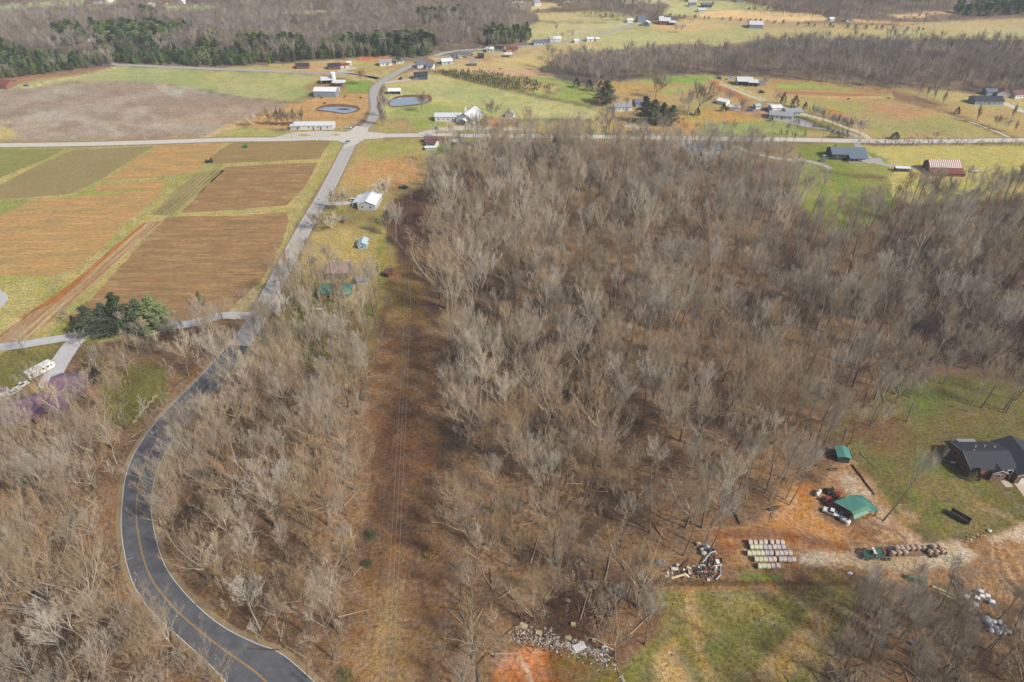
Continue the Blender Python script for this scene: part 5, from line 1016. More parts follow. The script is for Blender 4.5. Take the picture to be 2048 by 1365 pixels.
# ------------------------------------------------------------------ VEHICLES AND YARD THINGS
TYR = mat('tyre_rubber', (.02,.02,.02), .9, .2, 3); RIM = mat('wheel_rim', (.35,.35,.36), .4, .1, 3, metal=.7); CHR = mat('lamp_lens', (.7,.7,.66), .2, .1, 3)
def paintm(n, c): return mat('car_paint_'+n, RGB(*c), .3, .05, 1, metal=.15)
def wheel(root, x, y, r=.34, wd_=.22):
    A = MB().tube((x, y-wd_/2, r), (x, y+wd_/2, r), r, n=14, m=TYR); w = A.build('wheel', None, root); MB().tube((x, y-wd_/2-.01, r), (x, y+wd_/2+.01, r), r*.55, n=10, m=RIM).build('rim', None, w)
def car(px, py, yaw, c, nm, label, kind='sedan', cat='car', L_=4.6, group=None):
    root = empty(nm, P(px, py), R(yaw)); tag(root, label, cat, group); m = paintm(c[0], c[1]); W_ = .9
    prof = {'sedan': [(-2.25,.35),(2.25,.35),(2.3,.7),(2.1,.85),(1.1,.95),(-1.5,.98),(-2.2,.95),(-2.3,.7)], 'suv': [(-2.3,.38),(2.3,.38),(2.35,.8),(2.15,1.0),(1.2,1.08),(-2.2,1.1),(-2.35,.9)], 'pickup': [(-2.7,.45),(2.5,.45),(2.55,.9),(2.4,1.08),(1.1,1.15),(-.6,1.15),(-.62,.75),(-2.6,.75),(-2.6,1.1),(-2.7,1.1)]}[kind]
    cab = {'sedan': [(-1.5,.98),(1.1,.95),(.45,1.42),(-.95,1.42)], 'suv': [(-2.2,1.1),(1.2,1.08),(.55,1.72),(-2.0,1.74)], 'pickup': [(-.6,1.15),(1.1,1.15),(.5,1.78),(-.5,1.8)]}[kind]
    A = MB(); n = len(prof); vs = [(x, -W_, z) for x, z in prof]+[(x, W_, z) for x, z in prof]
    A.add(vs, [tuple(range(n)), tuple(reversed(range(n, 2*n)))]+[(i, i+n, (i+1) % n+n, (i+1) % n) for i in range(n)], m); A.build('body', None, root)
    A = MB(); vs = [(cab[0][0],-W_+.04,cab[0][1]+.003),(cab[1][0],-W_+.04,cab[1][1]+.003),(cab[2][0],-W_+.22,cab[2][1]),(cab[3][0],-W_+.22,cab[3][1])]; vs += [(x, -y, z) for x, y, z in vs]
    A.add(vs, [(0,1,2,3),(7,6,5,4),(1,5,6,2),(0,3,7,4)], GLASS); A.build('windows', None, root)
    a, b2 = cab[2], cab[3]; A = MB(); A.box(b2[0]-.05, a[0]+.05, -W_+.2, W_-.2, a[1]+.004, a[1]+.06, m); A.build('car_roof', None, root)
    wx = 1.4 if kind != 'pickup' else 1.65
    for x in (-wx, wx):
        for y in (-W_+.08, W_-.08): wheel(root, x, y, .34 if kind == 'sedan' else .4)
    for y in (-.6, .6): MB().box(prof[2][0]-.06, prof[2][0]+.02, y-.18, y+.18, .62, .76, CHR).build('headlight', None, root)
    return root
WHC = ('white', (232,234,236)); SIL = ('silver', (186,194,200)); BLK = ('black', (44,48,54)); GRY = ('grey', (124,130,132)); BLU = ('blue', (96,124,150)); REDC = ('red', (150,60,52))
car(695, 287, -118, SIL, 'car', 'pale silver car driving on the road just below the crossroads', 'suv'); car(697, 257, -4, WHC, 'car', 'white sedan parked on the gravel right of the long white building', 'sedan')
car(709, 403, -5, WHC, 'white_suv', 'white car parked beside the white house with the bright metal roof', 'suv'); car(808, 377, -4, BLK, 'pickup_truck', 'black pickup parked at the head of the power line strip', 'pickup', 'pickup')
gc = car(1315, 1130, 176, GRY, 'old_car', 'dull grey abandoned sedan left of the scrap heap', 'sedan')
car(832, 160, 0, SIL, 'car', 'silver car beside the dark navy house', 'suv'); car(802, 159, 80, BLK, 'car', 'black car on the drive of the dark navy house', 'suv'); car(925, 288, -10, GRY, 'car', 'grey car under the carport right of the pink mobile home')
car(1382, 229, 0, WHC, 'car', 'white car beside the big bare tree right of the dark conifers'); car(1652, 317, -20, WHC, 'car', 'white car parked left of the dark green house', 'suv'); car(1645, 323, 10, GRY, 'car', 'grey car parked left of the white one at the dark green house'); car(1402, 310, 75, BLK, 'car', 'black car in front of the grey house hidden in the trees', 'suv')
car(53, 173, -5, BLU, 'car', 'blue-grey car on the drive of the red-roofed house at the left edge'); car(590, 1700, 0, GRY, 'car', 'x') if False else None
cols = [WHC, SIL, BLU, WHC, GRY, WHC, SIL, WHC, BLU, WHC, REDC, SIL, WHC, GRY]
for i in range(14):
    x = 898+(i % 7)*7.4+rnd.uniform(-1, 1); y = 119.5-(i % 7)*.9-(i//7)*4.2; car(x, y, rnd.uniform(-30, 30), cols[i], 'parked_car', f"{['white','pale silver','blue'][0] if cols[i] is WHC else cols[i][0]} car number {'one two three four five six seven'.split()[i%7]} from the left in the {'front' if i<7 else 'back'} row of the far car lot", 'sedan' if i % 3 else 'suv', group='cars crowded on the far lot')
for x, y, c, w_ in ((1458,160,WHC,'left of the barn track, white'), (1463,158,SIL,'left of the barn track, silver'), (1438,158,GRY,'at the left end of the barn track, grey'), (1523,186,BLK,'on the small lawn below the open barn, dark'), (1530,220,GRY,'on the bare ground behind the ranch house, grey'), (1500,223,BLU,'on the bare ground left of the ranch house, blue'), (1586,217,BLK,'behind the ranch house roof, black')): car(x, y, rnd.uniform(-40, 40), c, 'car', 'small distant car '+w_, 'suv')
# camper at the left
rv = empty('camper_trailer', P(84, 747), R(58)); rv.scale = (.82, 1, 1); tag(rv, 'long white camper trailer with dark windows parked on the left yard', 'camper')
A = MB(); prof = [(-6,.6),(5.2,.6),(6,1.3),(6,2.6),(5,3.5),(-5.6,3.5),(-6,3.1)]; n = len(prof); A.add([(x,-1.3,z) for x,z in prof]+[(x,1.3,z) for x,z in prof], [tuple(range(n)), tuple(reversed(range(n,2*n)))]+[(i,i+n,(i+1)%n+n,(i+1)%n) for i in range(n)], mat('camper_white', RGB(236,238,238), .5, .04)); A.build('body', None, rv)
for x, w_ in ((-4.6,.8),(-2.8,1.0),(-.8,.8),(.8,1.0),(2.8,1.2),(4.4,.6)): MB().box(x-w_/2, x+w_/2, -1.34, -1.304, 1.9, 2.6, GLASS).build('window', None, rv)
MB().box(1.7, 2.3, -1.35, -1.304, .8, 2.7, WHT2).build('door', None, rv); MB().box(-3.4,-.2,-1.75,-1.31,1.1,3.0,mat('camper_white', RGB(236,238,238))).build('slide_out', None, rv)
for x in (-2, -1, 0): wheel(rv, x, -1.15, .38); wheel(rv, x, 1.15, .38)
MB().box(-1.5,-.7,-.4,.4,3.502,3.75,WHT2).build('roof_unit', None, rv); MB().box(2.4,3.1,-.35,.35,3.502,3.7,WHT2).build('roof_unit', None, rv)
c1 = car(44, 774, 55, WHC, 'white_pickup', 'white pickup with dark bed below the white camper', 'pickup', 'pickup'); car(30, 786, 55, WHC, 'white_car', 'white car with dark windows parked behind the white pickup', 'sedan')
# semi truck
GTR = paintm('teal', (62,112,100)); tr = empty('semi_tractor', P(1752, 1115), R(180)); tag(tr, 'dark green semi tractor pulling the flatbed of round bales', 'truck')
A = MB(); prof = [(-1,.9),(3.3,.9),(3.5,1.5),(3.3,2.0),(1.3,2.2),(1.3,.95)]; n = 6
A.add([(x,-1.0,z) for x,z in [(1.3,.7),(3.9,.7),(4.0,1.3),(3.7,1.75),(1.3,2.05)]]+[(x,1.0,z) for x,z in [(1.3,.7),(3.9,.7),(4.0,1.3),(3.7,1.75),(1.3,2.05)]], [(0,1,2,3,4),(9,8,7,6,5)]+[(i,i+5,(i+1)%5+5,(i+1)%5) for i in range(5)], GTR); A.build('hood', None, tr)
A = MB(); A.box(-.9,1.28,-1.2,1.2,.7,3.0,GTR); A.build('cab', None, tr); MB().box(1.29,1.36,-1.05,1.05,2.1,2.85,GLASS).build('windscreen', None, tr); MB().box(1.1,1.75,-1.15,1.15,3.002,3.1,TRIM).build('visor', None, tr)
MB().box(-1.25,-.95,-1.2,1.2,1.0,3.3,paintm('orange', (200,110,80))).build('headache_rack', None, tr)
MB().box(-3.8,-.92,-.45,.45,.75,1.0,mat('chassis', RGB(60,60,60), .7)).build('chassis', None, tr)
for y in (-1.15, 1.15): MB().tube((-1.05, y, 1), (-1.05, y, 3.9), .09, m=RIM).build('exhaust_stack', None, tr); MB().box(1.0,1.2,y*1.18-.1,y*1.18+.1,2.0,2.5,RIM).build('mirror', None, tr); MB().box(3.75,3.98,y*.7-.15,y*.7+.15,1.1,1.35,CHR).build('headlight', None, tr)
MB().box(4.0,4.2,-1.15,1.15,.45,.8,RIM).build('bumper', None, tr)
for x in (2.9, -2.0, -3.2):
    for y in (-1.0, 1.0): wheel(tr, x, y, .5, .4)
td0 = P(1772, 1112); td1 = P(1884, 1108); fy = math.atan2((td1-td0).y, (td1-td0).x); fl = empty('flatbed_trailer', td0, fy); FLEN = (td1-td0).length; tag(fl, 'long flatbed trailer loaded with round hay bales on the gravel', 'trailer')
A = MB(); A.box(0, FLEN, -1.25, 1.25, 1.2, 1.35, WOOD); A.build('deck', None, fl); A = MB(); A.box(.2, FLEN-.2, -.5, -.35, .8, 1.198, mat('chassis', RGB(60,60,60))); A.box(.2, FLEN-.2, .35, .5, .8, 1.198, MC['chassis']); A.build('beam', None, fl)
for x in (FLEN-3.6, FLEN-2.3):
    for y in (-1.05, 1.05): wheel(fl, x, y, .48, .4)
MB().box(FLEN+.01, FLEN+.12, -1.2, 1.2, 1.0, 2.2, MC['chassis']).build('tail_gate', None, fl)
ORD = 'first second third fourth fifth sixth seventh eighth ninth tenth'.split()
HAY = mat('hay_end', RGB(152,112,78), .95, .3, 5); WRP = [mat('tan_net_wrap', RGB(186,170,156), .8, .14, 2), mat('yellow_green_net_wrap', RGB(206,206,178), .8, .12, 2), mat('pinkish_net_wrap', RGB(204,190,182), .8, .14, 2), mat('lilac_net_wrap', RGB(186,180,184), .8, .14, 2)]
for w_ in WRP: pass
def bale_mesh(rad, ln, w_):
    A = MB(); n = 20; rings = [(-ln/2, rad*.82), (-ln/2+.13, rad), (ln/2-.13, rad), (ln/2, rad*.82)]; vs = []
    for x, r_ in rings:
        for k in range(n): t = 2*math.pi*k/n; vs.append((x, r_*math.cos(t), r_*math.sin(t)*.96))
    for j in range(3): A.add([], [], w_)
    base = MB(); A.add(vs, [(j*n+k, j*n+(k+1) % n, (j+1)*n+(k+1) % n, (j+1)*n+k) for j in range(3) for k in range(n)], w_)
    A.add(vs[:n], [tuple(reversed(range(n)))], HAY); A.add(vs[-n:], [tuple(range(n))], HAY); return A.mesh('hay_bale')
BM = {w_: bale_mesh(.78, 1.2, WRP[w_]) for w_ in range(4)}
def bale(loc, yaw, k, label, group, sc=1.0):
    o = bpy.data.objects.new('hay_bale', BM[k]); col.objects.link(o); o.location = loc; o.rotation_euler = (rnd.uniform(-.3, .3), 0, yaw); o.scale = (sc, sc, sc); return tag(o, label, 'hay bale', group)
Zb = lambda x, y: (1250+x/5.12, 1050+y/5.12)
rows = [(196, [1275,1325,1380,1430,1495,1550,1600], 'fffffff'), (245, [1290,1335,1378,1425,1470,1520,1563,1610], 'yyyllpl'), (306, [1262,1308,1352,1396,1442,1488,1545,1590,1636,1682], 'yyyyllpppp'), (370, [1335,1380,1426,1474,1520,1582,1626,1671,1716], 'yyypplplp'), (438, [1370,1414,1458,1506,1556], 'yyypl')]
cm = {'y': (1, 'yellow-green'), 'p': (2, 'pinkish'), 'l': (3, 'lilac-grey'), 'f': (2, 'pinkish')}; rn = ['back', 'second', 'middle', 'fourth', 'front']
for j, (y, xs, cc) in enumerate(rows):
    for i, x in enumerate(xs):
        k, cn = cm[cc[min(i, len(cc)-1)]]; q = P(*Zb(x, y)); bale((q.x, q.y+rnd.uniform(-.08, .08), .76), rnd.uniform(-.05, .05)+R(-2), k, f'{cn} wrapped round bale, {ORD[i]} from the left in the {rn[j]} row of the stack', 'round bales in rows in the dirt yard', 1.0)
hy = fy+math.pi/2+R(14)
def onflat(u, v, z): c_, s_ = math.cos(fy), math.sin(fy); return (td0.x+u*c_-v*s_, td0.y+u*s_+v*c_, z)
for i in range(10): bale(onflat(.9+i*(FLEN-1.8)/9, .68, 2.12), hy, 0, f'tan hay bale, {ORD[i]} from the cab in the far row on the flatbed', 'hay bales on the flatbed trailer')
for i, u in enumerate((.9, 2.6, 4.4)): bale(onflat(u, -.7, 2.12), hy, 0, f'tan hay bale, {ORD[i]} from the cab in the near row on the flatbed', 'hay bales on the flatbed trailer')
for i, u in enumerate((FLEN-4.6, FLEN-2.8, FLEN-1.0)): bale(onflat(u, -.7, 2.12), hy, 0, f'tan hay bale in the near row at the rear of the flatbed, {ORD[i]} of three', 'hay bales on the flatbed trailer')
for i, u in enumerate((1.9, FLEN-3.7, FLEN-1.9)): bale(onflat(u, 0, 3.42), hy, 0, 'tan hay bale lying on top of the load '+['just behind the cab', 'near the rear of the flatbed', 'at the very rear of the flatbed'][i], 'hay bales on the flatbed trailer')
# yard machines
def simple(nm, label, cat, px, py, yaw, parts, z=0, group=None):
    e = empty(nm, P(px, py)+Vector((0, 0, z)), R(yaw)); tag(e, label, cat, group)
    for pn, A in parts: A.build(pn, None, e)
    return e
TANKW = mat('white_tank', RGB(226,226,222), .4, .1, 1); IMPR = mat('red_machine_paint', RGB(158,60,54), .5, .2, 2); STEEL = mat('dull_steel', RGB(104,104,106), .5, .25, 2, metal=.4); GRNM = mat('green_machine_paint', RGB(50,124,70), .5, .15, 2); RUST = mat('rust', RGB(132,86,60), .9, .3, 2)
def tank(px, py, yaw, L_, r_, label):
    A = MB().tube((-L_/2+r_*.6, 0, r_+.4), (L_/2-r_*.6, 0, r_+.4), r_, n=16, m=TANKW); A.ball((-L_/2+r_*.6, 0, r_+.4), r_*.7, r_*.995, r_*.995, TANKW, 14, 8); A.ball((L_/2-r_*.6, 0, r_+.4), r_*.7, r_*.995, r_*.995, TANKW, 14, 8)
    L2 = MB(); 
    for x in (-L_/4, L_/4): L2.box(x-.1, x+.1, -r_*.7, r_*.7, 0, .55, STEEL)
    return simple('tank', label, 'tank', px, py, yaw, [('shell', A), ('cradle', L2), ('valve', MB().tube((0,0,2*r_+.38), (0,0,2*r_+.65), .15, m=STEEL))])
tank(1635, 990, 48, 2.9, .62, 'white horizontal fuel tank at the left of the dirt yard'); tank(640, 622, 0, 3.0, .5, 'silver-white gas tank lying below the green-roofed house')
def tractor(px, py, yaw, m, label):
    A = MB().box(0, 1.7, -.4, .4, .7, 1.35, m); B_ = MB().box(-1.1, -.02, -.5, .5, .6, 1.1, m); C_ = MB().box(-.8, -.3, -.25, .25, 1.102, 1.5, DARK); D_ = MB().tube((.9,0,1.36), (.9,0,2.1), .05, m=STEEL)
    e = simple('tractor', label, 'tractor', px, py, yaw, [('hood', A), ('rear_body', B_), ('seat', C_), ('exhaust_pipe', D_)])
    for y in (-.75, .75): wheel(e, -.6, y, .7, .35); wheel(e, 1.3, y*.85, .4, .22)
tractor(1650, 1003, 30, IMPR, 'red tractor left of the green workshop roof, nearer the camera'); tractor(1671, 994, 35, IMPR, 'red tractor just behind the corner of the green workshop roof'); tractor(1656, 985, 20, mat('black_machine_paint', RGB(50,52,54), .6, .2), 'black tractor between the white tank and the green workshop')
def implement(px, py, yaw, m, w_, label, nm='farm_implement'):
    A = MB(); A.box(-w_/2, w_/2, -.1, .1, .6, .75, m); A.box(-.08, .08, .1, 1.6, .5, .65, m); T = MB()
    for k in range(7): x = -w_/2+w_*k/6; T.tube((x, 0, .6), (x+.1, -.3, 0), .05, m=STEEL, n=5)
    B_ = MB().box(-w_/2, w_/2, -.8, -.65, .45, .6, m); e = simple(nm, label, 'farm machine', px, py, yaw, [('frame', A), ('tines', T), ('rear_bar', B_)]); wheel(e, -w_/2-.2, 0, .4); wheel(e, w_/2+.2, 0, .4); return e
implement(1661, 997, 70, IMPR, 2.2, 'red tined implement between the two red tractors'); implement(1665, 940, 10, STEEL, 2.0, 'dark tined implement under the trees above the dirt yard'); implement(1548, 1018, 20, STEEL, 3.0, 'grey harrow lying by the trees at the left edge of the dirt yard')
car(1672, 1020, 150, REDC, 'old_pickup', 'dark red old pickup beside the green workshop', 'pickup', 'pickup'); car(1682, 1030, 150, GRY, 'old_car', 'dusty grey car between the workshop and the round tanks', 'sedan'); car(1662, 1028, 150, WHC, 'old_pickup', 'white pickup at the outer end of the vehicles beside the workshop', 'pickup', 'pickup')
def vtank(px, py, r_, h_, m, label, top=None):
    A = MB().tube((0,0,0), (0,0,h_), r_, n=18, m=m); B_ = MB().ball((0,0,h_+.004), r_*1.01, r_*1.01, r_*.45, top or m, 18, 5, True); C_ = MB().tube((0,0,h_+r_*.44), (0,0,h_+r_*.44+.2), .25, m=STEEL); return simple('round_tank', label, 'tank', px, py, 0, [('shell', A), ('top', B_), ('lid', C_)])
vtank(1696, 1033, 1.15, 2.3, STEEL, 'tall round tank with rusty orange top at the workshop corner', mat('rusty_top', RGB(176,110,76), .8, .35, 1)); vtank(1684, 1042, .85, 1.1, mat('grey_tank', RGB(170,174,178), .5, .1), 'low grey round tank left of the rusty-topped one'); vtank(1693, 1047, .9, 1.1, TANKW, 'low white round tank below the rusty-topped one')
# cattle trailer
ct = empty('stock_trailer', P(1918, 1038), R(-48)); tag(ct, 'dull green and rust open livestock trailer on the lawn of the brick house', 'trailer')
A = MB(); CG = mat('faded_green_paint', RGB(112,122,110), .7, .3, 1.5, c2=RGB(92,80,72)); A.box(-2.8, 2.8, -1.0, -.95, .5, 1.8, CG); A.box(-2.8, 2.8, .95, 1.0, .5, 1.8, CG); A.box(2.8, 2.86, -1.0, 1.0, .5, 1.8, mat('pale_green_paint', RGB(150,176,166), .6)); A.box(-2.86, -2.8, -1, 1, .5, 1.6, CG); A.build('side_panels', None, ct)
MB().box(-2.8, 2.8, -.94, .94, .5, .6, RUST).build('floor', None, ct); MB().box(-4.0, -2.87, -.06, .06, .45, .55, STEEL).build('tow_bar', None, ct)
for k in range(8): MB().box(-2.6+.72*k, -2.5+.72*k, -1.05, -1.003, .5, 1.8, CG).build('rib', None, ct)
for x in (-.5, .5):
    for y in (-1.15, 1.15): wheel(ct, x, y, .36)
# small scattered things
def blob(px, py, r_, m, nm, label, cat, z=.0, h_=None):
    A = MB(); A.ball((0, 0, r_*.5), r_, r_*.9, h_ or r_*.7, m, 9, 6); o = A.build(nm, None, None, P(px, py)); 
    for v in o.data.vertices: v.co *= rnd.uniform(.85, 1.15)
    return tag(o, label, cat)
blob(1978, 1063, .62, TANKW, 'water_tank', 'white plastic tank on the lawn edge below the livestock trailer', 'tank'); blob(1988, 951, .4, TANKW, 'flower_pot', 'white pot in front of the brick house entrance', 'pot')
WB = mat('white_plastic_wrap', RGB(222,224,232), .35, .08, 3); BLT = mat('blue_tarp', RGB(80,110,180), .5, .1)
Z5 = lambda x, y: (1700+x/4.474, 1060+y/4.474)
for i, (x, y, w_) in enumerate(((1035,612,'leftmost, set apart'), (1158,562,'topmost of the cluster'), (1170,605,'in the middle of the cluster'), (1128,620,'at the left of the cluster'), (1220,602,'right of the middle one'), (1262,655,'at the lower right of the cluster'), (1114,680,'lowest of the cluster'))):
    A = MB(); A.box(-.62, .62, -.55, .55, 0, 1.15, WB); B_ = MB().box(-.5, .5, -.45, .45, 1.152, 1.2, TRIM); e = simple('wrapped_crate', f'white plastic-wrapped cube on the ground at lower right, {w_}', 'wrapped crate', *Z5(x, y+8), -28+rnd.uniform(-8, 8), [('wrap', A), ('lid', B_)], group='white wrapped cubes at lower right')
for i, (x, y) in enumerate(((1210,815),(1275,828),(1330,832),(1250,860),(1300,885),(1345,895),(1380,880),(1255,905),(1320,920),(1360,925),(1385,915),(1420,920))):
    k = 1.5 if i == 0 else 1.0; o = tag(MB().ball((0,0,.6*k), .75*k, .7*k, .62*k, WB, 12, 7).build('wrapped_bale', None, None, P(*Z5(x, y+5))), f"white wrapped round bale in the heap, {'the largest, at the upper left' if i==0 else ORD[min(i-1,9)]+' after the largest from upper left' if i<11 else 'at the far right'}", 'wrapped bale', 'white wrapped round bales at lower right')
YB = mat('pale_yellow_block', RGB(206,200,150), .8, .1)
for i in range(7): o = tag(MB().box(-.45,.45,-.3,.3,0,.5,YB).build('straw_block', None, None, P(*Z5(750+i*30, 520+i*13))), f'pale yellow block under the twigs, {ORD[i]} from the left in the upper row', 'block', 'pale yellow blocks under the trees')
for i in range(5): o = tag(MB().box(-.45,.45,-.3,.3,0,.5,YB).build('straw_block', None, None, P(*Z5(815+i*30, 575+i*14))), f'pale yellow block under the twigs, {ORD[i]} from the left in the lower row', 'block', 'pale yellow blocks under the trees')
for o in bpy.data.objects:
    if o.name.startswith('straw_block'): o.rotation_euler = (0, 0, R(-25))
gm2 = simple('green_machine', 'bright green farm machine parked at the edge of the thicket below the gravel', 'farm machine', *Z5(590, 455), -20, [('left_box', MB().box(-2.2, -.3, -.7, .7, .4, 1.3, GRNM)), ('right_box', MB().box(.3, 2.2, -.75, .75, .5, 1.5, GRNM)), ('axle', MB().box(-.3, .3, -.1, .1, .5, .7, STEEL))]); wheel(gm2, 1.2, -.9, .45); wheel(gm2, 1.2, .9, .45); wheel(gm2, -1.2, -.85, .35); wheel(gm2, -1.2, .85, .35)
def log(p0, p1, r_, m, label, group=None, z0=None): 
    a, b2 = P(*p0), P(*p1); a.z = b2.z = (z0 if z0 is not None else r_); L_ = (b2-a).length; A = MB(); k = 5; pts = [a.lerp(b2, i/k)+Vector((rnd.gauss(0, .04), rnd.gauss(0, .04), 0))*L_*.12 for i in range(k+1)]; c = a.copy(); c.z = 0
    for i in range(k): A.tube(pts[i]-c, pts[i+1]-c, r_*(1-.08*i), r_*(1-.08*(i+1)), 8, m)
    return tag(A.build('log', None, None, c), label, 'log', group)
LOGD = mat('dark_log', RGB(84,72,62), .95, .3, 2); LOGL = mat('pale_log', RGB(176,158,132), .95, .25, 2)
log((1704,931), (1748,990), .28, LOGD, 'long dark log lying along the edge of the brick house lawn'); log((1721,908), (1749,935), .16, LOGL, 'pale straight log lying on the lawn above the dark log'); log((1695,891), (1708,918), .16, LOGL, 'pale log lying at the wood edge right of the green shed'); log((1465,1020), (1480,1050), .3, LOGD, 'short dark log between the trees left of the dirt yard'); log((1790,1010), (1820,1011), .1, LOGL, 'thin pale pole lying on the grass right of the leaning tree')
r2 = random.Random(5)
for i in range(12):
    x, y = 905+r2.uniform(-10, 60), 400+r2.uniform(0, 60); a = r2.uniform(-.2, .3)+.95; L_ = 130
    log(Z5(x, y), Z5(x+L_*math.cos(a)*.9, y+L_*math.sin(a)*.75), r2.uniform(.1, .17), LOGD if i % 3 else LOGL, f"{'dark' if i%3 else 'pale'} log in the woodpile above the white cubes, {ORD[min(i,9)]} laid" if i < 10 else f'log on top of the woodpile above the white cubes, {ORD[i-10]} from the top', 'logs of the woodpile', .15+.12*(i % 4))
for i in range(9): x, y = 1500+r2.uniform(165, 200)/4.265, 880+r2.uniform(600, 690)/4.265; log((x, y), (x+r2.uniform(2, 8), y-r2.uniform(6, 12)), .07, LOGL, f'pale stick in the small heap left of the dirt yard, {ORD[i]} of nine', 'pale sticks left of the dirt yard', .08+.05*i)
# the swing behind the hedge, sign, mail boxes
simple('play_set', 'small orange-red wooden play set beside the grove left of the white house', 'play set', 689, 446, 20, [('tower', MB().box(-.8,.8,-.8,.8,1.2,1.4,mat('orange_wood', RGB(176,92,60), .8, .15)).box(-.8,-.65,-.8,-.65,0,1.2,MC['orange_wood']).box(.65,.8,-.8,-.65,0,1.2,MC['orange_wood']).box(-.8,-.65,.65,.8,0,1.2,MC['orange_wood']).box(.65,.8,.65,.8,0,1.2,MC['orange_wood'])), ('canopy', MB().add([(-1,-1,2.3),(1,-1,2.3),(1,1,2.3),(-1,1,2.3),(0,0,3.1)], [(0,1,4),(1,2,4),(2,3,4),(3,0,4),(3,2,1,0)], BLT)), ('slide', MB().box(-.3,.3,-2.6,-.81,.3,.4,MC['orange_wood'], Matrix.Rotation(R(25), 3, 'X'), (0,0,.6)))])
def sign(px, py, label, yaw=0):
    e = empty('road_sign', P(px, py), R(yaw)); tag(e, label, 'road sign'); MB().tube((0,0,0), (0,0,2.2), .04, m=STEEL, n=6).build('post', None, e); s_ = .62
    A = MB(); A.add([(0,-.05,2.0),(s_,-.05,2.0+s_),(0,-.05,2.0+2*s_),(-s_,-.05,2.0+s_),(0,-.08,2.0),(s_,-.08,2.0+s_),(0,-.08,2.0+2*s_),(-s_,-.08,2.0+s_)], [(7,6,5,4)[::-1],(0,1,2,3)[::-1],(0,4,5,1),(1,5,6,2),(2,6,7,3),(3,7,4,0)], mat('sign_yellow', RGB(228,176,48), .5, .04)); pl = A.build('plate', None, e)
    MB().box(-.05,.05,-.085,-.082,2.35,2.75,DARK).add([(-.2,-.084,2.72),(.2,-.084,2.72),(0,-.084,3.0)], [(0,1,2)], DARK).build('arrow_mark', None, pl)
sign(603, 470, 'yellow diamond warning sign beside the straight road', -25)
for px, py, l in ((634, 285, 'at the left corner of the crossroads'), (722, 283, 'at the right corner of the crossroads'), (640, 400, 'beside the drive of the white house')):
    e = empty('mailbox', P(px, py)); tag(e, 'white mailbox on a post '+l, 'mailbox'); MB().box(-.05,.05,-.05,.05,0,1.0,WOOD).build('post', None, e); MB().box(-.25,.25,-.5,.5,1.002,1.4,TRIM).build('box', None, e)
simple('hay_wagon', 'dark empty hay wagon standing on the grass lane between the fields', 'wagon', 420, 326, 3, [('bed', MB().box(-2,2,-1.1,1.1,.9,1.3,DARK)), ('left_end', MB().box(-2.05,-1.9,-1.1,1.1,1.302,2.2,DARK)), ('axles', MB().box(-1.4,-1.2,-1,1,.35,.5,STEEL).box(1.2,1.4,-1,1,.35,.5,STEEL))])
simple('green_sprayer', 'small green farm wagon in the upper brown field', 'wagon', 491, 296, 0, [('tank', MB().box(-1.2,1.2,-.8,.8,.6,1.9,GRNM)), ('axle', MB().box(-.9,.9,-.9,.9,.3,.58,STEEL)), ('tongue', MB().box(1.2,2.6,-.06,.06,.5,.62,STEEL))])
simple('low_trailer', 'low grey trailer on the meadow right of the striped barn', 'trailer', 1948, 344, 0, [('deck', MB().box(-3.2,3.2,-1,1,.5,.7,WHT2)), ('axle', MB().box(-.6,.6,-1.1,1.1,.15,.49,STEEL)), ('tongue', MB().box(3.2,4.6,-.06,.06,.5,.6,STEEL))])
# dark animals in the pastures
COWM = mat('dark_hide', RGB(46,38,34), .9, .2, 2)
def cow(px, py, yaw, label):
    A = MB(); A.ball((0,0,1.0), 1.0, .36, .40, COWM, 10, 8); A.ball((.8,0,1.15), .4, .25, .3, COWM, 8, 6); A.ball((1.3,0,1.0), .32, .14, .16, COWM, 8, 6)
    for x, y in ((-.65,.2),(-.65,-.2),(.6,.2),(.6,-.2)): A.tube((x,y,.9), (x+.03,y,.4), .12, .07, 6, COWM); A.tube((x+.03,y,.42), (x,y,0), .07, .06, 6, COWM)
    A.tube((-.98,0,1.15), (-1.1,0,.45), .03, .02, 5, COWM); o = A.build('cow', None, None, P(px, py)); o.rotation_euler = (0, 0, R(yaw)); tag(o, label, 'cow')
for a in ((1696,200,10,'dark cow standing in the pasture right of the ranch house'), (1777,199,170,'dark cow lying at the edge of the far right pasture'), (643,198,20,'dark cow left of the others by the left pond pasture'), (690,195,0,'dark cow standing below the blue-grey barn'), (722,198,160,'dark cow at the right end of the pond pasture'), (1000,140,0,'dark cow alone in the pink-tan pasture'), (649,209,30,'dark cow at the upper left bank of the left pond'), (1787,345,0,'dark cow on the meadow above the green shed')): cow(*a)
# ------------------------------------------------------------------ SCRAP HEAP AND RUBBLE
SCR = [mat('grey_sheet', RGB(164,168,176), .5, .2, 2, metal=.3), mat('white_junk', RGB(214,212,206), .6, .1, 2), STEEL, RUST, mat('brown_board', RGB(136,98,70), .9, .2, 2), mat('dark_junk', RGB(58,54,52), .9, .3, 2), mat('cream_junk', RGB(200,184,142), .8, .15, 2), mat('blue_junk', RGB(96,118,148), .6, .2, 2)]
def zj(x, y): return (1250+x/5.12, 1050+y/5.12)
def pipe(p0, p1, z0, z1, r_, m, label, nm='pipe', cat='pipe', sq=False):
    a, b2 = P(*zj(*p0)), P(*zj(*p1)); c = a.copy(); a.z, b2.z = z0, z1; A = MB(); A.tube(a-c, b2-c, r_, n=4 if sq else 10, m=m); tag(A.build(nm, None, None, c), label, cat)
pipe((545,470),(690,360),.5,.9,.14,RUST,'long rusty brown beam pointing up right out of the scrap heap','beam','beam',True); pipe((560,478),(705,372),.35,.7,.12,SCR[4],'second long brown beam lying beside the rusty one in the scrap heap','beam','beam',True)
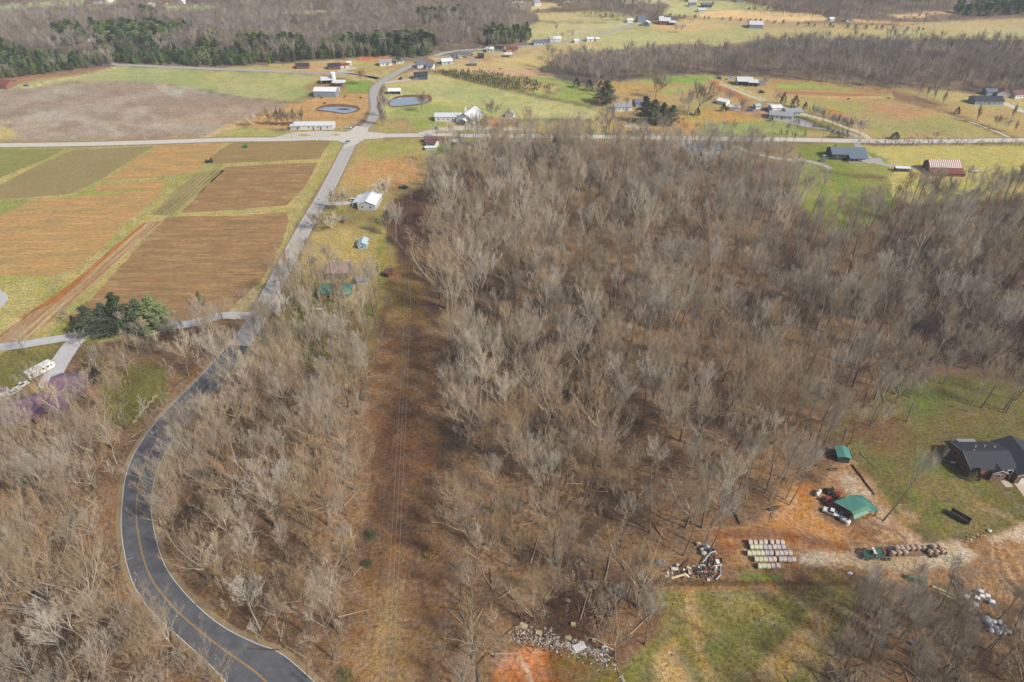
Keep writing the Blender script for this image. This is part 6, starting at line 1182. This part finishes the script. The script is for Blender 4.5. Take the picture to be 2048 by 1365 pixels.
pipe((790,400),(870,310),.6,1.2,.2,SCR[0],'bent grey metal duct, lower half, at the top of the scrap heap'); pipe((868,312),(925,290),1.2,1.0,.2,SCR[0],'grey metal duct bending right at the top of the scrap heap'); pipe((925,570),(975,525),.4,.6,.2,SCR[0],'grey curved pipe at the lower right end of the scrap heap'); pipe((975,525),(968,440),.6,.9,.18,SCR[0],'grey pipe rising along the right side of the scrap heap')
pipe((885,440),(960,432),.6,.7,.2,SCR[1],'pale pipe lying across the right part of the scrap heap'); pipe((750,505),(840,545),.3,.5,.13,SCR[3],'dark red-brown beam at the bottom of the scrap heap','beam','beam',True); pipe((870,440),(890,350),.8,1.1,.12,SCR[4],'brown post standing out of the middle of the scrap heap','beam','beam',True)
pipe((470,555),(620,515),.4,.5,.34,SCR[6],'cream and grey rolled carpet along the lower edge of the scrap heap','carpet_roll','carpet roll'); pipe((1010-360,512),(700-35,505),.5,.6,.3,SCR[1],'white drum at the end of the carpet roll','drum','drum')
def box_at(x, y, sx, sy, sz, yaw, m, label, nm='scrap_box', cat='scrap', z=0, tilt=0):
    A = MB().box(-sx/2, sx/2, -sy/2, sy/2, 0, sz, m); o = A.build(nm, None, None, P(*zj(x, y))+Vector((0,0,z))); o.rotation_euler = (tilt, tilt*.5, R(yaw)); tag(o, label, cat)
box_at(508,462,1.9,.8,.5,-5,SCR[1],'white fridge lying left of the beams in the scrap heap','refrigerator','refrigerator',.1); box_at(935,400,1.0,1.2,.9,5,SCR[1],'white washing machine on the right of the scrap heap','washing_machine','washing machine',.5,.15); box_at(750,210,1.2,1.0,.8,10,mat('pinkish_board', RGB(200,178,168), .8),'pinkish white box above the scrap heap','box','box'); box_at(430,535,1.2,.5,.4,-8,SCR[6],'cream plank box at the lower left of the scrap heap','box','box'); box_at(853,570,.8,.5,.4,0,SCR[1],'white carton at the bottom right of the scrap heap','box','box'); box_at(650,450,1.2,.7,.5,-25,SCR[6],'cream sheet box between the beams and the drum','box','box',.2,.2); box_at(535,415,.9,.6,.3,30,mat('pale_blue_board', RGB(176,190,200), .7),'pale blue sheet behind the white fridge','sheet','sheet',.1,.2)
for x, y, r_, l in ((828,245,1.0,'large grey tank lying under the trees at the top of the scrap heap'),(780,262,.7,'smaller grey rounded tank left of the large one'),(800,305,.9,'brownish rounded tank below the two grey ones')):
    tag(MB().ball((0,0,r_*.75), r_, r_*.75, r_*.78, SCR[0] if r_ != .9 else CONC, 12, 8).build('old_tank', None, None, P(*zj(x, y))), l, 'tank')
LOGD_ = LOGD
def debris(name, pts, mats_, smin, smax, label_kind='stuff', zmax=.5):
    A = MB(); r = random.Random(len(pts))
    for x, y, z in pts:
        s = r.uniform(smin, smax); rot = Matrix.Rotation(r.uniform(0, 6.28), 3, 'Z') @ Matrix.Rotation(r.gauss(0, .5), 3, 'X') @ Matrix.Rotation(r.gauss(0, .4), 3, 'Y'); A.box(-s, s, -s*r.uniform(.15, .7), s*r.uniform(.15, .7), -s*r.uniform(.05, .35), s*r.uniform(.05, .35), r.choice(mats_), rot, (x, y, z))
    o = A.build(name); tag(o, kind='stuff'); return o
r3 = random.Random(8); pts = []
for _ in range(420):
    cx, cy, sx, sy = r3.choice([(880,450,60,80),(880,450,60,80),(760,480,90,50),(560,500,110,50),(840,270,50,40),(900,380,60,60)]); x, y = r3.gauss(cx, sx*.7), r3.gauss(cy, sy*.6); q = P(*zj(x, y)); dd = math.hypot((x-880)/110, (y-450)/120); pts.append((q.x, q.y, max(.06, 1.1*(1-dd)*r3.random()+.06)))
debris('scrap_metal_heap', pts, [SCR[2], SCR[5], SCR[3], SCR[4], SCR[0], SCR[5], SCR[1], SCR[5]], .12, .75)
Zr = lambda x, y: (1000+x/5.851, 1150+y/5.851)
pts = []
path = [(200,690),(320,750),(560,760),(720,810),(900,850),(1050,900),(1180,920),(1280,990)]
for _ in range(1700):
    k = r3.randrange(len(path)-1); t_q = r3.random(); x = path[k][0]*(1-t_q)+path[k+1][0]*t_q+r3.gauss(0, 50); y = path[k][1]*(1-t_q)+path[k+1][1]*t_q+r3.gauss(0, 60 if k < 2 else r3.choice((18, 30, 60))); q = P(*Zr(x, y)); pts.append((q.x, q.y, r3.uniform(.02, .25)))
for _ in range(120): x, y = r3.uniform(1300, 1450), 0; y = 1030+(x-1300)*1.4+r3.gauss(0, 20); q = P(*Zr(x, y)); pts.append((q.x, q.y, .05))
debris('broken_concrete', pts, [mat('rubble_white', RGB(206,204,204), .9, .1), CONC, mat('rubble_grey', RGB(140,138,136), .9, .2), SCR[4], SCR[6], SCR[5], RUST, CONC], .06, .34)
for x, y, s, l, m in ((275,600,1.0,'tan board lying flat above the left end of the rubble',SCR[6]),(795,305,.7,'tan box under the trees above the rubble',SCR[6]),(857,590,.6,'cream drum standing above the rubble',SCR[6]),(800,745,.8,'cream slab on the rubble bank',SCR[6]),(930,850,1.6,'large pale concrete slab in the middle of the rubble',MC['rubble_white']),(1100,775,.5,'grey upright slab behind the rubble',CONC),(1050,195,.6,'yellow box under the trees far above the rubble',mat('mustard', RGB(176,140,60), .8)),(455,680,.8,'cream block at the left of the rubble bank',SCR[6])):
    o = MB().box(-s, s, -s*.6, s*.6, 0, .35 if s > .6 else .8, m).build('slab' if s > .6 else 'box', None, None, P(*Zr(x, y))); o.rotation_euler = (0, 0, rnd.uniform(-.5, .5)); tag(o, l, 'slab' if s > .6 else 'box')
A = MB(); n = 16; vs = []
for j in range(2):
    for r_ in (.28, .8):
        for k in range(n): t = 2*math.pi*k/n; vs.append((r_*math.cos(t)*(1 if r_ < .5 else rnd.uniform(.9, 1.1)), r_*math.sin(t), .5*j))
fs = []
for k in range(n): k2 = (k+1) % n; fs += [(k, k+n, k2+n, k2)[::-1], (2*n+k, 3*n+k, 3*n+k2, 2*n+k2), (n+k, 3*n+k, 3*n+k2, n+k2)[::-1], (k, k2, 2*n+k2, 2*n+k)[::-1]]
tag(A.add(vs, fs, MC['rubble_white']).build('tyre_ring', None, None, P(*Zr(1225, 875))), 'white ring with a dark hole at the right end of the rubble bank', 'ring')
for x, y, l in ((1205, 1142, 'small blue barrel in the thicket at lower right'),): pass
tag(MB().tube((0,0,0),(0,0,.9),.35,n=12,m=BLT).build('barrel', None, None, P(*Z5(548,1025))), 'small blue barrel in the thicket at the lower right', 'barrel'); tag(MB().ball((0,0,.2), .9, .5, .35, WB, 8, 6).build('plastic_sheet', None, None, P(1699, 1148)), 'crumpled white plastic sheet on the grass below the gravel', 'plastic sheet')
pts = []
for _ in range(150):
    x, y = r3.uniform(1330, 1690), r3.uniform(1185, 1350); q = P(x, y); pts.append((q.x, q.y, .03))
debris('dung_and_leaf_clumps', pts, [SCR[5], LOGD_], .12, .3)
pts = []
for _ in range(60): x = r3.uniform(1925, 1975); q = P(x+r3.gauss(0, 3), 1082-(x-1925)*.3+r3.gauss(0, 2)); pts.append((q.x, q.y, .12))
debris('split_firewood', pts, [SCR[6], SCR[4]], .15, .35)
A = MB()
for W_, n_ in ((W1, 420), (W2, 200), (W3, 200), (W5, 90), (W4, 70)):
    xs = [q[0] for q in W_]; ys = [q[1] for q in W_]; k = 0
    while k < n_:
        x, y = r3.uniform(max(min(xs), -100), min(max(xs), 2150)), r3.uniform(min(ys), min(max(ys), 1500))
        if r3.random() > ((y-200)/1200)**.5 or not inpoly(x, y, W_) or inpoly(x, y, DIRT) or inpoly(x, y, BRICKY): continue
        q = P(x, y); a = r3.uniform(0, 3.14); L_ = r3.uniform(1.5, 9); r_ = L_*.02+.03; d = Vector((math.cos(a)*L_, math.sin(a)*L_, r3.uniform(-.05, .3))); A.tube(q+Vector((0,0,r_)), q+d+Vector((0,0,r_)), r_, r_*.4, 5, (LOGL, LOGD, WOOD)[k % 3]); k += 1
tag(A.build('fallen_branches'), kind='stuff')
# dead branches heap
A = MB()
for _ in range(90):
    q = P(*Zr(r3.gauss(1180, 90), r3.gauss(430, 70))); a = r3.uniform(0, 3.14); L_ = r3.uniform(.8, 3); d = Vector((math.cos(a)*L_, math.sin(a)*L_, r3.uniform(-.3, .9))); A.tube(q+Vector((0,0,.3)), q+d+Vector((0,0,.3)), .09, .03, 5, LOGL if r3.random() < .6 else LOGD)
tag(A.build('dead_branch_heap'), kind='stuff')
# ------------------------------------------------------------------ POLES AND WIRES
PW = mat('pale_pole_wood', RGB(176,164,146), .9, .12, 2)
def pole(px, py, H, label, arm=2.2, yaw=0, nm='power_pole', lean=0, tr=True, mm=None):
    e = empty(nm, P(px, py), R(yaw)); tag(e, label, 'power pole'); mm = mm or PW; MB().tube((0,0,-.2),(0,0,H),.17,.12,10,mm).build('post', None, e); A = MB().box(-arm/2, arm/2, -.26, -.13, H-.6, -.45+H, mm).build('crossarm', None, e)
    for x in (-arm/2+.1, 0, arm/2-.1): MB().tube((x, -.2, H-.449), (x, -.2, H-.2), .06, .04, 6, TRIM).build('insulator', None, A)
    if tr: MB().tube((.0,-.42,H-2.4),(.0,-.42,H-1.5),.25,n=10,m=SCR[0]).build('transformer', None, e)
    return e
pole(822, 606, 11.5, 'power pole with crossarm and transformer in the middle of the cleared strip', 2.8); pole(786, 1415, 11.5, 'power pole whose top shows at the bottom edge of the photo', 2.8); pole(823, 398, 11, 'power pole at the head of the cleared strip beside the black pickup', 2.6, tr=False); pole(826, 318, 11, 'thin power pole on the lawn left of the pink mobile home', 2.4, tr=False); pole(822, 262, 11, 'power pole beside the crossing road left of the church', 2.4)
for x, y, H_, l in ((291,282,10.5,'power pole beside the road at the lower edge of the tan ploughed field'),(14,284,11,'power pole at the left edge beside the crossing road'),(584,277,9,'thin dark pole at the left end of the gravel forecourt'),(1610,255,10,'power pole on the strip of lawn by the ranch house drive'),(1641,290,9,'power pole below the crossing road left of the dark green house'),(1793,292,9,'power pole in the hedge at the right of the crossing road'),(762,150,10,'pale power pole at the first bend of the north road'),(814,160,10,'pale power pole left of the dark navy house')): pole(x, y, H_, l, 1.8, tr=False)
def hframe(px, py, H, label):
    e = empty('pylon', P(px, py), R(0)); tag(e, label, 'pylon'); A = MB()
    for x in (-2.2, 2.2): MB().tube((x,0,-.2),(x,0,H),.24,.16,8,SCR[0]).build('leg', None, e)
    MB().box(-4.5,4.5,-.15,.15,H-2,H-1.7,SCR[0]).build('crossarm', None, e); MB().tube((-2.2,.3,H-6),(2.2,.3,H-2.2),.08,m=SCR[0],n=5).tube((2.2,-.3,H-6),(-2.2,-.3,H-2.2),.08,m=SCR[0],n=5).build('brace', None, e)
hframe(150, 104, 20, 'pale H-shaped pylon at upper left between the pine stands'); hframe(352, 110, 17, 'pale H-shaped pylon above the dark pines, second from left'); hframe(552, 112, 19, 'pale H-shaped pylon among thin pines, third from left'); hframe(769, 112, 17, 'pale H-shaped pylon behind the cottage and cedar'); hframe(1813, 142, 22, 'pale H-shaped pylon among the bare trees of the right woods')
WIR = mat('pale_wire', RGB(190,180,160), .5, .05)
tops = [P(786, 1415), P(822, 606), P(823, 398), P(826, 318), P(822, 262)]; HH = [11.5, 11.5, 11, 11, 11]
for k in range(4):
    for j, x in enumerate((-1.2, 0, 1.2)):
        a = tops[k]+Vector((x, -.2, HH[k]-.2)); b2 = tops[k+1]+Vector((x*(.9), -.2, HH[k+1]-.2)); A = MB(); n = 14; c = a.copy(); pv_ = None
        for i in range(n+1):
            t = i/n; p = a.lerp(b2, t); p.z -= 4*t*(1-t)*(b2-a).length*.012
            if pv_ is not None: A.tube(pv_-c, p-c, .028, n=3, m=WIR, cap=False)
            pv_ = p
        tag(A.build('wire', None, None, c), f"{['left','middle','right'][j]} wire strung over the {['near strip, bottom edge to the transformer pole','upper strip from the transformer pole to the black pickup','lawn beyond the black pickup','lawn up to the crossing road'][k]}", 'wire')
# zigzag rail fence
zf = empty('rail_fence', P(280, 850)); tag(zf, 'zigzag split-rail fence between the yard and the curved road', 'fence'); o0 = P(280, 850)
zz = [(1440,885),(1395,905),(1398,935),(1352,952),(1355,980),(1312,1000),(1310,1030),(1276,1045),(1278,1070),(1240,1085),(1250,1110),(1215,1128)]
RAIL = mat('split_rail', RGB(186,172,150), .9, .15, 2)
for a, b2 in zip(zz, zz[1:]):
    p, q = P(a[0]/4.55, 600+a[1]/4.55)-o0, P(b2[0]/4.55, 600+b2[1]/4.55)-o0
    for z in (.35, .75, 1.15): MB().tube(p+Vector((0,0,z)), q+Vector((0,0,z+.06)), .08, n=6, m=RAIL).build('rail', None, zf)
# post-and-wire fences
def fence(pxs, label, step=6, h_=1.2):
    W = [P(*p) for p in pxs]; e = empty('field_fence', W[0]); tag(e, label, 'fence'); Wm = MB(); c = W[0]; pm = None
    for a, b2 in zip(W, W[1:]):
        n = max(1, int((b2-a).length/step))
        for i in range(n):
            p = a.lerp(b2, i/n)-c; o = bpy.data.objects.new('fence_post', pm) if pm else MB().box(-.07,.07,-.07,.07,-.1,h_,WOOD).build('fence_post', None, None)
            if pm: col.objects.link(o)
            pm = o.data; o.parent = e; o.location = p
        for z in (.4, .8, 1.1): Wm.tube(a-c+Vector((0,0,z)), b2-c+Vector((0,0,z)), .02, n=3, m=STEEL, cap=False)
    Wm.build('fence_wire', None, e)
fence([(500,240),(600,238),(700,238),(735,236)], 'post and wire fence round the pond pasture left of the north road'); fence([(740,188),(742,215),(728,240),(700,262)], 'post and wire fence along the left side of the north road'); fence([(480,196),(600,207),(650,190),(742,186)], 'post and wire fence below the blue-grey metal barn'); fence([(1790,200),(1850,215),(1930,245),(2000,272)], 'post and wire fence along the ditch of the right pasture', 9); fence([(590,145),(640,147),(660,148)], 'dark board fence in front of the left rise houses', 3)
# ------------------------------------------------------------------ SINGLE TREES AND SHRUBS
def tree(k, px, py, H, label, wide=1.0, cat='tree', group=None, nm='bare_tree'):
    if py < 480: return inst_tree(FARH[{3: 0, 0: 2, 7: 2, 5: 3, 2: 1, 8: 4, 1: 4}.get(k, 1)], nm, P(px, py), H, 21 if k in (2, 5, 8) else 24, label, cat, group, wide=wide)
    return inst_tree(HERO[k], nm, P(px, py), H, 26*(.9 if k not in (2, 5, 8) else .82), label, cat, group, wide=wide)
def con(k, px, py, H, label, wide=1.0, nm='pine_tree', cat='pine tree', group=None):
    pr = PINE[k] if k < 3 else CEDAR[k-3]; return inst_tree(pr, nm, P(px, py), H, [16,14,15,8,7,4][k], label, cat, group, wide=wide)
for k, x, y, H, l, w_ in ((0,190,672,15,'dark pine second from the left in the clump behind the drive',1.5),(2,250,664,19,'tallest dark pine in the middle of the clump behind the drive',1.35),(1,318,660,17,'yellow-green pine at the right end of the clump behind the drive',1.4),(0,222,668,15,'dark pine in the middle left of the clump behind the drive',1.4),(0,162,676,11,'low grey-green pine at the left end of the clump behind the drive',1.2),(2,288,664,16,'dark pine between the tallest and the yellow-green one',1.4)): con(k, x, y, H, l, w_)
con(1, 405, 618, 9, 'small green pine above the pale bare tree beside the brown field', .9); con(2, 1212, 208, 18, 'broad dark pine at the edge of the grove right of the tree farm', 1.7); con(0, 800, 126, 15, 'big dark cedar beside the north road', 1.1, 'cedar_tree', 'cedar'); con(0, 1113, 298, 13, 'dark conifer standing up through the bare trees below the crossing road', .9)
for i, (x, y, H) in enumerate(((1288,246,19),(1306,249,18),(1324,247,15),(1342,250,14))): con(i % 3, x, y, H, f'dark conifer {["leftmost","second","third","rightmost"][i]} in the clump above the crossing road', 1.5, group='dark conifers above the crossing road')
for x, y, H, l in ((1153,176,8,'left of three small dark cedars at the field corner'),(1178,182,9,'middle of three small dark cedars at the field corner'),(1200,185,9,'right of three small dark cedars at the field corner')): con(4, x, y, H, l, 1.0, 'cedar_tree', 'cedar')
for x, y, H, k, l, w_ in ((1565,209,9,4,'narrow dark cedar behind the ranch house',.7),(1588,215,9,4,'pointed dark cedar right of the ranch house roof',1),(1609,220,6,3,'low dark cedar at the left end of the rounded row',1),(1446,224,6,4,'round dark bush beside the long white shed',1.2),(1542,243,4,4,'dark bush at the corner of the ranch house',1),(1913,229,5.5,4,'round dark bush alone in the right pasture',1),(1789,279,5,4,'wide dark bush beside the crossing road',1.6),(1394,232,6,4,'dark bush right of the white car in the grove',1),(890,741,1,4,'x',1)):
    if l != 'x': con(k, x, y, H, l, w_, 'evergreen_bush', 'bush')
for i, x in enumerate((1661,1673,1681.5,1690.5)): con(5, x, 276.5, 5.5, f'clipped cone evergreen, {ORD[i]} of four beside the crossing road', 1.1, 'cone_evergreen', 'evergreen', 'four cone evergreens by the crossing road')
for i, (x, y) in enumerate(((1589,245),(1594,248),(1597,252),(1627,256),(1655,262),(1609,274),(1560,270),(1572,271),(1602,225))): con(5, x, y, 4, f'small cone evergreen by the ranch house drive, {ORD[i]} of nine', 1, 'cone_evergreen', 'evergreen', 'small evergreens by the ranch house drive')
for i, x in enumerate((541,554,566,578,590,603)): inst_tree(FARH[0], 'upright_tree', P(x, 252), 12.5, 23, f'upright brown bare tree, {ORD[i]} from the left in the row behind the long white building', 'tree', 'row of upright trees behind the long white building', wide=1.25)
for i, (x, y) in enumerate(((1622,239),(1632,243),(1642,248),(1662,257),(1672,260),(1684,264),(1696,267),(1717,275))): inst_tree(FARH[[1,4][i % 2]], 'rounded_tree', P(x, y), 10.5 if i < 7 else 12, 20, f'rounded bare tree, {ORD[i]} from the left in the row along the pale lane', 'tree', 'rounded trees along the pale lane', wide=.85)
for k, x, y, H, l, w_ in ((2,487,252,8,'small bare tree at the left of the pair beside the tan field',1),(8,506,252,8,'small bare tree at the right of the pair beside the tan field',1),(5,723,172,13,'spreading bare tree on the green lawn by the farm sheds',1),(0,660-2,0,0,'',1),(5,845,226,14,'dark bare tree standing in front of the right pond',.9),(2,983,240,14,'big brown bare tree right of the church',1),(3,766,252,19,'tall bare tree beside the bend of the north road, nearer one',1),(7,772,236,17,'tall bare tree beside the bend of the north road, farther one',1),(8,873,276,9,'bare tree on the verge in front of the church',1),(5,1311,196,17,'wide bare tree above the dark conifers',1.1),(5,1395,228,22,'huge rounded bare tree in front of the brown garden',1.1),(2,1375,232,19,'pale bare tree left of the huge rounded one',1),(5,1483,222,9,'brown-leaved spreading tree left of the ranch house',1.2),(2,1457,205,10,'small rounded tree above the long white shed',.9),(2,1528,172,8,'bare tree right of the open barn',.9),(8,1553,208,9,'small grey bare tree behind the ranch house',1),(8,1350,66,9,'left of two round bare trees in the far green field',.8),(8,1363,66,9,'right of two round bare trees in the far green field',.9),(2,1113,66,9,'lone thin bare tree in the far left pasture',.6),
    (8,1833,278,4,'low round bare shrub by the crossing road, left one',1.2),(2,1871,278,5,'low round bare shrub by the crossing road, right one',1.2),(3,1838,190,11,'upright bare tree, left end of the far right row',.6),(3,1852,197,11,'upright bare tree, second in the far right row',.6),(3,1866,203,12,'upright bare tree, third in the far right row',.6),(3,1884,210,11,'upright bare tree, right end of the far right row',.7),(2,1992,256,9,'small bare tree, left of three on the far right lawn',1),(8,2010,262,9,'small bare tree, middle of three on the far right lawn',.8),(3,2028,266,9,'small bare tree, right of three on the far right lawn',.7),(3,1952,246,13,'thin pale bare tree beside the ditch',.7),(3,2022,240,12,'thin bare tree right of the ditch',.7),(2,1862,258,8,'x',1),
    (8,686,423,13,'rounded bare tree beside the drive of the white house',.9),(2,668,420,12,'dark bare tree at the left of the drive of the white house',.7),(5,632,462,10,'wide low bare tree overhanging the straight road',1.2),(8,668,462,9,'low grey bare tree right of the one overhanging the road',1.2),(7,793,482,21,'tall pale-trunked bare tree right of the light-blue shed',.9),(3,775,470,16,'bare tree behind the pale-trunked one',1),(8,770,400,13,'grey bare tree against the roof of the white house',1),(5,52,710,12,'bare tree standing beside the concrete drive at the left edge',1),
    (5,893,618,31,'huge spreading tan bare tree at the edge of the power line strip',1.25),(8,905,560,24,'wide tan bare tree above the huge spreading one',1.1),(5,950,568,30,'huge pale bare tree right of the power line strip',1.15),(2,1026,600,29,'tall dome-shaped bare tree in the large wood',1.1),(1,945,770,25,'bright pale-branched tree at the left edge of the large wood',1.1),(4,1762,1040,1,'x',1),(5,135,960,24,'pale forking tree below the purple-roofed house',1.1),(2,110,1030,26,'tall pale tree at the lower left below the purple roofs',1),(1,1290,1290,22,'slim white-barked tree at the left edge of the green meadow',1),(5,1275,1215,22,'large pale tree left of the abandoned grey car',1),(5,445,640,10,'low spreading silvery tree beside the brown field',1.5),(5,310,770,14,'x',1),(8,255,750,13,'dark rounded bare tree right of the pale drive',1.3)):
    if H and l != 'x': tree(k, x, y, H, l, w_)
con(4, 198, 765, 7, 'green holly right of the purple roof', 1, 'evergreen_bush', 'bush'); con(4, 1945, 960, 5.5, 'dark clipped evergreen at the front corner of the brick house', .8, 'evergreen_bush', 'bush')
for x, y, s, c, l in ((868,1112,2.6,RGB(170,136,70),'yellow-brown leafy shrub at the right edge of the power line strip'),(742,1072,1.8,RGB(74,90,44),'dark green shrub at the left edge of the power line strip'),(735,1130,1.5,RGB(80,92,48),'small green shrub below the dark green one'),(690,1355,2.4,RGB(86,98,50),'green shrub at the bottom of the wood beside the strip'),(120,700,.1,RGB(80,80,40),'x')):
    if l == 'x': continue
    B2 = MB(); sprays(B2, Vector((0,0,s*.5)), s, 500, random.Random(int(x)), .32, mat(f'shrub_leaves_{int(x)}', c, .9, .3, 1), .6); A = MB()
    for k in range(6): A.tube((0,0,0), (rnd.gauss(0,s*.4), rnd.gauss(0,s*.4), s), .05, .02, 4, BARK[2])
    e = empty('leafy_shrub', P(x, y)); tag(e, l, 'shrub'); B2.build('leaves', None, e); A.build('stems', None, e)
# the tree that leans over the dirt yard
lt = tree(3, 1766, 1042, 27, 'tall dark tree leaning right beside the green workshop', .8); lt.rotation_euler = (R(-2), R(17), .3)
for i, (x, y, H) in enumerate(((1366,1112,25),(1404,1098,25),(1418,1104,25),(1570,1000,24),(1578,1010,25),(1540,1000,24),(1672,1262,20),(1700,1240,20),(1725,1262,20),(1752,1275,19),(1690,1282,19),(1785,1300,19),(1262,1200,20))):
    e = tree([3,7][i % 2], x, y, H, f"tall dark-trunked tree {['above the scrap heap, left of three','above the scrap heap, middle of three','above the scrap heap, right of three','at the left edge of the dirt yard, back one','at the left edge of the dirt yard, front one','left of the pair at the dirt yard','at the right edge of the meadow, first from left','at the right edge of the meadow, second from left','at the right edge of the meadow, third from left','at the right edge of the meadow, fourth from left','at the right edge of the meadow, lower one','at the right edge of the meadow, rightmost','between the rubble and the meadow'][i]}", .75); e.rotation_euler = (0, R(6), rnd.uniform(0, .6))
# tree farm: rows of little evergreens
FM = [cedar(50+i, 2.3, .9, NEED[[0,1,2][i]], 60, .5) for i in range(3)]; FJ = [joinmesh(a, b2, 'young_evergreen') for a, b2 in FM]
TFP = [(846,139),(960,143),(1060,160),(1125,178),(1090,184),(1060,186),(980,176),(900,156)]
W = [P(*p) for p in TFP]; cand = []
y = min(p.y for p in W)
while y < max(p.y for p in W):
    x = min(p.x for p in W)
    while x < max(p.x for p in W):
        px, py = PX(x, y+.12*x)
        if inpoly(px, py, TFP):
            dens = .95 if (py-139) > (px-846)*.125 and px < 1040 else .45
            if rnd.random() < dens*(1 if px < 1080 else .6): cand.append((x+rnd.uniform(-.3, .3), y+.12*x+rnd.uniform(-.3, .3), py))
        x += 2.0
    y += 2.8
cand.sort(key=lambda q: -q[2])
for x, y, py in cand[:300]:
    o = bpy.data.objects.new('young_evergreen', FJ[rnd.randrange(3)]); col.objects.link(o); o.location = (x, y, 0); s = rnd.uniform(.75, 1.2); o.scale = (s, s, s); o.rotation_euler = (0, 0, rnd.uniform(0, 6)); tag(o, 'young evergreen in the planted rows of the tree farm beyond the church', 'young tree', 'evergreens of the tree farm rows')
FJC = bpy.data.collections.new('young_evergreen_kinds')
for m_ in FJ: o = bpy.data.objects.new('young_evergreen_kind', m_); FJC.objects.link(o)
if len(cand) > 300: gn_scatter('tree_farm_rows', [(x, y, 0, rnd.uniform(.75, 1.2), rnd.uniform(0, 6), rnd.randrange(3)) for x, y, py in cand[300:]], FJC)
# dark cedars in the far hedges
hc = []
for q, sp_ in (([(1330,34),(1400,38),(1500,44),(1600,52),(1700,58),(1860,62)], 9), ([(1190,34),(1240,36)], 9), ([(1420,12),(1440,14)], 12), ([(1060,24),(1100,26)], 15), ([(1480,22),(1560,20)], 10)):
    Wq = [P(*p) for p in q]
    for a, b2 in zip(Wq, Wq[1:]):
        n = max(1, int((b2-a).length/sp_))
        for j in range(n): p = a.lerp(b2, (j+rnd.random())/n); hc.append((p.x, p.y))
for i, (x, y) in enumerate(hc[:160]):
    o = bpy.data.objects.new('hedge_cedar', FJ[0]); col.objects.link(o); o.location = (x, y, 0); s = rnd.uniform(1.2, 2.2); o.scale = (s*1.2, s*1.2, s); tag(o, 'small dark cedar in the hedges between the far fields', 'cedar', 'dark cedars in the far hedges')
# ------------------------------------------------------------------ HAZE
hb = MB().box(-9500, 9500, -6500, 11500, -1.5, 166)
hzo = hb.build('haze'); tag(hzo, kind='stuff')
hm = bpy.data.materials.new('haze_air'); hm.use_nodes = True; t = hm.node_tree
for n in list(t.nodes):
    if n.type == 'BSDF_PRINCIPLED': t.nodes.remove(n)
out = [n for n in t.nodes if n.type == 'OUTPUT_MATERIAL'][0]
pv = t.nodes.new('ShaderNodeVolumePrincipled'); pv.inputs['Color'].default_value = (.78, .87, 1, 1); pv.inputs['Density'].default_value = .00012
t.links.new(pv.outputs[0], out.inputs['Volume']); hzo.data.materials.append(hm)
